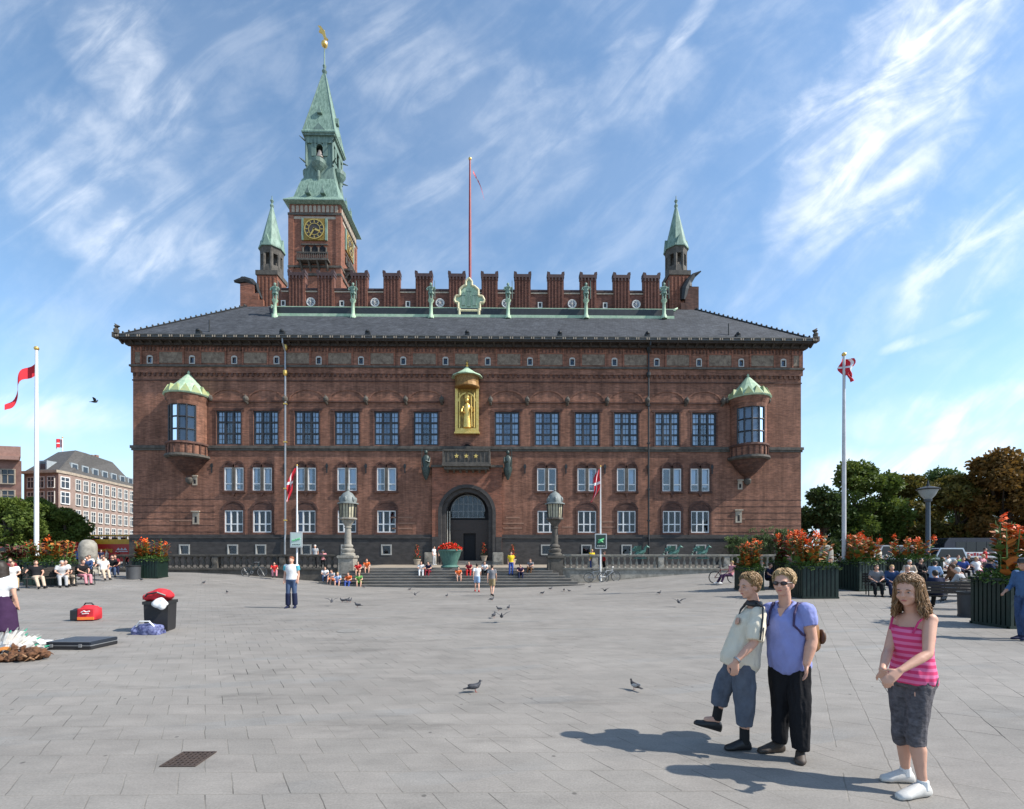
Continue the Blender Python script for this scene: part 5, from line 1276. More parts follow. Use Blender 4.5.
# ---------------------------------------------------------------- bronze dragons on the balustrade
def dragon(px, label):
    b = at(px, 556, BY); t = thing('dragon_statue', (b.x, BY, 1.52), label, 'statue', 'bronze dragons on the balustrade')
    q = MB().box(-.45, .45, -.16, .16, .0, .07)
    q.tube([(-.62, 0, .25), (-.45, 0, .2), (-.2, 0, .34), (.1, 0, .42), (.3, 0, .55), (.38, 0, .78), (.5, -.02, .86), (.66, -.04, .8)], [.03, .08, .15, .17, .12, .09, .1, .03], 8)
    for x, y in ((-.22, .1), (-.22, -.1), (.18, .1), (.2, -.12)): q.tube([(x, y, .32), (x + .06, y * 1.2, .18), (x, y * 1.2, .07)], [.07, .045, .04], 6)
    for a, b_ in (((.5, .04, .9), (.42, .06, 1.02)), ((.5, -.04, .9), (.44, -.06, 1.03))): q.tube([a, b_], [.02, .006], 5)
    q.tube([(-.6, 0, .24), (-.75, 0, .35), (-.7, 0, .5), (-.58, 0, .45)], [.04, .035, .03, .012], 6)
    q.build('body', BRONZE, t, True)
    for s in (-1, 1):
        w_ = MB(); root = Vector((.05, s * .08, .5)); tips = [Vector((-.02, s * .4, .95)), Vector((-.3, s * .42, .92)), Vector((-.52, s * .36, .74)), Vector((-.55, s * .26, .52))]
        for tp_ in tips: w_.tube([root, root.lerp(tp_, .5) + Vector((0, 0, .07)), tp_], [.03, .022, .008], 5)
        for i in range(3): w_.add([root, tips[i], tips[i].lerp(tips[i + 1], .5).lerp(root, .15), tips[i + 1]], [(0, 1, 2, 3)])
        w_.build('wing', BRONZE, t, recalc=False)
dragon(640, 'green bronze winged dragon nearest the lantern column on the right balustrade'); dragon(673.5, 'middle one of three green winged dragons on the balustrade'); dragon(702, 'rightmost green winged dragon on the balustrade')

# ---------------------------------------------------------------- stone pillars, street lamp
def pillar(px, py, pt, label, w_=.62):
    g_ = on(px, py); h = at(px, pt, g_.y).z - g_.z; t = thing('round_pillar', g_, label, 'pillar')
    MB().lathe([(w_ * 1.05, 0), (w_ * 1.05, .15), (w_ * .95, .2), (w_ * .95, h * .45), (w_ * 1.02, h * .47), (w_ * 1.02, h * .52)], seg=22).build('drum', STONE, t, True)
    MB().lathe([(w_ * 1.0, h * .521), (w_ * .98, h * .78), (w_ * .9, h * .88), (w_ * .6, h * .97), (w_ * .2, h), (0, h)], seg=22).build('dome', STONE, t, True)
pillar(88, 573, 539.5, 'grey domed stone pillar behind the benches on the left', .5); pillar(826, 573, 545, 'grey domed stone pillar behind the planters on the right', .42)
b = dp(928, 555, 30); b.z = gz(b.x, b.y); hl = at(928, 486, b.y).z - b.z
t = thing('street_lamp', b, 'tall dark street lamp with a wide glass bowl in front of the trees', 'street lamp')
MB().lathe([(.2, 0), (.2, 1.1), (.13, 1.2), (.12, hl - 1.0), (.2, hl - .95), (.22, hl - .85)], seg=14).build('post', mat('blue_grey_paint', (.05, .065, .08), .5), t, True)
MB().lathe([(.16, hl - .85), (.36, hl - .6), (.52, hl - .25)], seg=20).build('glass_bowl', mat('milky_glass', (.25, .28, .28), .2, var=.15), t, True)
MB().lathe([(.6, hl - .24), (.62, hl - .18), (.3, hl - .06), (.08, hl + .0), (.03, hl + .35)], seg=20).build('hood', IRON, t, True)

# ---------------------------------------------------------------- vehicles
def wheel(x, y, r_, parent, name='wheel'):
    q = MB().lathe([(r_ * .55, -.1), (r_, -.1), (r_, .1), (r_ * .55, .1)], seg=20, ring=True, M=Matrix.Translation((x, y, r_)) @ Matrix.Rotation(R(90), 4, 'X')); w_ = q.build(name, mat('tyre_rubber', (.02, .02, .02), .8), parent)
    MB().lathe([(0, -.07), (r_ * .56, -.07), (r_ * .56, .07), (0, .07)], seg=16, M=Matrix.Translation((x, y, r_)) @ Matrix.Rotation(R(90), 4, 'X')).build('hubcap', STEEL, w_)
WG = mat('dark_vehicle_glass', (.012, .016, .02), .08, var=.1)
def coach(loc, rz, label, col, L_=11, H=3.2, text=None, tcol=None, band_=None):
    t = thing('coach', loc, label, 'coach', None, rz); h = L_ / 2
    q = MB(); q.prism([(-h, .35), (h - .15, .35), (h, 1.2), (h - .25, H * .8), (h - .7, H), (-h + .1, H), (-h, H - .15)], -1.25, 1.25, 'y'); q.build('body', col, t)
    q = MB(); n = 7
    for k in range(n): a = -h + .35 + k * (L_ - 1.7) / n; q.box(a, a + (L_ - 1.7) / n - .08, -1.27, 1.27, H * .5, H - .42)
    q.build('side_window_band', WG, t); q = MB().prism([(h - .04, 1.25), (h + .02, 1.25), (h - .22, H * .8), (h - .6, H - .12), (h - .66, H - .15)], -1.15, 1.15, 'y'); q.build('windscreen', WG, t)
    for x in (-h + 2.2, h - 2.3):
        for s in (-1.15, 1.15): wheel(x, s, .48, t)
    if band_: MB().box(-h + .5, h - .9, 1.251, 1.285, H * .3, H * .5 - .02).build('side_panel', band_, t)
    if text:
        q = MB(); rr = random.Random(4); x = -2.2
        while x < 2.2: w_ = rr.uniform(.14, .3); q.box(x, x + w_, 1.287, 1.3, H * .36, H * .36 + rr.uniform(.22, .34)); x += w_ + .09
        q.build('red_lettering', tcol, t)
    for s in (-1, 1): MB().box(h - .1, h + .02, s * 1.0 - .14, s * 1.0 + .14, .6, .8).build('headlight', WHITE, t)
    return t
def gcar(px, Y): p = at(px, 555, Y); return (p.x, Y, .617)
coach(gcar(-2, 55), math.pi, 'dark coach with a tan side band behind the left planters', mat('black_coach_paint', (.015, .017, .03), .25), band_=mat('tan_paint', (.55, .38, .17), .5), L_=9.0, H=3.2)
coach(gcar(975, 52), math.pi, 'black coach with a white side panel and small red lettering behind the right benches', mat('black_coach_paint', (.015, .017, .03), .25), L_=9.5, H=3.0, band_=mat('white_panel', (.7, .68, .66), .4), text=True, tcol=mat('dark_red_letter', (.3, .01, .02), .5))
def car(loc, rz, label, col, L_=4.3, H=1.45, van=False):
    t = thing('parked_car', loc, label, 'car', 'vehicles parked by the trees', rz); h = L_ / 2
    prof = [(-h, .3), (h, .3), (h, .7), (h - .8, .85), (h - 1.3, H), (-h + .5, H), (-h, .95)] if not van else [(-h, .3), (h, .3), (h, .95), (h - .7, 1.1), (h - 1.3, H), (-h + .1, H), (-h, H - .2)]
    q = MB().prism(prof, -.82, .82, 'y'); q.build('body', col, t)
    zt = H - .12; zb_ = .9 if not van else 1.15
    q = MB(); q.prism([(h - .95, zb_), (h - 1.35, zt), (-h + .6, zt), (-h + .2, zb_)], -.835, .835, 'y'); q.build('side_window_band', WG, t)
    q = MB().prism([(h - .82, zb_), (h - 1.26, zt), (h - 1.22, zt + .01), (h - .78, zb_ - .0)], -.7, .7, 'y'); q.build('windscreen', WG, t)
    for x in (-h + .8, h - .8):
        for s in (-.74, .74): wheel(x, s, .31, t)
    for s in (-.6, .6): MB().box(h - .05, h + .02, s - .15, s + .15, .55, .7).build('headlight', WHITE, t)
car(gcar(888, 51), math.pi, 'pale grey van parked under the trees behind the right planters', mat('white_car_paint', (.4, .42, .44), .25), 5.0, 2.2, True)
car(gcar(921, 54), math.pi, 'silver car parked left of the black coach', mat('silver_car_paint', (.2, .21, .22), .25, metal=.4), 4.3, 1.7)
car(gcar(941, 50.0), math.pi, 'pale blue car just left of the coach near the street lamp', mat('pale_blue_car_paint', (.45, .52, .58), .25), 4.2, 1.9)
# red open-top double decker
def doubledecker(loc, rz, label, L_, seed, upper):
    t = thing('double_decker_bus', loc, label, 'bus', 'sightseeing buses behind the balustrade', rz); h = L_ / 2
    MB().prism([(-h, .35), (h, .35), (h, 2.3), (h - .1, 2.5), (-h, 2.5)], -1.25, 1.25, 'y').build('lower_body', REDP, t)
    q = MB(); q.box(-h, h - .1, -1.25, -1.18, 2.5, 3.1); q.box(-h, h - .1, 1.18, 1.25, 2.5, 3.1); q.box(-h, -h + .07, -1.179, 1.179, 2.5, 3.1); q.box(h - .2, h - .12, -1.179, 1.179, 2.5, 3.4); q.build('upper_rail', mat('yellow_bus_paint', (.75, .38, .02), .4) if upper else REDP, t)
    q = MB(); n = 7
    for k in range(n): a = -h + .5 + k * (L_ - 1.4) / n; q.box(a, a + (L_ - 1.4) / n - .1, -1.268, 1.268, 1.45, 2.15)
    if not upper: q.build('side_window_band', WG, t)
    else:
        q2 = MB()
        for k in range(8): a = -h + .3 + k * (L_ - 1) / 8; q2.box(a, a + .05, -1.2, -1.15, 3.1, 3.5); q2.box(a, a + .05, 1.15, 1.2, 3.1, 3.5)
        q2.box(-h, h, -1.25, 1.25, 3.5, 3.64); q2.build('canopy', mat('yellow_bus_paint', (.75, .38, .02), .4), t)
        MB().box(-h + .4, h - .3, -1.262, -1.251, .9, 1.4).build('lower_window_band', WG, t)
    for k in range(8):
        x = -h + .9 + k * (L_ - 1.8) / 7; q = MB()
        for y in (-.75, .75): q.box(x - .05, x + .05, y - .4, y + .4, 2.6, 3.35, bev=.03); q.box(x, x + .4, y - .4, y + .4, 2.85, 2.95)
        q.build('seat_row', mat('seat_blue', (.03, .05, .15), .7), t)
    for x in (-h + 2, h - 2):
        for s in (-1.15, 1.15): wheel(x, s, .46, t)
    return t
bs = doubledecker(gcar(115, 60.5), math.pi, 'red and yellow double decker tour bus at the left corner of the hall', 9.5, 1, True)
text_part('sightseeing', .62, mat('yellow_letter', (.95, .6, .05), .5), bs, (.6, 1.3, 1.8), (R(90), 0, math.pi), .01)
q = MB()
for dx in (0, .5, 1.0): q.prism([(-2.5 + dx * .8, 1.75), (-2.25 + dx * .8, 2.05), (-2.0 + dx * .8, 1.75)], 1.27, 1.3, 'y')
q.box(-2.6, -1.1, 1.27, 1.3, 1.55, 1.65); q.build('white_emblem', WHITE, bs)
bs = doubledecker(gcar(50, 58), math.pi, 'red open top tour bus with orange flame stripe behind the left planters', 8.5, 2, False)
q = MB(); q.prism([(-4.2, .6), (-2.4, .6), (-1.2, 2.4), (-2.0, 2.4)], 1.275, 1.29, 'y'); q.prism([(-3.4, .6), (-3.0, .6), (-1.7, 2.4), (-1.9, 2.4)], 1.291, 1.3, 'y'); q.build('flame_stripe', mat('orange_bus_stripe', (.85, .3, .02), .4), bs)

# ---------------------------------------------------------------- background buildings
PINK = mat('pink_render', (.28, .2, .165), .85, var=.2, scale=.6); PBR = mat('brown_pink_brick', (.24, .13, .10), .85, var=.25, scale=1.5)
MANS = mat('mansard_tiles', (.085, .08, .075), .8, var=.3, scale=2, stretch=(1, 1, 4)); DORM = mat('dormer_zinc', (.3, .34, .36), .6, var=.15)
def face_win(t, P_, Q_, z0, z1, cols, w_, out, mfr, m0=.5, name='window'):
    P_, Q_ = Vector(P_), Vector(Q_); L_ = (Q_ - P_).length; u = (Q_ - P_) / L_; nrm = Vector((u.y, -u.x, 0)) * out
    ang = math.atan2(u.y, u.x)
    for i in range(cols):
        c = P_ + u * (m0 + (i + .5) * (L_ - 2 * m0) / cols); M = Matrix.Translation((c.x, c.y, 0)) @ Matrix.Rotation(ang, 4, 'Z')
        s = 1 if out > 0 else -1; h = w_ / 2
        f = MB()
        def bb(x0, x1, a, b_, zz0, zz1): f.box(x0, x1, *sorted((-a * s, -b_ * s)), zz0, zz1, M=M)
        bb(-h - .12, -h, .0, .1, z0 - .1, z1 + .12); bb(h, h + .12, .0, .1, z0 - .1, z1 + .12); bb(-h, h, .0, .1, z1, z1 + .12); bb(-h, h, .0, .18, z0 - .14, z0); bb(-.04, .04, .03, .07, z0, z1); bb(-h, h, .03, .07, z0 + (z1 - z0) * .62, z0 + (z1 - z0) * .68)
        w = f.build(name, mfr, t)
        g = MB(); g.box(-h, h, *sorted((-.005 * s, -.028 * s)), z0, z1, M=M); g.build('pane', mat('town_glass', (.03, .04, .055), .12, var=.4, scale=.4), w)
t = thing('corner_building', (0, 0, 0), 'pink and brown corner apartment block with mansard roof and dormers', 'building')
A0 = at(24, 500, 76); A1 = at(58.5, 500, 74.6); A2 = at(71, 500, 76.7); A3 = at(136, 500, 93.5); 
for v in (A0, A1, A2, A3): v.z = 0
zt_ = 14.4
bk = A3 + Vector((-13, 4, 0)); bk0 = A0 + Vector((-2, 18, 0))
q = MB().prism([(v.x, v.y) for v in (A0, A1, A2, A3, bk, bk0)], .3, zt_, 'z'); q.build('wall', [PINK], t)
q = MB(); c_ = Vector((0, 0, 0))
def inset(v, d): cc = (A1 + A3 + bk0) / 3; return v + (cc - v).normalized() * d
q.prism([(v.x, v.y) for v in [inset(v, -.5) for v in (A0, A1, A2, A3, bk, bk0)]], zt_ + .002, zt_ + .4, 'z'); q.build('cornice', SAND, t)
lo = [inset(v, 0) for v in (A0, A1, A2, A3, bk, bk0)]; hi = [inset(v, 4.6) for v in (A0, A1, A2, A3, bk, bk0)]
q = MB(); q.loft([[Vector((v.x, v.y, zt_ + .4)) for v in lo], [Vector((v.x, v.y, zt_ + 4.4)) for v in hi]]); q.build('roof', MANS, t)
rows = [(2.0, 3.8), (4.7, 6.4), (7.3, 8.9), (9.8, 11.5), (12.2, 13.8)]
for (a, b_) in rows:
    face_win(t, A2, A3, a, b_, 9, .95, 1, CREAMW, .6)
    if a > 7: face_win(t, A0, A1, a, b_, 3, 1.2, 1, CREAMW, .4); face_win(t, A1, A2, a, b_, 1, 1.35, 1, WHITE, .2)
def dormers(P_, Q_, n, zb_):
    u = (Q_ - P_).normalized(); nn_ = Vector((-u.y, u.x, 0))
    for i in range(n):
        c = P_ + (Q_ - P_) * ((i + .5) / n) + nn_ * .5; M = Matrix.Translation((c.x, c.y, zb_)) @ Matrix.Rotation(math.atan2(u.y, u.x), 4, 'Z')
        d = MB().box(-.75, .75, -.25, 2.2, 0, 1.6, M=M).build('dormer', DORM, t); MB().box(-.5, .5, -.29, -.252, .25, 1.4, M=M).build('pane', mat('town_glass', (.03, .04, .055), .12), d)
dormers(A2, A3, 7, zt_ + .45); dormers(A0, A1, 1, zt_ + .45)
q = MB(); c = inset(A3, 6); q.box(c.x - 3.2, c.x - 1.2, c.y - 1, c.y + 1, zt_ + 3.5, zt_ + 4.9); 
for k in range(3): q.box(c.x - 3 + k * .7, c.x - 2.7 + k * .7, c.y - .3, c.y + .3, zt_ + 4.9, zt_ + 5.4)
q.build('chimney', PBR, t)
t = thing('brick_building', (0, 0, 0), 'brown brick building with pale cornice at the left edge', 'building')
B0, B1 = at(-60, 500, 64), at(21.5, 500, 65.6); B2 = at(17, 500, 79); B3 = at(-60, 500, 77)
for v in (B0, B1, B2, B3): v.z = 0
zt_ = at(21.5, 461, 65.6).z
MB().prism([(v.x, v.y) for v in (B0, B1, B2, B3)], .3, zt_, 'z').build('wall', PBR, t)
q = MB(); q.prism([(B0.x, B0.y - .8), (B1.x + .5, B1.y - .8), (B2.x + .5, B2.y), (B3.x, B3.y)], zt_ + .002, zt_ + .5, 'z'); q.prism([(B0.x, B0.y - .2), (B1.x + .1, B1.y - .2), (B2.x, B2.y), (B3.x, B3.y)], zt_ + .5, zt_ + 1.9, 'z'); q.build('cornice', mat('pink_cornice', (.38, .22, .17), .85), t)
for (a, b_) in ((2.8, 4.6), (5.7, 7.5), (8.7, 10.4), (11.4, 13.2)): face_win(t, B0, B1, a, b_, 5, 1.5, 1, SAND, .8)
# ================================================================ trees
def leafmat(name, a, b_):
    m = mat(name, a, .65, col2=b_, scale=.9, spec=.3, detail=6); nt = m.node_tree; b = nt.nodes['Principled BSDF']
    out = nt.nodes['Material Output']; tr = nt.nodes.new('ShaderNodeBsdfTranslucent'); mx = nt.nodes.new('ShaderNodeMixShader'); mx.inputs[0].default_value = .3
    src = b.inputs['Base Color'].links[0].from_socket; nt.links.new(src, tr.inputs[0]); nt.links.new(b.outputs[0], mx.inputs[1]); nt.links.new(tr.outputs[0], mx.inputs[2]); nt.links.new(mx.outputs[0], out.inputs[0]); return m
LG = leafmat('green_leaves', (.05, .085, .016), (.15, .2, .035)); LD = leafmat('dark_green_leaves', (.022, .045, .014), (.07, .11, .028)); LB = leafmat('browning_leaves', (.08, .055, .014), (.27, .14, .03)); LY = leafmat('light_green_leaves', (.06, .1, .03), (.13, .19, .06))
LB2 = leafmat('green_brown_leaves', (.06, .07, .015), (.2, .15, .03))
BARK = mat('bark', (.06, .045, .032), .9, var=.3, scale=6, bump=.6)
def tree(px, Y, w_px, top_py, bot_py, label, lm, seed, n=7000, ls=.5, group=None, cat_='tree', fuzz=1.0):
    r = random.Random(seed); b = at(px, 555, Y); z0 = .6; zt = at(px, top_py, Y).z - z0; zb_ = max(at(px, bot_py, Y).z - z0, .8); W = w_px * Y / F / 2
    t = thing('broadleaf_tree', (b.x, Y, z0), label, cat_, group)
    q = MB(); hh = zb_ + (zt - zb_) * .35; q.tube([(0, 0, -.2), (.05, 0, hh * .5), (0, .1, hh)], [.38, .27, .2], 8)
    blobs = []
    nb = 42
    for i in range(nb):
        a = r.uniform(0, 6.28); u = r.uniform(.0, 1); zz_ = zb_ + (zt - zb_) * (.1 + .8 * u); env = math.sin(math.pi * min(1, .25 + .68 * u)) ** .7; rr = W * env * math.sqrt(r.uniform(.1, 1)) * .82
        rad = r.uniform(.13, .27) * min(W, (zt - zb_) / 1.6); blobs.append((Vector((rr * math.cos(a), rr * math.sin(a) * .8, zz_)), rad))
    blobs.append((Vector((0, 0, zt - .25 * W)), W * .26))
    for c, rad in blobs[:14]:
        s = Vector((0, .05, hh * r.uniform(.55, 1))); q.tube([s, s.lerp(c, .5) + Vector((0, 0, .3)), c], [.13, .08, .03], 5)
    q.build('trunk', BARK, t, True)
    g = MB(); tot = sum(x[1] ** 2 for x in blobs)
    for c, rad in blobs:
        for i in range(int(1.35 * n * rad * rad / tot)):
            d = rv(r); k = rad * (r.uniform(.55, 1.0) ** .6) * (1 + .35 * noise.noise((c + d * rad) * 1.3)) * (1.25 if r.random() < .06 * fuzz else 1)
            p = c + Vector((d.x, d.y, d.z * .8)) * k; dd = (rv(r) + d * .6 + Vector((0, 0, -.15))).normalized(); side = dd.cross(rv(r)).normalized(); l = ls * r.uniform(.6, 1.2)
            g.v += [p, p + dd * l * .5 + side * l * .3, p + dd * l, p + dd * l * .5 - side * l * .3]; nq = len(g.v); g.quad(nq - 4, nq - 3, nq - 2, nq - 1)
    g.build('crown', lm, t, recalc=False)
    return t
G1 = 'trees behind the right side of the square'
tree(822, 60, 62, 486, 552, 'small dark tree right beside the hall corner', LD, 1, 7000, group=G1)
tree(862, 62, 84, 461, 549, 'rounded green tree behind the grey flagpole', LG, 2, 12000, group=G1)
tree(906, 66, 60, 474, 550, 'brownish green tree behind the street lamp', LB2, 3, 8000, group=G1)
tree(940, 78, 60, 467, 545, 'light green tree showing behind the brown ones', LY, 4, 7000, group=G1)
tree(958, 58, 84, 474, 549, 'dark reddish tree right of the street lamp', LB2, 5, 11000, group=G1)
tree(1003, 55, 92, 447, 548, 'tallest browning tree at the right edge', LB, 6, 13000, group=G1)
tree(1060, 57, 90, 455, 548, 'browning tree cut by the right edge of the photo', LB, 7, 6000, group=G1)
tree(885, 80, 120, 500, 553, 'dark tree mass far behind the rounded green tree', LD, 8, 9000, group=G1)
tree(980, 84, 120, 490, 553, 'dark green tree far behind the coach', LD, 9, 9000, group=G1)
G2 = 'clipped trees on the left'
tree(8, 46, 60, 499, 548, 'low green tree at the left edge of the photo', LG, 11, 9000, .3, G2)
tree(38, 49, 52, 497, 547, 'low green tree behind the left flagpole', LG, 12, 9000, .3, G2)
tree(66, 50, 46, 507, 546, 'rightmost low green tree in front of the pink building', LG, 13, 8000, .3, G2)
# hedge under the right trees (countless small shrubs)
q = MB(); r = random.Random(8)
for i in range(16000):
    x = r.uniform(33, 100); y = 70 + r.uniform(-1.5, 1.5); z = .6 + (2.3 + 1.0 * noise.noise(Vector((x * .3, 0, 3)))) * math.sqrt(r.random()); d = rv(r); s = d.cross(rv(r)).normalized() * .13; p = Vector((x, y, z))
    q.v += [p, p + d * .2 + s, p + d * .4, p + d * .2 - s]; nq = len(q.v); q.quad(nq - 4, nq - 3, nq - 2, nq - 1)
tag(q.build('undergrowth', LG, recalc=False), 'green undergrowth below the trees on the right', 'shrubbery', kind='stuff')
# ivy bush against the hall
xa, xb = at(730, 545, FY - 1.2).x, at(800, 545, FY - 1.2).x
t = thing('climbing_bush', ((xa + xb) / 2, FY - 1.2, TZ - .3), 'broad green climbing bush with arching sprigs against the hall plinth', 'bush'); q = MB(); st_ = MB(); r = random.Random(21); W = (xb - xa)
for k in range(95):
    x = r.uniform(-.5, .5) * W; y = r.uniform(-.7, .5); H_ = r.uniform(2.3, 3.8) * (1 - .25 * max(0, -x / W * 2)); lean = r.uniform(-.9, .5); pts = [Vector((x, y, 0)), Vector((x + lean * .3, y - .1, H_ * .6)), Vector((x + lean, y - .3, H_)), Vector((x + lean * 1.8, y - .5, H_ * .93))]
    st_.tube(pts, [.02, .015, .01, .004], 4)
    for i in range(110):
        u = r.random() ** .8 * 2.999; a = int(u); p = pts[a].lerp(pts[a + 1], u - a); leafquad(q, p + rv(r) * .06, rv(r) + Vector((0, 0, .5)), Vector((0, 0, 1)), .2, .07)
for i in range(3500): leafquad(q, Vector((r.uniform(-.5, .5) * W, r.uniform(-.2, .6), 2.6 * r.random())), rv(r), Vector((0, 0, 1)), .2, .1)
st_.build('stems', BARK, t); q.build('leaves', leafmat('ivy_leaves', (.06, .1, .035), (.19, .26, .11)), t, recalc=False)
# ================================================================ people
def skinmat(name, c): return mat(name, c, .5, var=.06, scale=14, spec=.35)
SK = skinmat('skin', (.6, .335, .235)); SK2 = skinmat('tanned_skin', (.5, .26, .17))
CLM = {}
def cloth(name, c, var=.12, scale=8): return mat('cloth_' + name, c, .85, var=var, scale=scale, bump=.25, bscale=26, spec=.2)
def V(*a): return Vector(a)
def frame(lat, up):
    u = up.normalized(); l = (lat - u * lat.dot(u)).normalized(); f = l.cross(u)      # f points to the back
    return l, -f, u
def ovalr(c, l, f, a, b_, n=18): return [c + l * math.cos(2 * math.pi * k / n) * a + f * math.sin(2 * math.pi * k / n) * b_ for k in range(n)]
def limb(mb, pts, rads, caps=True):
    mb.tube(pts, rads, 12)
    if caps:
        for p, r_ in ((pts[0], rads[0]), (pts[-1], rads[-1])): mb.ell(p, (r_,) * 3, u=12, w=8)
        for p, r_ in zip(pts[1:-1], rads[1:-1]): mb.ell(p, (r_ * .98,) * 3, u=12, w=8)
def M3(l, f, u): return Matrix((l, f, u)).transposed()      # local x=l, y=f, z=u
def hand(mb, w, d, palm, s=1.0, curl=.5, fine=True):
    """w wrist, d direction of the hand, palm = normal the palm faces"""
    d = d.normalized(); palm = (palm - d * palm.dot(d)).normalized(); side = d.cross(palm)
    mb.loft([ovalr(w - d * .01, side, palm, .026 * s, .02 * s, 10), ovalr(w + d * .03 * s, side, palm, .034 * s, .018 * s, 10), ovalr(w + d * .085 * s, side, palm, .04 * s, .014 * s, 10), ovalr(w + d * .095 * s, side, palm, .036 * s, .011 * s, 10)])
    if not fine:
        mb.loft([ovalr(w + d * .08 * s, side, palm, .036 * s, .013 * s, 8), ovalr(w + d * .16 * s + palm * curl * .06, side, palm, .026 * s, .012 * s, 8)]); return
    for i, (o, L_) in enumerate(((-.030, .068), (-.0105, .078), (.0095, .073), (.029, .058))):
        b0 = w + d * .086 * s + side * o * s; k1 = b0 + (d + palm * curl * .35).normalized() * L_ * .45 * s; k2 = k1 + (d + palm * curl * 1.1).normalized() * L_ * .33 * s; k3 = k2 + (d + palm * curl * 2).normalized() * L_ * .27 * s
        mb.tube([b0 - d * .02, b0, k1, k2, k3], [.009 * s, .0095 * s, .009 * s, .008 * s, .006 * s], 8); mb.ell(k3, (.0068 * s,) * 3, u=8, w=5)
    b0 = w + d * .03 * s - side * .03 * s; k1 = b0 + (d * .8 - side * .75 + palm * .3).normalized() * .04 * s; k2 = k1 + (d * 1.0 - side * .2 + palm * .4).normalized() * .03 * s
    mb.tube([b0 + side * .012, b0, k1, k2], [.013 * s, .013 * s, .0105 * s, .008 * s], 8); mb.ell(k2, (.0085 * s,) * 3, u=8, w=5)
def head_geo(mb, c, l, f, u, s=1.0):
    m = M3(l, f, u)
    def e(x, y, z, rx, ry, rz): mb.ell(c + m @ V(x * s, y * s, z * s), (rx * s, ry * s, rz * s), m, 16, 11)
    e(0, -.012, .028, .074, .092, .09); e(0, .022, -.035, .058, .064, .075); e(0, .058, -.088, .024, .02, .02); e(0, .02, -.07, .048, .05, .04)
    e(0, .072, .022, .05, .018, .013)
    for x in (-1, 1): e(x * .034, .062, -.03, .024, .022, .024); e(x * .076, -.008, -.012, .01, .02, .032)
    mb.tube([c + m @ V(0, .084 * s, .014 * s), c + m @ V(0, .106 * s, -.022 * s), c + m @ V(0, .098 * s, -.034 * s)], [.008 * s, .0125 * s, .012 * s], 8); mb.ell(c + m @ V(0, .1 * s, -.026 * s), (.014 * s, .011 * s, .01 * s), m, 8, 6)
    e(0, .078, -.058, .02, .012, .013)
def shoe(mb, heel, toe, w_=.045, h_=.05, up=V(0, 0, 1)):
    d = (toe - heel); L_ = d.length; d = d.normalized(); side = d.cross(up).normalized(); up = side.cross(d)
    if up.z < 0: up = -up
    pr = [(0, .6, .75), (.06, .82, 1.0), (.3, .85, 1.2), (.5, .88, .95), (.75, 1.05, .62), (.93, .85, .5), (1.0, .45, .32)]
    rs_ = []
    for t, a, b_ in pr:
        c = heel + d * (t * L_) + up * (h_ * b_ * .5)
        ring = []
        for k in range(14):
            an = 2 * math.pi * k / 14; y = math.sin(an); ring.append(c + side * math.cos(an) * w_ * a + up * max(-1, y * 1.15) * h_ * b_ * .5)
        rs_.append(ring)
    mb.loft(rs_)

def torso_rings(J, sc, lo=0.0, hi=1.0, extra=0.0, n=18, prof=None, flare=0.0):
    """rings from the crotch to the neck; sc = overall width factor"""
    lh = (J['hipL'] - J['hipR']).normalized(); ls_ = (J['shL'] - J['shR']).normalized()
    spine = [J['pelvis'] - (J['waist'] - J['pelvis']).normalized() * .07, J['pelvis'], J['waist'], J['chest'], (J['shL'] + J['shR']) / 2 + (J['neck'] - J['chest']).normalized() * .01, J['neck']]
    prof = prof or [(.10, .085), (.165, .115), (.14, .105), (.165, .12), (.15, .085), (.058, .06)]
    key = [0, .14, .42, .74, .92, 1.0]; out = []
    m = 15
    for i in range(m + 1):
        t = lo + (hi - lo) * i / m
        k = max(j for j in range(6) if key[j] <= t + 1e-9); k = min(k, 4); w_ = (t - key[k]) / (key[k + 1] - key[k]); w_ = max(0, min(1, w_)); wsm = w_ * w_ * (3 - 2 * w_)
        def cr(j): return spine[max(0, min(5, j))]
        p0, p1, p2, p3 = cr(k - 1), cr(k), cr(k + 1), cr(k + 2)
        c = ((p1 * 2) + (p2 - p0) * w_ + (p0 * 2 - p1 * 5 + p2 * 4 - p3) * w_ ** 2 + (-p0 + p1 * 3 - p2 * 3 + p3) * w_ ** 3) / 2
        tan = (p2 - p1).normalized(); lat = lh.lerp(ls_, t); l, f, u = frame(lat, tan)
        a = (prof[k][0] * (1 - wsm) + prof[k + 1][0] * wsm) * sc + extra + flare * max(0, .5 - t); b_ = (prof[k][1] * (1 - wsm) + prof[k + 1][1] * wsm) * sc + extra + flare * max(0, .5 - t)
        out.append(ovalr(c, l, f, a, b_, n))
    return out

DEF = dict(pelvis=V(0, 0, .93), waist=V(0, 0, 1.09), chest=V(0, .0, 1.27), neck=V(0, .01, 1.44), head=V(0, -.02, 1.585), shL=V(.175, 0, 1.39), shR=V(-.175, 0, 1.39), elL=V(.22, .03, 1.11), elR=V(-.22, .03, 1.11), wrL=V(.22, -.06, .87), wrR=V(-.22, -.06, .87),
           hipL=V(.09, 0, .9), hipR=V(-.09, 0, .9), knL=V(.1, -.02, .49), knR=V(-.1, -.02, .49), anL=V(.11, .02, .08), anR=V(-.11, .02, .08), toeL=V(.14, -.17, .0), toeR=V(-.14, -.17, .0), face=V(0, -1, 0))
def pose(**k): d = dict(DEF); d.update({a: (V(*b_) if not isinstance(b_, Vector) else b_) for a, b_ in k.items()}); return d

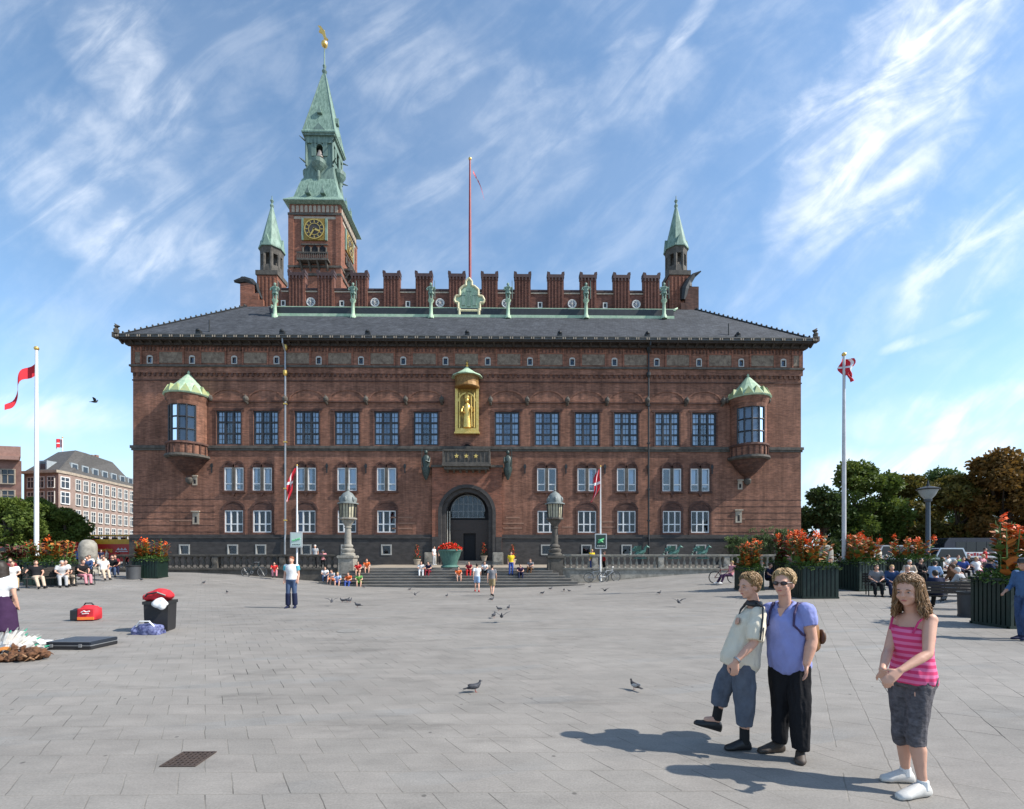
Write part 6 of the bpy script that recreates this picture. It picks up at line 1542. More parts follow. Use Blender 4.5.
def figure(name, J, label, loc=(0, 0, 0), rz=0.0, vox=.018, fine=False, skin=SK, shirt=None, trousers=None, hairm=None, shoem=BLACK, sleeve=.6, leglen=1.0, sc=1.0, hs=1.0, hair='short', skirt=False, group=None, shirt_prof=None, shirt_lo=.06, shirt_flare=0.0, head_tilt=None, arm=1.0, leg=1.0, curl=.5, palmL=None, palmR=None, sl_r=1.25, tr_r=1.0, hat=None, footL=None, footR=None, handdir=(None, None), top_hi=.965, headlat=None):
    t = thing(name, loc, label, 'person', group, rz)
    fd = J['face'].normalized(); up = head_tilt or V(0, 0, 1); hl = headlat or up.cross(fd); l, f, u = frame(-hl if headlat is None else hl, up)
    # make f the facing direction
    f = (fd - u * fd.dot(u)).normalized(); l = f.cross(u)
    # ---- body
    b = MB(); b.loft(torso_rings(J, sc * .97)); head_geo(b, J['head'], l, f, u, hs)
    limb(b, [J['neck'] - (J['head'] - J['neck']).normalized() * .04, J['head'] - u * .05 * hs - f * .015], [.056 * sc, .05 * hs])
    tdir = -(J['shL'] - J['shR']).cross(J['neck'] - J['pelvis']).normalized()
    for s in 'LR':
        A, E, W_ = J['sh' + s], J['el' + s], J['wr' + s]
        limb(b, [A, A.lerp(E, .45), E], [.054 * arm, .047 * arm, .037 * arm]); limb(b, [E, E.lerp(W_, .3), W_], [.037 * arm, .04 * arm, .025 * arm])
        b.ell(A, (.058 * arm,) * 3)
        hd = handdir[0 if s == 'L' else 1] or (W_ - E); pl = (palmL if s == 'L' else palmR) or tdir
        hand(b, W_, hd, pl, (.9 if fine else 1.0), curl, fine)
        H_, K, N_ = J['hip' + s], J['kn' + s], J['an' + s]
        limb(b, [H_, H_.lerp(K, .5), K], [.085 * leg, .07 * leg, .052 * leg]); cb = (K - N_).cross(J['shL'] - J['shR']).normalized(); cb = -cb if cb.dot(f) > 0 else cb
        limb(b, [K, K.lerp(N_, .33) + cb * .012, K.lerp(N_, .7), N_], [.05 * leg, .056 * leg, .038 * leg, .03 * leg])
        heel = N_ + (N_ - J['toe' + s]).normalized() * .02; 
        limb(b, [N_ - V(0, 0, .03), N_.lerp(J['toe' + s], .5) + V(0, 0, .0)], [.035, .028])
    o = soft(b, 'body', skin, t, vox, 3 if fine else 2)
    # ---- clothes
    if shirt:
        q = MB(); q.loft(torso_rings(J, sc, shirt_lo, top_hi, .016 if fine else .02, prof=shirt_prof, flare=shirt_flare))
        if sleeve > 0:
            for s in 'LR':
                A, E, W_ = J['sh' + s], J['el' + s], J['wr' + s]; q.ell(A, (.07 * arm,) * 3)
                if sleeve <= 1: e_ = A.lerp(E, sleeve); q.tube([A, A.lerp(E, sleeve * .5), e_], [.066 * arm, .06 * arm * (sl_r if fine else 1.1), .054 * arm * sl_r], 12)
                else: q.tube([A, E], [.066 * arm, .052 * arm], 12); q.ell(E, (.053 * arm,) * 3); q.tube([E, E.lerp(W_, sleeve - 1)], [.052 * arm, .04 * arm], 12)
        so_ = soft(q, 'shirt', shirt, t, vox * (1 if fine else 1.15), 4 if fine else 2, .011 if fine else .0, 11, 3, .006, .45)
    if trousers:
        q = MB(); q.loft(torso_rings(J, sc, 0, .22, .014 if fine and shirt else .02, prof=shirt_prof))
        for s in 'LR':
            H_, K, N_ = J['hip' + s], J['kn' + s], J['an' + s]
            q.ell(H_, (.09 * leg,) * 3)
            if leglen <= .5: q.tube([H_, H_.lerp(K, leglen * 2)], [.1 * leg, .088 * leg * tr_r], 14)
            else:
                q.tube([H_, H_.lerp(K, .5), K], [.093 * leg, .084 * leg * tr_r, .07 * leg * tr_r], 14); q.ell(K, (.07 * leg * tr_r,) * 3)
                e_ = K.lerp(N_, (leglen - .5) * 2 if leglen < 1 else .98); q.tube([K, K.lerp(e_, .5), e_], [.07 * leg * tr_r, .065 * leg * tr_r, .06 * leg * tr_r], 14)
        soft(q, 'trousers' if leglen > .8 else 'shorts', trousers, t, vox * (1 if fine else 1.15), 3 if fine else 1, .016 if fine else .0, 13, 7, .007, .3)
    if skirt:
        q = MB(); lh = (J['hipL'] - J['hipR']).normalized(); l2, f2, u2 = frame(lh, V(0, 0, 1)); q.loft([ovalr(J['waist'], l2, f2, .15 * sc, .12 * sc), ovalr(J['pelvis'], l2, f2, .2 * sc, .16 * sc), ovalr(J['pelvis'] - V(0, 0, .5), l2, f2, .26 * sc, .2 * sc)]); soft(q, 'skirt', skirt, t, vox, 3, .02, 6, 2)
    for s in 'LR':
        q = MB(); N_, T_ = J['an' + s], J['toe' + s]; dd = (T_ - V(N_.x, N_.y, T_.z)); dd = dd.normalized() if dd.length > .01 else f
        hx = (footL if s == 'L' else footR)
        if hx: heel, toe, upv = hx
        else: heel = V(N_.x, N_.y, N_.z - .085) - dd * .055; toe = V(T_.x, T_.y, T_.z + .0) + dd * .03; upv = V(0, 0, 1)
        shoe(q, heel, toe, .046, .085, upv); q.build('shoe', shoem, t, 'all')
    # ---- hair
    if hair:
        q = MB(); m = M3(l, f, u); c = J['head']; s_ = hs
        def e(x, y, z, rx, ry, rz): q.ell(c + m @ V(x * s_, y * s_, z * s_), (rx * s_, ry * s_, rz * s_), m, 16, 11)
        e(0, -.024, .046, .083, .094, .084)
        e(0, -.05, .0, .076, .066, .075)
        if hair == 'bald': q = MB(); e(0, -.045, -.005, .078, .06, .04)
        if hair in ('short', 'tuft') and not fine:
            rr = random.Random(7)
            for k in range(12):
                a = rr.uniform(0, 6.28); z = rr.uniform(.03, .12); rad = math.sqrt(max(0, 1 - ((z - .04) / .1) ** 2)) * .085; p = V(math.cos(a) * rad * .9, math.sin(a) * rad - .022, z)
                if p.y > .055 and p.z < .085: continue
                q.tube([c + m @ (p * s_), c + m @ ((p * 1.06 + V(0, .022, .012 if p.y > 0 else -.012)) * s_)], [.016 * s_, .006 * s_], 6)
        if hair == 'long' and not fine:
            for a in range(-8, 9):
                an = R(a * 15 - 90); b0 = V(math.cos(an) * .078, math.sin(an) * .085 - .015, .03); q.tube([c + m @ (V(b0.x * (1 + .05 * k), b0.y * (1 + .02 * k), .03 - k * .042) * s_) for k in range(7)], [.024, .024, .022, .022, .02, .017, .007], 7)
        if fine:
            # single locks combed over the skull, hundreds of them, lying on a smooth cap
            rr = random.Random(5); st = MB(); C0 = V(0, -.024, .046); RX, RY, RZ = .086, .097, .088
            def on_cap(az, el, k=1.0): return C0 + V(math.cos(az) * math.cos(el) * RX * k, math.sin(az) * math.cos(el) * RY * k, math.sin(el) * RZ * k)
            nst = 900 if hair == 'long' else 720
            for i in range(nst):
                az = rr.uniform(0, 2 * math.pi); el = math.asin(rr.uniform(-.35, .98)); front = math.sin(az) > .45
                if front and el < R(38): continue
                lift = rr.uniform(1.0, 1.1); n_s = 5; drop = R(rr.uniform(16, 34)); twist = rr.uniform(-.35, .35) + (.5 if front else 0); pts = [on_cap(az + twist * k / n_s, el - drop * k / n_s, lift + .02 * math.sin(k)) for k in range(n_s)]
                if hair == 'long' and (not front) and el < R(50):
                    e0 = pts[-1]; L_ = rr.uniform(.11, .19); ph = rr.uniform(0, 6.28); out_ = V(e0.x, e0.y + .024, 0).normalized()
                    while e0.z > -.02: e0 = e0 - V(0, 0, .02)
                    for k in range(1, 8): pts.append(e0 + V(0, 0, -L_ * k / 7) + out_ * (.012 * math.sin(ph + k * 1.3) + .004 * k) + V(-out_.y, out_.x, 0) * .008 * math.cos(ph + k * 1.1))
                w_ = rr.uniform(.0035, .0065); st.tube([c + m @ (p_ * s_) for p_ in pts], [w_ * s_] * (len(pts) - 1) + [.0008], 4)
            if hair == 'long':
                for a in range(-11, 12):
                    an = R(a * 10.5 - 90); b0 = V(math.cos(an) * .074, math.sin(an) * .08 - .018, .03); q.tube([c + m @ (V(b0.x * (1 + .04 * k), b0.y * (1 + .02 * k) - .003 * k, .03 - k * .029) * s_) for k in range(6)], [.02, .02, .018, .016, .013, .006], 7)
            st.build('hair_locks', hairm, t, 'all', recalc=False)
        if hair == 'bun': e(0, -.12, .06, .035, .035, .035)
        soft(q, 'hair', hairm or mat('dark_hair', (.03, .02, .013), .6, var=.3, scale=30), t, max(.0045, vox * .75), 2 if fine else 1, .0 if fine else .006, 34, 5, 0)
    if hat:
        q = MB(); m = M3(l, f, u); mm = Matrix.Translation(J['head']) @ m.to_4x4(); q.lathe([(.095, .03), (.1, .06), (.085, .12), (.04, .145), (0, .15)], seg=16, M=mm); q.prism([(-.07, .06), (.07, .06), (.06, .17), (-.06, .17)], .045, .056, 'z', mm); q.build('cap', hat, t, True)
    t['_J'] = 0
    del t['_J']
    return t, (l, f, u)

# ---------------------------------------------------------------- the three people in front
def Wp(zx, zy, d): return dp(670 + zx / 3.518, 550 + zy / 3.518, d)
def Gp(zx, zy, d): return dp(860 + zx / 3.122, 550 + zy / 3.122, d)
def sole(zx, zy, k=0):
    px, py = (670 + zx / 3.518, 550 + zy / 3.518) if k == 0 else (860 + zx / 3.122, 550 + zy / 3.122)
    return gnd(px, py)
def rel(J, o): return {k: (v - o if k != 'face' else v) for k, v in J.items()}
# woman in a lilac shirt
hR_, hL_ = sole(392, 712), sole(482, 752); dW = 4.3
tR_, tL_ = sole(322, 716), sole(446, 752)
tL_ = sole(448, 748)
hL_ = hL_ + V(.02, .06, 0)
J = dict(anR=hR_ + V(-.03, 0, .09), anL=hL_ + V(-.04, -.0, .09), toeR=tR_, toeL=tL_ + V(0, -.04, 0), knR=Wp(392, 560, 4.33), knL=Wp(455, 560, 4.16), hipR=Wp(388, 410, 4.34), hipL=Wp(452, 415, 4.24), pelvis=Wp(420, 400, 4.3), waist=Wp(409, 335, 4.28), chest=Wp(408, 265, 4.28), neck=Wp(405, 192, 4.28), head=Wp(399, 118, 4.24),
         shR=Wp(352, 215, 4.4), shL=Wp(476, 218, 4.17), elL=Wp(500, 318, 4.12), wrL=Wp(480, 400, 4.08), elR=Wp(296, 240, 4.62), wrR=Wp(238, 250, 4.48), face=V(-.78, -.68, -.06))
o = V((hR_.x + hL_.x) / 2, (hR_.y + hL_.y) / 2, 0); J = rel(J, o)
HAIRB = mat('short_blond_hair', (.22, .12, .045), .55, col2=(.55, .38, .18), scale=45, bump=.5, bscale=60)
LIL = cloth('lilac', (.25, .28, .56), .06)
tw_o, (l, f, u) = figure('person', J, 'woman in a lilac polo shirt and black trousers wearing dark sunglasses', o, 0, .0075, True, SK, LIL, cloth('black', (.012, .012, .014)), HAIRB, mat('brown_shoe', (.05, .035, .025), .6, var=.3), sleeve=.5, sl_r=1.08, leglen=1.0, sc=.93, hs=.98, hair='short', shirt_prof=[(.12, .1), (.165, .125), (.155, .13), (.165, .135), (.145, .085), (.06, .062)], shirt_lo=.04, shirt_flare=.03, arm=1.2, leg=1.08, curl=.45, palmL=V(-.8, .3, .1), palmR=V(.6, -.6, -.2), handdir=(V(-.05, -.03, -1), V(-.35, -.55, .1)), tr_r=1.05)
def head_extras(t, J, l, f, u, s, lips=(.45, .12, .1), eyes=True, glasses=False, brow=(.1, .06, .03)):
    m = M3(l, f, u); c = J['head']
    def pt(x, y, z): return c + m @ V(x * s, y * s, z * s)
    MB().ell(pt(0, .089, -.0585), (.019 * s, .006 * s, .006 * s), m, 12, 6).build('lips', mat('lips', lips, .45), t, True)
    if eyes:
        for x in (-.031, .031):
            e_ = MB().ell(pt(x, .073, .004), (.012 * s, .0105 * s, .0052 * s), m, 12, 8).build('eye', mat('eye_white', (.38, .33, .3), .3), t, True); MB().ell(pt(x, .0825, .003), (.0062 * s, .003 * s, .005 * s), m, 10, 6).build('iris', mat('dark_iris', (.03, .025, .02), .2), e_, True)
            MB().tube([pt(x - .017, .083, .022), pt(x, .088, .027), pt(x + .017, .083, .022)], [.003, .004, .002], 5).build('eyebrow', mat('eyebrow_' + str(brow[0]), brow, .8), t)
    if glasses:
        g = thing('sunglasses', tuple(t.location), 'dark sunglasses worn by the woman in the lilac shirt', 'sunglasses')
        for x in (-.034, .034): MB().loft([[pt(x + .027 * math.cos(a) * k, .093 - .012 * abs(x + .027 * math.cos(a)) / .05 + dy, .006 + .019 * math.sin(a) * k) for a in [2 * math.pi * i / 12 for i in range(12)]] for k, dy in ((.9, -.003), (1, 0), (1, .003), (.85, .006))]).build('lens', mat('dark_lens', (.02, .006, .008), .12), g, True)
        q = MB(); q.tube([pt(-.01, .098, .012), pt(.01, .098, .012)], .003, 5)
        for sx in (-1, 1): q.tube([pt(sx * .058, .083, .014), pt(sx * .08, .04, .012), pt(sx * .082, -.01, .006)], .003, 5)
        q.build('glasses_frame', BLACK, g)
head_extras(tw_o, J, l, f, u, .98, eyes=False, glasses=True)
# collar, placket
lt, ft, ut = frame(J['shL'] - J['shR'], J['neck'] - J['chest'])
if ft.dot(J['face']) < 0: ft = -ft
n_ = J['neck']; q = MB()
q.tube([n_ - ft * .06 + ut * .03, n_ + lt * .075 - ft * .01 + ut * .015, n_ + lt * .055 + ft * .05 - ut * .03, n_ + ft * .1 - ut * .1], [.016, .018, .018, .006], 7); q.tube([n_ - ft * .06 + ut * .03, n_ - lt * .075 - ft * .01 + ut * .015, n_ - lt * .055 + ft * .05 - ut * .03, n_ + ft * .1 - ut * .1], [.016, .018, .018, .006], 7)
q.build('collar', LIL, tw_o, 'all')
q = MB(); q.add([n_ + lt * .035 + ft * .078 - ut * .025, n_ - lt * .035 + ft * .078 - ut * .025, n_ + ft * .118 - ut * .11], [(0, 1, 2)]); o_ = q.build('open_neck', SK, tw_o, recalc=False)
# wrist watch
def watch(t, w, d, m_):
    a = d.normalized().orthogonal().normalized(); b_ = d.normalized().cross(a); q = MB(); rs_ = []
    q.loft([[w + d.normalized() * z + (a * math.cos(x) + b_ * math.sin(x)) * .032 for x in [2 * math.pi * i / 14 for i in range(14)]] for z in (-.008, .008)]); q.build('bracelet', m_, t)
watch(tw_o, J['wrL'] + (J['elL'] - J['wrL']).normalized() * .03, J['wrL'] - J['elL'], STEEL)
# backpack of the woman: brown leather, straps over the shoulders
bp_ = thing('backpack', tuple(o), 'small brown leather backpack on the back of the woman', 'bag')
c = Wp(500, 290, 4.5) - o; c = c - V(.05, 0, 0); q = MB().ell(c, (.1, .13, .17)); q.ell(c + V(.02, .02, -.09), (.1, .13, .1)); soft(q, 'pack_body', mat('brown_leather', (.16, .07, .025), .5, col2=(.34, .16, .05), scale=9), bp_, .012, 3, .02, 8, 3)
q = MB(); q.ell(c + V(.1, -.06, -.03), (.03, .05, .07)); q.build('pocket', mat('dark_leather', (.1, .045, .02), .5), bp_, True)
q = MB()
for s in ('shL', 'shR'):
    sh = J[s]; inn = (n_ - sh) * .3; A = sh + inn; sg = 1 if s == 'shL' else -1
    q.tube([A - ft * .13 - ut * .06, A - ft * .06 + ut * .055, A + ft * .02 + ut * .06, A + ft * .1 - ut * .02, A + ft * .125 - ut * .12, A + ft * .08 - ut * .2 + lt * .05 * sg, A - ft * .06 - ut * .25 + lt * .07 * sg], .011, 6)
q.build('strap', mat('strap_cloth', (.05, .03, .09), .7), bp_)

# boy leaning back against her, one leg swinging forward
ft0 = sole(262, 704); JB = dict(anL=V(0, 0, 0), anR=V(0, 0, 0))
toe0 = sole(205, 704)
dB = ft0.length
dB = (ft0 - EYEP).dot(FWD)
J = dict(anL=ft0 + V(0, .0, .09), toeL=toe0, knL=Wp(262, 555, dB - .02), hipL=Wp(258, 410, dB - .04), hipR=Wp(226, 408, dB + .14), pelvis=Wp(245, 385, dB + .05), waist=Wp(262, 325, dB + .05), chest=Wp(283, 262, dB + .05), neck=Wp(296, 190, dB + .05), head=Wp(277, 128, dB + .04),
         shL=Wp(310, 225, dB - .1), shR=Wp(290, 220, dB + .2), elL=Wp(297, 325, dB - .17), wrL=Wp(232, 390, dB - .2), elR=Wp(235, 320, dB + .26), wrR=Wp(214, 378, dB + .0), knR=Wp(180, 500, dB + .16), anR=Wp(165, 585, dB + .18), toeR=Wp(92, 608, dB + .2), face=V(-.97, -.25, -.1))
o = V(ft0.x, ft0.y, 0); J = rel(J, o)
hR2, tR2 = Wp(176, 640, dB + .18) - o, Wp(84, 612, dB + .2) - o
CRM = cloth('cream_shirt', (.68, .61, .48), .06); DEN = cloth('grey_denim', (.095, .11, .14), .25)
tb, (l, f, u) = figure('person', J, 'boy in a cream T-shirt and grey cropped trousers swinging one foot forward', o, 0, .0075, True, SK, CRM, DEN, mat('boy_hair', (.13, .068, .025), .55, col2=(.36, .22, .09), scale=45, bump=.5, bscale=60), mat('black_shoe', (.012, .012, .013), .5), sleeve=.95, leglen=.76, sc=.92, hs=.97, hair='short', shirt_prof=[(.12, .12), (.16, .145), (.145, .145), (.15, .135), (.14, .085), (.055, .06)], shirt_lo=.0, shirt_flare=.06, arm=.92, leg=.98, tr_r=1.22, sl_r=1.4, palmL=V(.2, .9, 0), handdir=(V(-.1, .02, -1), V(-.4, -.2, -1)), footR=(hR2, tR2, (J['anR'] - hR2)), head_tilt=V(-.12, 0, 1))
head_extras(tb, J, l, f, u, .97, brow=(.2, .12, .05))
lt, ft, ut = frame(J['shL'] - J['shR'], J['neck'] - J['chest'])
if ft.dot(J['face']) < 0: ft = -ft
n_ = J['neck']; q = MB(); q.loft([ovalr(n_ - ut * .025 + ft * .005, lt, ft, .088, .085, 18), ovalr(n_ + ut * .01, lt, ft, .074, .072, 18), ovalr(n_ + ut * .035, lt, ft, .062, .062, 18)]); q.build('collar', BLACK, tb, 'all')
q = MB(); q.tube([n_ + ft * .075 - ut * .02 + lt * .02, n_ + ft * .1 - ut * .07, n_ + ft * .11 - ut * .12], [.012, .011, .005], 6); q.build('neck_opening_trim', BLACK, tb)
# stripe down the near sleeve
A, E = J['shL'], J['elL']; dr_ = (E - A).normalized(); out_ = V(0, -1, 0); out_ = (out_ - dr_ * out_.dot(dr_)).normalized(); sd = dr_.cross(out_)
q = MB()
for off in (.0,):
    pts = [n_ + lt * .05 + ut * .02] + [A + out_ * .072 + V(0, 0, .05)] + [A.lerp(E, k) + out_ * (.078 + .006 * k) + sd * off for k in (.2, .5, .8, .94)]
    q.tube(pts, .008, 6)
q.tube([A.lerp(E, .5) + out_ * .08 - sd * .02, A.lerp(E, .95) + out_ * .082 - sd * .022], .004, 5)
q.build('sleeve_stripe', BLACK, tb)
watch(tb, J['wrL'] + (J['elL'] - J['wrL']).normalized() * .015, J['wrL'] - J['elL'], STEEL)
for s in 'LR': k_, n2 = J['kn' + s], J['an' + s]; q = MB(); q.tube([n2 + (k_ - n2).normalized() * .12, n2 - (k_ - n2).normalized() * .03], [.042, .043], 12); q.build('sock', mat('black_sock', (.01, .01, .01), .9), tb)

# girl in a pink striped top
hA, tA = sole(150, 728, 1), sole(78, 722, 1); hB, tB = sole(205, 772, 1), sole(128, 778, 1)
dA, dBb = (hA - EYEP).dot(FWD), (hB - EYEP).dot(FWD); dm = (dA + dBb) / 2
J = dict(anR=hA + V(-.02, 0, .09), toeR=tA, anL=hB + V(-.02, 0, .09), toeL=tB, knR=Gp(133, 570, dm + .06), knL=Gp(170, 575, dm - .06), hipR=Gp(137, 420, dm + .08), hipL=Gp(188, 422, dm - .05), pelvis=Gp(165, 398, dm + .02), waist=Gp(166, 335, dm + .03), chest=Gp(160, 270, dm + .03), neck=Gp(163, 193, dm + .02), head=Gp(150, 128, dm - .02),
         shR=Gp(118, 220, dm + .13), shL=Gp(218, 218, dm - .08), elR=Gp(88, 315, dm + .06), wrR=Gp(70, 372, dm - .1), elL=Gp(212, 325, dm - .2), wrL=Gp(124, 377, dm - .24), face=V(-.86, -.5, -.22))
o = V((hA.x + hB.x) / 2, (hA.y + hB.y) / 2, 0); J = rel(J, o)
def stripes():
    m = bpy.data.materials.new('pink_striped_cloth'); m.use_nodes = True; nt = m.node_tree; L = nt.links.new; N = nt.nodes.new; b = nt.nodes['Principled BSDF']; b.inputs['Roughness'].default_value = .8
    tc = N('ShaderNodeTexCoord'); sp = N('ShaderNodeSeparateXYZ'); L(tc.outputs['Object'], sp.inputs[0])
    mu = N('ShaderNodeMath'); mu.operation = 'MULTIPLY'; mu.inputs[1].default_value = 2 * math.pi / .046; L(sp.outputs[2], mu.inputs[0]); si = N('ShaderNodeMath'); si.operation = 'SINE'; L(mu.outputs[0], si.inputs[0])
    cr = N('ShaderNodeValToRGB'); cr.color_ramp.elements[0].position = .42; cr.color_ramp.elements[0].color = (.62, .035, .14, 1); cr.color_ramp.elements[1].position = .58; cr.color_ramp.elements[1].color = (.72, .16, .33, 1)
    ma = N('ShaderNodeMapRange'); ma.inputs[1].default_value = -1; ma.inputs[2].default_value = 1; L(si.outputs[0], ma.inputs[0]); L(ma.outputs[0], cr.inputs[0]); L(cr.outputs[0], b.inputs['Base Color']); return m
PKS = stripes()
HG = mat('brown_blond_hair', (.09, .045, .018), .45, col2=(.38, .21, .09), scale=30, bump=.6, bscale=50, stretch=(2.5, 2.5, .6))
TART = mat('dark_check_cloth', (.04, .036, .04), .85, col2=(.13, .12, .13), scale=22, stretch=(1, 1, 1.6), bump=.3)
tg, (l, f, u) = figure('person', J, 'girl in a pink striped strap top and dark knee shorts holding her hands together', o, 0, .0075, True, SK, PKS, TART, HG, mat('white_trainer', (.6, .58, .54), .6, var=.12, scale=20), sleeve=0, leglen=.62, sc=.86, hs=.96, hair='long', shirt_prof=[(.13, .12), (.165, .135), (.14, .115), (.155, .125), (.14, .085), (.06, .06)], shirt_lo=.08, shirt_flare=.02, arm=.87, leg=.95, curl=.25, palmL=V(.1, .5, -.2), palmR=V(.3, .3, -.3), handdir=(V(-.8, -.05, -.6), V(.3, -.12, -1)), top_hi=.83, tr_r=1.0, head_tilt=V(-.14, -.05, 1))
head_extras(tg, J, l, f, u, .96, brow=(.08, .045, .025))
lt, ft, ut = frame(J['shL'] - J['shR'], J['neck'] - J['chest'])
if ft.dot(J['face']) < 0: ft = -ft
q = MB(); n_ = J['neck']; ch = J['chest']
for s in (-1, 1):
    A = n_ + lt * .105 * s - ut * .03
    q.tube([ch + lt * .08 * s + ft * .115 + ut * .05, n_ + lt * .09 * s + ft * .075 - ut * .06, A + ft * .02 + ut * .02, A - ft * .055 - ut * .02, ch + lt * .08 * s - ft * .1 + ut * .05], .007, 6)
q.build('shoulder_strap', mat('deep_pink', (.55, .03, .14), .8), tg)
for s in 'LR': n2 = J['an' + s]; q = MB(); q.tube([n2 + V(0, 0, .03), n2 + V(0, 0, -.03)], [.036, .042], 12); q.build('sock', WHITE, tg)

# ---------------------------------------------------------------- prototypes for the people further away
protos = {}
def proto(kind, J, **k):
    t, _ = figure('person', J, 'x', (0, -30, 0), 0, .026, False, **k); protos[kind] = t
bs_ = dict(shirt=WHITE, trousers=BLACK)
STAND = pose(); WALK = pose(knL=(.1, -.18, .5), anL=(.1, -.28, .1), toeL=(.12, -.46, .03), knR=(-.1, .06, .48), anR=(-.1, .33, .14), toeR=(-.11, .17, .0), elR=(-.22, -.06, 1.12), wrR=(-.2, -.24, .92), elL=(.22, .14, 1.12), wrL=(.22, .12, .87))
SITB = pose(pelvis=(0, 0, .52), hipL=(.09, 0, .5), hipR=(-.09, 0, .5), waist=(0, .03, .68), chest=(0, -.02, .87), neck=(0, -.07, 1.04), head=(0, -.13, 1.175), shL=(.17, -.05, 1.0), shR=(-.17, -.05, 1.0), elL=(.24, -.16, .76), elR=(-.24, -.14, .76), wrL=(.1, -.36, .66), wrR=(-.1, -.36, .65), knL=(.12, -.45, .5), knR=(-.12, -.46, .5), anL=(.12, -.5, .09), anR=(-.1, -.52, .09), toeL=(.15, -.68, 0), toeR=(-.12, -.7, 0))
SITL = pose(pelvis=(0, 0, .52), hipL=(.09, 0, .5), hipR=(-.09, 0, .5), waist=(0, .1, .68), chest=(0, .14, .87), neck=(0, .14, 1.05), head=(0, .12, 1.19), shL=(.17, .15, 1.0), shR=(-.17, .15, 1.0), elL=(.25, .1, .75), elR=(-.3, .2, .82), wrL=(.16, -.15, .66), wrR=(-.36, .0, .78), knL=(.1, -.45, .53), knR=(-.12, -.47, .48), anL=(.12, -.68, .1), anR=(-.1, -.78, .09), toeL=(.15, -.86, .04), toeR=(-.12, -.97, .04))
SITS = pose(pelvis=(0, 0, .12), hipL=(.09, 0, .1), hipR=(-.09, 0, .1), waist=(0, .0, .28), chest=(0, -.07, .46), neck=(0, -.14, .62), head=(0, -.2, .755), shL=(.17, -.12, .58), shR=(-.17, -.12, .58), elL=(.24, -.24, .36), elR=(-.24, -.24, .36), wrL=(.12, -.45, .33), wrR=(-.12, -.45, .33), knL=(.14, -.42, .22), knR=(-.14, -.42, .24), anL=(.12, -.52, -.2), anR=(-.12, -.5, -.2), toeL=(.15, -.68, -.29), toeR=(-.13, -.68, -.29))
LEANF = pose(pelvis=(0, .1, .92), hipL=(.09, .1, .9), hipR=(-.09, .1, .9), waist=(0, .0, 1.05), chest=(0, -.16, 1.16), neck=(0, -.32, 1.24), head=(0, -.44, 1.3), shL=(.17, -.28, 1.22), shR=(-.17, -.28, 1.22), elL=(.2, -.36, .98), elR=(-.2, -.36, .98), wrL=(.12, -.5, .84), wrR=(-.12, -.5, .84), face=(0, -.9, -.4))
proto('stand', STAND, sleeve=.6, **bs_); proto('walk', WALK, sleeve=.6, **bs_); proto('walkshort', WALK, sleeve=.6, leglen=.42, **bs_); proto('sit', SITB, sleeve=.7, **bs_); proto('sitlong', SITB, sleeve=1.9, **bs_); proto('lean', SITL, sleeve=.6, **bs_); proto('leanshort', SITL, sleeve=.6, leglen=.4, **bs_); proto('step', SITS, sleeve=.6, **bs_); proto('stepshort', SITS, sleeve=.6, leglen=.4, **bs_); proto('lift', STAND, sleeve=1.9, **bs_); proto('bendf', STAND, sleeve=.7, skirt=BLACK, shirt=WHITE, hair='long')
for t in protos.values():
    for ch in t.children:
        for sl in ch.material_slots: sl.link = 'OBJECT'
CC = dict(white=(.68, .68, .67), red=(.5, .03, .03), blue=(.05, .09, .3), navy=(.015, .02, .05), black=(.014, .014, .016), yellow=(.7, .5, .03), grey=(.2, .2, .21), lgrey=(.4, .4, .4), khaki=(.33, .25, .14), jeans=(.06, .09, .16), tan=(.45, .33, .2), pink=(.6, .25, .28), cream=(.55, .5, .4), brown=(.12, .06, .03), teal=(.08, .35, .42), purple=(.045, .02, .055), green=(.12, .3, .08), orange=(.6, .12, .03), maroon=(.2, .02, .03), lblue=(.3, .42, .6), beige=(.5, .4, .3), dblue=(.03, .06, .14))
HC = dict(dark=(.025, .016, .01), brown=(.08, .04, .018), blond=(.4, .26, .1), grey=(.35, .34, .32), white=(.6, .58, .54), red=(.2, .06, .02))
used = set()
def put(kind, loc, rz, label, shirt, trou, hair='dark', shoe_='black', s=1.0, skin=None, group=None):
    src = protos[kind]
    r = dup(src, loc, rz, label, group, s) if kind in used else dup(src, loc, rz, label, group, s)
    r['label'] = label
    for ch in r.children:
        base = ch.name.split('.')[0]
        m = dict(body=skin or SK, shirt=cloth(shirt, CC[shirt]), trousers=cloth(trou, CC[trou]), shorts=cloth(trou, CC[trou]), skirt=cloth(trou, CC[trou]), shoe=cloth(shoe_, CC[shoe_]), hair=mat('hair_' + hair, HC[hair], .6, var=.3, scale=20)).get(base)
        for sl in ch.material_slots: sl.link = 'OBJECT'; sl.material = m
    return r
def place(kind, px, py, rz, label, shirt, trou, hair='dark', shoe_='black', s=1.0, z=None, Y=None, skin=None, group=None):
    if Y is not None: p = at(px, 555, Y); p.z = z
    else: p = gnd(px, py)
    return put(kind, (p.x, p.y, p.z), R(rz), label, shirt, trou, hair, shoe_, s, skin, group)
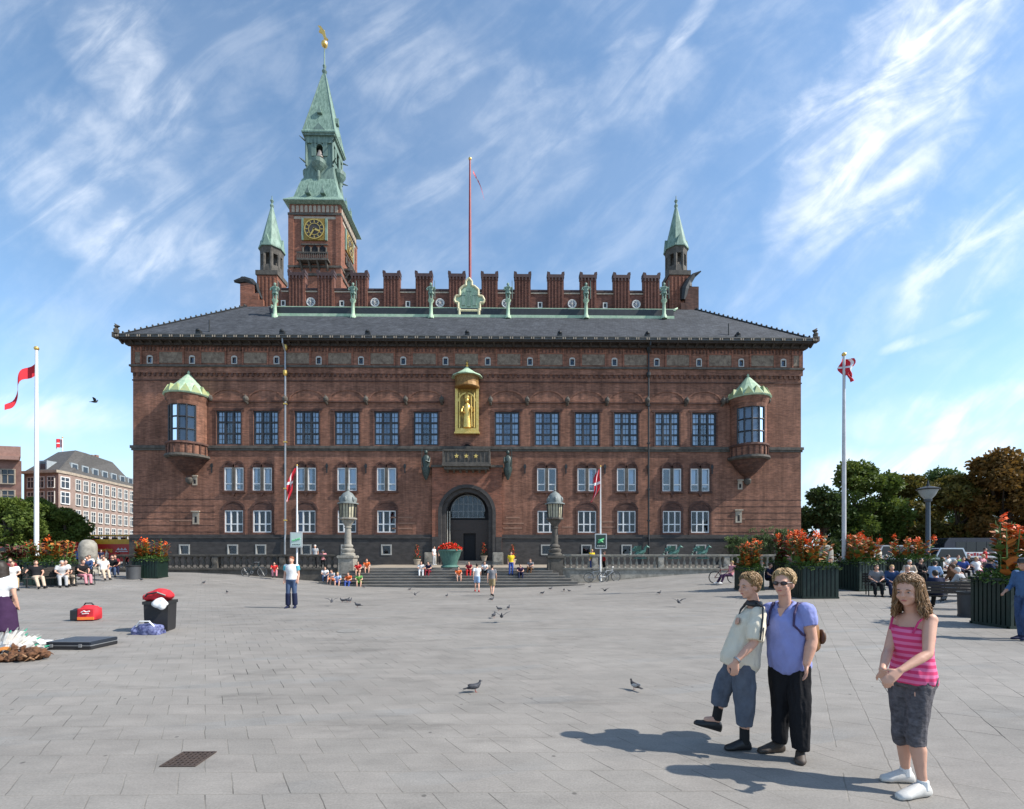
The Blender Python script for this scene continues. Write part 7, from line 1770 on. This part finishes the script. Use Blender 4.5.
# walking people (rz: 0 faces the camera, 90 faces right, -90 faces left, 180 walks away)
pm = place('stand', 291.5, 608, 5, 'man in a white T-shirt with blue sleeves and jeans walking towards the camera', 'white', 'jeans', 'red', 'navy', 1.05)
q = MB()
for sx in (-1, 1): q.tube([(sx * .175, 0, 1.4), (sx * .2, .015, 1.24)], [.078, .076], 12)
soft(q, 'blue_sleeve', cloth('teal', CC['teal']), pm, .02, 1)
q = MB()
for sx in (-1, 1): q.tube([(sx * .1, -.02, .5), (sx * .11, .015, .1)], [.085, .085], 12)
soft(q, 'dark_leg_cover', cloth('navy', CC['navy']), pm, .02, 1)
place('walkshort', 477, 592, 185, 'person in white top and pale shorts walking towards the steps', 'white', 'lblue', 'dark', 'red', .97)
place('walkshort', 492, 596, 170, 'boy in grey T-shirt and khaki shorts walking towards the steps', 'grey', 'khaki', 'dark', 'black', .95)
# people on the steps and terrace
def sy(k): return BY - .3 - (NS - k) * .38 + .28      # seat on step k (0 lowest)
def sz(k): return -.32 + (k + 1) * (TZ + .32) / (NS + 1) + .0
GS = 'people sitting on the steps'
sp_ = [(325, 2, 20, 'person in white with red lying bag at the far left of the steps', 'white', 'jeans', 'brown', 'step'), (333, 1, -15, 'person in grey shirt and orange shorts second from the left of the steps', 'lgrey', 'orange', 'dark', 'stepshort'), (338, 0, 10, 'child in pale lilac top low on the steps below the lantern column', 'lblue', 'blue', 'blond', 'stepshort'),
       (349, 0, 0, 'person in orange top and blue trousers in front of the pale pedestal', 'orange', 'blue', 'brown', 'step'), (359, 0, 15, 'child in bright green low on the steps right of the pale pedestal', 'green', 'green', 'brown', 'stepshort'), (358, 4, 15, 'person in red top on the top steps beside the pale pedestal', 'red', 'tan', 'brown', 'stepshort'), (366.5, 5, 20, 'person in orange top leaning forward at the top of the steps', 'orange', 'beige', 'red', 'stepshort'),
       (421, 4, 10, 'person in white on the steps left of the urn', 'white', 'white', 'brown', 'step'), (429, 4, -10, 'person in dark blue sitting beside the one in white left of the urn', 'navy', 'maroon', 'dark', 'step'), (458, 2, 15, 'person in black and orange sitting low before the urn', 'orange', 'lgrey', 'dark', 'stepshort'), (469, 4, 0, 'person in dark red sitting right of the urn', 'maroon', 'red', 'brown', 'step'), (484.5, 4, 5, 'person in white top and black trousers sitting above the walking boy', 'white', 'black', 'brown', 'step'),
       (520, 3, 5, 'person in dark clothes sitting low beside the one in yellow', 'purple', 'navy', 'dark', 'step'), (531, 5, -20, 'person in grey sitting at the top of the steps near the dark pedestal', 'grey', 'brown', 'brown', 'step')]
for px, k, rz, lab, a, b_, h_, kd in sp_: place(kd, px, 0, rz, lab, a, b_, h_, 'black', .92, sz(k), sy(k), group=GS)
place('stand', 511, 0, 10, 'person in a yellow top and blue trousers standing on the steps', 'yellow', 'blue', 'dark', 'black', .97, sz(3), sy(3))
place('stand', 434, 0, 60, 'person in white standing beside the left stone block of the portal', 'white', 'lgrey', 'dark', 'white', 1.0, TZ, FY - 2.2)
place('stand', 441, 0, 20, 'person in dark clothes standing behind the urn near the portal', 'maroon', 'black', 'brown', 'black', .98, TZ, FY - 1.6)
place('stand', 315, 0, 0, 'elderly person in a pale shirt behind the left balustrade', 'lgrey', 'black', 'white', 'black', .98, TZ - .02, BY + 1.4)
place('sit', 323, 0, 20, 'person sitting low behind the left balustrade near the lantern column', 'pink', 'black', 'grey', 'black', 1.0, TZ - .02, BY + 1.0)
place('stand', 592, 0, 15, 'person in yellow behind the right balustrade beside the sign pole', 'yellow', 'blue', 'blond', 'black', .95, TZ - .3, BY + .9)
place('stand', 604.5, 0, -70, 'person in red behind the right balustrade', 'red', 'black', 'brown', 'black', .92, TZ - .4, BY + .9)
place('step', 274, 577, 30, 'person in red reclining on the ground beside the left bicycle', 'red', 'pink', 'dark', 'black', .9, z=gz(-16.5, BY - 1.2) + .3, Y=BY - 1.2)
place('lean', 730, 584, -75, 'person in a pale purple shirt resting at the bicycle near the right balustrade', 'pink', 'purple', 'blond', 'white', .95)
place('sit', 768, 589, 30, 'person in dark clothes seated behind the woman and the boy', 'navy', 'black', 'brown', 'black', .95)
# left edge woman with the white shirt
pl = place('bendf', 1, 655, 190, 'woman in a white shirt and dark skirt seen from behind at the left edge', 'white', 'purple', 'dark', 'black', .98)
# right edge man
p = gnd(1026, 640); man, _ = figure('person', pose(pelvis=(0, .03, .95), knL=(.1, -.2, .55), anL=(.1, -.1, .12), toeL=(.11, -.28, .02), anR=(-.1, .05, .08), toeR=(-.12, -.17, 0), elR=(-.24, -.02, 1.13), wrR=(-.2, -.26, 1.0), elL=(.24, .05, 1.12), wrL=(.2, -.12, .92), head=(0, -.07, 1.58)), 'man in a black cap, denim shirt and jeans entering at the right edge', p, R(-80), .012, True, SK2, cloth('denim_blue', (.06, .12, .24), .2), cloth('blue_jeans', (.04, .07, .15), .25), None, cloth('navy', CC['navy']), sleeve=1.7, leglen=1.0, sc=1.05, hair='short', hat=BLACK, tr_r=1.05)

# ---------------------------------------------------------------- benches
def bench(loc, rz, label, n=1.8):
    t = thing('bench', loc, label, 'bench', 'slatted benches around the square', rz); h = n / 2
    q = MB()
    for k in range(4): q.box(-h, h, -.28 + k * .115, -.28 + k * .115 + .09, .42, .445)
    q.build('seat', DARKW, t); q = MB()
    for k in range(4): z = .52 + k * .1; q.box(-h, h, .2 + k * .025, .225 + k * .025, z, z + .08)
    q.build('backrest', DARKW, t)
    for s in (-1, 1):
        q = MB(); x = s * (h - .12); q.tube([(x, -.26, .42), (x, -.3, .0)], .02, 6); q.tube([(x, .2, .42), (x, .27, .0)], .02, 6); q.tube([(x, -.28, .41), (x, .2, .41), (x, .3, .92)], .02, 6); q.tube([(x, -.26, .42), (x, -.28, .62), (x, .22, .64)], .02, 6); q.build('side_frame', IRON, t)
    return t
def bench_at(px, py, rz, lab, people=()):
    g_ = gnd(px, py); bench(g_, R(rz), lab)
    for (kd, dx, drz, l2, a, b_, h_) in people:
        c, s = math.cos(R(rz)), math.sin(R(rz)); put(kd, (g_.x + c * dx + s * .02, g_.y + s * dx - c * .02, g_.z - .04), R(rz + drz), l2, a, b_, h_, 'black', 1.0, None, 'people sitting on the benches')
bench_at(50, 587, 48, 'bench at the left carrying a person in black and one in a grey shirt', (('lean', -.45, 8, 'person in black top and pale skirt with stretched legs on the left bench', 'black', 'beige', 'brown'), ('sit', .4, 0, 'elderly man in a grey and white shirt sitting on the left bench', 'lgrey', 'lgrey', 'grey')))
bench_at(24, 582, 45, 'bench at the far left below the brown planter', (('lean', 0.3, 15, 'person in orange top with outstretched arm at the far left', 'orange', 'brown', 'red'), ('sit', -.5, 0, 'person in a dark shirt at the far left behind the woman in white', 'maroon', 'tan', 'brown')))
bench_at(73, 585, 72, 'bench left of the stone pillar seen from the side', (('sit', -.4, 0, 'person in a white T-shirt and beige trousers leaning forward on a bench', 'white', 'beige', 'dark'), ('sit', .35, 0, 'person in black top next to the one in the white T-shirt', 'black', 'pink', 'brown')))
bench_at(102, 575, 40, 'bench behind the stone pillar with several seated people', (('sit', -.6, 0, 'person in a white T-shirt on the bench near the stone pillar', 'white', 'black', 'brown'), ('sit', 0, 0, 'person in cream jacket on the bench near the stone pillar', 'cream', 'cream', 'dark'), ('sit', .6, 5, 'person in dark red on the bench near the stone pillar', 'maroon', 'navy', 'red')))
place('stand', 79, 573, 0, 'person in blue standing left of the stone pillar', 'blue', 'black', 'dark')
place('sitlong', 88, 579, 20, 'person in dark blue sitting before the stone pillar', 'dblue', 'black', 'dark')
place('stand', 101, 567.5, 60, 'person in navy standing far behind the benches on the left', 'navy', 'jeans', 'brown')
place('stand', 107, 567, -60, 'person in pale shirt standing far behind the benches on the left', 'cream', 'khaki', 'brown')
# right side benches
bench_at(891, 596, -28, 'bench with three people left of the girl', (('sit', -.5, 0, 'person in a grey shirt at the left end of the bench beyond the girl', 'grey', 'black', 'brown'), ('sitlong', .0, 0, 'person in blue jacket in the middle of the bench beyond the girl', 'dblue', 'navy', 'blond'), ('sit', .5, 0, 'grey haired person in white shirt on the bench beyond the girl', 'white', 'navy', 'grey')))
bench_at(941, 609, 160, 'bench carrying the person with the navy jacket right of the girl', (('sitlong', .1, 0, 'person in a dark cap and black and blue jacket seen from behind on a bench', 'navy', 'black', 'dark'),))
bench_at(962, 602, 205, 'bench with a white haired woman beside the dark litter bin', (('sitlong', 0, 0, 'white haired woman in a patterned grey cardigan seen from behind', 'lgrey', 'grey', 'white'),))
bench_at(974, 580, -25, 'bench with a person in blue and one in white in the second row', (('sit', -.5, 0, 'person in a blue shirt in the second row of benches', 'blue', 'black', 'brown'), ('lean', .2, 30, 'woman in white top with outstretched legs in the second row', 'white', 'pink', 'blond')))
bench_at(1000, 578, 15, 'bench near the right planter in the second row', (('sit', -.3, 0, 'person in a pale shirt in front of the right coach', 'lblue', 'navy', 'blond'),))
place('sit', 940, 582, 20, 'person in a light shirt seated behind the lamp post', 'lgrey', 'black', 'red'); place('sitlong', 951, 586, 40, 'person in a brown jacket with a pale cap in the second row', 'brown', 'black', 'grey'); place('sitlong', 919, 584, 0, 'person in black sitting behind the girl head', 'black', 'black', 'dark')
place('sitlong', 884, 576, 10, 'person in dark coat behind the bench of three', 'dblue', 'black', 'grey'); place('stand', 879, 570, 10, 'person in pale clothes standing far behind near the white van', 'cream', 'tan', 'red'); place('sit', 832, 583, -60, 'person in a blue shirt sitting right of the wide planter', 'lblue', 'navy', 'brown'); place('sit', 838, 580, 60, 'person in dark clothes sitting beside the grey flagpole', 'purple', 'black', 'brown')
# the rest of the seated crowd
for px, py, kd, rz, lab, a_, b_, h_ in (
    (900, 579, 'sit', 20, 'person in a teal top sitting just right of the white haired one on the bench', 'teal', 'black', 'brown'), (909, 588, 'sitlong', -30, 'person in a beige jacket half hidden behind the head of the girl', 'beige', 'navy', 'grey'),
    (927, 577, 'sit', 30, 'person in red shirt sitting left of the lamp post', 'maroon', 'black', 'dark'), (934, 590, 'sitlong', 120, 'person in a lilac jacket seen from the side near the lamp post', 'lblue', 'black', 'dark'),
    (946, 576, 'sit', 10, 'person in a white blouse in the back row right of the lamp post', 'white', 'jeans', 'dark'), (957, 577, 'sitlong', -20, 'person in a dark green top in the back row of benches', 'green', 'black', 'brown'),
    (967, 575, 'sit', 0, 'person in a black jacket in the back row before the coach', 'black', 'jeans', 'grey'), (981, 575, 'sit', 20, 'person in a pink shirt in the back row before the coach', 'pink', 'navy', 'blond'),
    (988, 585, 'sitlong', 60, 'person in a navy jacket beside the woman with outstretched legs', 'navy', 'grey', 'dark'), (871, 577, 'sit', 10, 'person in a grey top far behind between two planters', 'grey', 'black', 'brown'),
    (956, 597, 'sitlong', 190, 'person in a brown coat seen from behind next to the white haired woman', 'brown', 'black', 'brown'), (985, 571, 'stand', 40, 'person in a red jacket standing far back near the coach', 'red', 'jeans', 'dark'),
    (12, 590, 'sit', 50, 'person in a white shirt sitting close behind the woman at the left edge', 'white', 'tan', 'brown'), (66, 579, 'sitlong', 60, 'person in a dark jacket sitting behind the white T-shirts on the left', 'black', 'grey', 'grey'),
    (94, 572, 'sit', 30, 'person in a lilac shirt in the back left crowd beside the pillar', 'lblue', 'black', 'dark'), (112, 577, 'sitlong', 40, 'person in a black jacket at the right end of the left crowd', 'black', 'jeans', 'dark'),
    (104, 580, 'lean', 50, 'person in a white top with outstretched legs at the right of the left crowd', 'white', 'beige', 'dark'), (58, 574, 'sit', 0, 'person in an orange shirt far back in the left crowd', 'orange', 'black', 'brown'),
    (118, 566, 'stand', 90, 'person in a red top standing far back left of the corner planter', 'red', 'navy', 'brown')):
    place(kd, px, py, rz, lab, a_, b_, h_)
for t in list(protos.values()):
    for ch in list(t.children): bpy.data.objects.remove(ch)
    bpy.data.objects.remove(t)

# ---------------------------------------------------------------- pigeons
PG = mat('pigeon_grey', (.05, .052, .06), .7, var=.5, scale=20); PGD = mat('pigeon_dark', (.03, .028, .03), .7, var=.4, scale=18); PGW = mat('pale_feathers', (.42, .4, .38), .7, var=.2)
def pigeon(loc, rz, label, m, fly=False, grp=None):
    t = thing('pigeon', loc, label, 'pigeon', grp, rz); z = .0
    b = MB(); b.tube([(-.17, 0, .1), (-.1, 0, .115), (-.02, 0, .125), (.06, 0, .145), (.095, 0, .185), (.105, 0, .215)], [.022, .045, .062, .055, .034, .022], 10); b.ell((.112, 0, .235), (.028, .024, .026), u=10, w=7); b.ell((.02, 0, .13), (.08, .058, .055), u=12, w=8)
    soft(b, 'body', m, t, .009, 2)
    MB().loft([[V(-.12, -.035, .115), V(-.12, .035, .115), V(-.12, .03, .1), V(-.12, -.03, .1)], [V(-.25, -.04, .09), V(-.25, .04, .09), V(-.25, .04, .084), V(-.25, -.04, .084)]]).build('tail', PGD, t)
    MB().tube([(.135, 0, .235), (.165, 0, .226)], [.008, .002], 6).build('beak', BLACK, t)
    for s in (-1, 1):
        if fly: MB().loft([[V(.06, s * .04, .16), V(-.05, s * .04, .16), V(-.05, s * .04, .15), V(.06, s * .04, .15)], [V(.08, s * .17, .26), V(-.07, s * .17, .25), V(-.07, s * .17, .245), V(.08, s * .17, .25)], [V(.0, s * .33, .3), V(-.06, s * .33, .29), V(-.06, s * .33, .287), V(.0, s * .33, .295)]]).build('wing', PG, t)
        else:
            MB().ell((-.04, s * .048, .135), (.11, .016, .038), Matrix.Rotation(R(8), 3, 'Y'), 12, 7).build('wing', PG, t, True); MB().tube([(0, s * .025, .09), (.01, s * .025, .01), (.04, s * .03, .004)], .005, 5).build('leg', mat('red_foot', (.35, .08, .06), .6), t)
    return t
place_p = []
p1 = pigeon(gnd(475, 692.5), R(15), 'grey pigeon with pale back walking in the middle foreground', PG); p1.scale = (.62,) * 3
p2 = pigeon(gnd(634.5, 690.5), R(120), 'dark and white pigeon standing right of centre in the foreground', PGD); p2.scale = (.55,) * 3
for ch in p2.children:
    if ch.name.startswith('wing'): ch.data = ch.data.copy(); ch.data.materials.clear(); ch.data.materials.append(PGW)
small_ = pigeon((0, -30, 0), 0, 'x', PG); fly_ = pigeon((0, -30, 0), 0, 'x', PG, True)
r = random.Random(77)
GP = 'pigeons scattered over the far paving'
for px, py in ((227, 593.5), (204, 584), (364.5, 588), (379, 586.5), (410, 590.5), (342.5, 602.5), (347, 602), (350, 602.5), (357.5, 607.5), (447, 597), (492, 601), (499, 611), (508.6, 609.5), (494, 618), (505, 584.8), (550.8, 590), (542.5, 594.5), (564, 591.5), (590, 588), (659.5, 594.5), (124, 580), (141, 581), (569, 592), (128, 577.5)):
    d = dup(small_, gnd(px, py), R(r.uniform(0, 360)), 'small dark pigeon pecking on the far part of the paving', GP, r.uniform(.6, .8))
for px, py, lab in ((415, 598, 'pigeon flapping its wings low left of the urn'), (331.7, 606, 'pigeon landing near the seated group on the left'), (501.6, 623, 'pigeon with spread wings landing in the middle of the square'), (678.7, 607, 'pigeon taking off right of centre'), (605, 594, 'pale pigeon flapping near the black sign pole')):
    p = gnd(px, py); p.z += .08; d = dup(fly_, p, R(r.uniform(60, 120) + 180 * (r.random() < .5)), lab, 'flying pigeons', .75)
for t in (small_, fly_):
    for ch in list(t.children): bpy.data.objects.remove(ch)
    bpy.data.objects.remove(t)
p = dp(95, 404, 60); t = pigeon(p, R(30), 'small dark bird flying in the sky over the left rooftops', PGD, True); t.scale = (2.2,) * 3
# ---------------------------------------------------------------- camera, light, sky
cam = bpy.data.cameras.new('camera'); co = bpy.data.objects.new('camera', cam); COL.objects.link(co)
co.location = EYEP; co.rotation_euler = (R(90), 0, -YAW)
cam.sensor_width = 36; cam.sensor_fit = 'HORIZONTAL'; cam.lens = F / 1024 * 36; cam.shift_y = (HOR - 404.5) / 1024; cam.clip_end = 3000; cam.clip_start = .1
scn.camera = co
SD = Vector((1.88, -.42, 1.84)).normalized()
sun = bpy.data.lights.new('sun', 'SUN'); sun.energy = 4.2; sun.angle = R(.53); sun.color = (1, .95, .875)
so = bpy.data.objects.new('sun', sun); COL.objects.link(so); so.rotation_euler = SD.to_track_quat('Z', 'Y').to_euler(); so.location = SD * 300
w = bpy.data.worlds.new('World'); scn.world = w; w.use_nodes = True; nt = w.node_tree; L = nt.links.new; N = nt.nodes.new
bg = nt.nodes['Background']; bg.inputs[1].default_value = 0.11
sky = N('ShaderNodeTexSky'); sky.sky_type = 'NISHITA'; sky.sun_disc = False; sky.sun_elevation = math.asin(SD.z); sky.sun_rotation = math.atan2(SD.x, SD.y)
sky.altitude = 0; sky.air_density = 1.0; sky.dust_density = .35; sky.ozone_density = 2.5
tc = N('ShaderNodeTexCoord'); sp = N('ShaderNodeSeparateXYZ'); L(tc.outputs['Generated'], sp.inputs[0])
def mth(op, a, b=None, clamp=False):
    n = N('ShaderNodeMath'); n.operation = op; n.use_clamp = clamp
    for i, q in enumerate((a, b)):
        if q is None: continue
        if isinstance(q, (int, float)): n.inputs[i].default_value = q
        else: L(q, n.inputs[i])
    return n.outputs[0]
# project the direction on a cloud deck
zz = mth('ADD', mth('MAXIMUM', sp.outputs[2], 0.0), .06)
cxn = mth('DIVIDE', sp.outputs[0], zz); cyn = mth('DIVIDE', sp.outputs[1], zz)
deck = N('ShaderNodeCombineXYZ'); L(cxn, deck.inputs[0]); L(cyn, deck.inputs[1])
def nz(scale, rot, st, d=8, rough=.6, dist=0.0, off=(0, 0, 0)):
    r_ = N('ShaderNodeMapping'); r_.inputs['Rotation'].default_value = (0, 0, rot); L(deck.outputs[0], r_.inputs['Vector'])
    mp = N('ShaderNodeMapping'); mp.inputs['Scale'].default_value = st; mp.inputs['Location'].default_value = off; L(r_.outputs[0], mp.inputs['Vector'])
    n = N('ShaderNodeTexNoise'); n.inputs['Scale'].default_value = scale; n.inputs['Detail'].default_value = d; n.inputs['Roughness'].default_value = rough; n.inputs['Distortion'].default_value = dist
    L(mp.outputs[0], n.inputs['Vector']); return n.outputs['Fac']
def mr(v, p0, p1, lo, hi, smooth=True):
    r = N('ShaderNodeMapRange'); r.inputs[1].default_value = p0; r.inputs[2].default_value = p1; r.inputs[3].default_value = lo; r.inputs[4].default_value = hi
    if smooth: r.interpolation_type = 'SMOOTHSTEP'
    L(v, r.inputs[0]); return r.outputs[0]
# streak masks live in the direction's tangent plane (a fixed place in the sky), their texture too
yy = mth('MAXIMUM', sp.outputs[1], .05); gu = mth('DIVIDE', sp.outputs[0], yy); gv = mth('DIVIDE', mth('MAXIMUM', sp.outputs[2], 0.0), yy)
gn = N('ShaderNodeCombineXYZ'); L(gu, gn.inputs[0]); L(gv, gn.inputs[1])
def gz_n(scale, rot, st, d=9, rough=.62, dist=0.0):
    r_ = N('ShaderNodeMapping'); r_.inputs['Rotation'].default_value = (0, 0, rot); L(gn.outputs[0], r_.inputs['Vector'])
    mp = N('ShaderNodeMapping'); mp.inputs['Scale'].default_value = st; L(r_.outputs[0], mp.inputs['Vector'])
    n = N('ShaderNodeTexNoise'); n.inputs['Scale'].default_value = scale; n.inputs['Detail'].default_value = d; n.inputs['Roughness'].default_value = rough; n.inputs['Distortion'].default_value = dist
    L(mp.outputs[0], n.inputs['Vector']); return n.outputs['Fac']
wob = gz_n(5, 0, (1, 1, 1), 6); wob2 = gz_n(4, 1.3, (1, 1, 1), 6)
def gp(px, py): d = ray(px, py); return Vector((d.x / d.y, d.z / d.y))
def streak(p, q, wpx, n_, wb=1.5):
    a, b = gp(*p), gp(*q); ln = (b - a).length; u = (b - a) / ln; c = (a + b) / 2; width = wpx / F
    dx = mth('SUBTRACT', gu, c.x); dy = mth('SUBTRACT', gv, c.y)
    al = mth('ADD', mth('MULTIPLY', dx, u.x), mth('MULTIPLY', dy, u.y)); ac = mth('ADD', mth('MULTIPLY', dx, -u.y), mth('MULTIPLY', dy, u.x))
    al = mth('ADD', mth('DIVIDE', al, ln / 2), mth('MULTIPLY', mth('SUBTRACT', wob2, .5), .9)); ac = mth('DIVIDE', mth('ADD', ac, mth('MULTIPLY', mth('SUBTRACT', wob, .5), width * wb)), width)
    rr = mth('ADD', mth('POWER', mth('ABSOLUTE', al), 3.0), mth('POWER', mth('ABSOLUTE', ac), 2.0))
    return mr(rr, 0.0, 1.25, n_, 0.0)
S_ = [streak((1010, -60), (785, 265), 78, .75), streak((960, -30), (810, 225), 26, 1.0), streak((722, -20), (665, 55), 12, .5), streak((690, 20), (600, 130), 45, .2), streak((-10, 165), (270, 300), 46, .4), streak((30, 80), (230, 270), 40, .22),
      streak((60, -20), (190, 150), 45, .36), streak((1060, 190), (890, 330), 45, .62), streak((1000, 310), (880, 352), 8, .6, .8), streak((1070, 400), (850, 430), 28, .6), streak((1060, 440), (790, 485), 26, .75), streak((-60, 405), (140, 420), 20, .5), streak((470, 60), (520, 220), 120, .22), streak((330, 20), (470, 120), 60, .16)]
fa = gz_n(5.5, R(-52) * -1, (1, 4.0, 1), 10, .66, .5)
fa = gz_n(4.2, R(50), (2.8, .8, 1), 10, .57, .9); fb = gz_n(4.2, R(-40), (.8, 2.4, 1), 10, .57, .9)
side = mr(gu, -.2, .25, 0, 1)
mxf = N('ShaderNodeMix'); mxf.data_type = 'FLOAT'; L(side, mxf.inputs[0]); L(fb, mxf.inputs[2]); L(fa, mxf.inputs[3])
puf = gz_n(15, 0, (1, 1.2, 1), 7, .56)
tex = mth('ADD', mth('MULTIPLY', mxf.outputs[0], .78), mth('MULTIPLY', puf, .22))
acc = None
for s in S_: acc = s if acc is None else mth('MAXIMUM', acc, s)
dens = mth('MULTIPLY', acc, mr(tex, .36, .68, .16, .95))
veil = mth('MULTIPLY', mr(tex, .4, .7, .05, .2), mr(wob2, .36, .6, .3, 1))
cl = mth('MINIMUM', mth('ADD', dens, veil), .95)
mx = N('ShaderNodeMix'); mx.data_type = 'RGBA'; L(cl, mx.inputs[0])
hs = N('ShaderNodeHueSaturation'); hs.inputs['Hue'].default_value = .493; hs.inputs['Saturation'].default_value = 1.04; hs.inputs['Value'].default_value = 1.3; L(sky.outputs[0], hs.inputs['Color'])
hz = N('ShaderNodeMix'); hz.data_type = 'RGBA'; L(mr(sp.outputs[2], 0.0, .3, .85, 0.0), hz.inputs[0]); L(hs.outputs[0], hz.inputs[6]); hz.inputs[7].default_value = (3.55, 4.8, 6.1, 1)
L(hz.outputs[2], mx.inputs[6]); mx.inputs[7].default_value = (7.2, 7.5, 7.9, 1)
L(mx.outputs[2], bg.inputs[0])
scn.view_settings.view_transform = 'Standard'; scn.view_settings.look = 'None'; scn.view_settings.exposure = .68; scn.view_settings.gamma = 1
scn.render.resolution_x = 1024; scn.render.resolution_y = 809
scn.cycles.max_bounces = 6; scn.cycles.transparent_max_bounces = 24
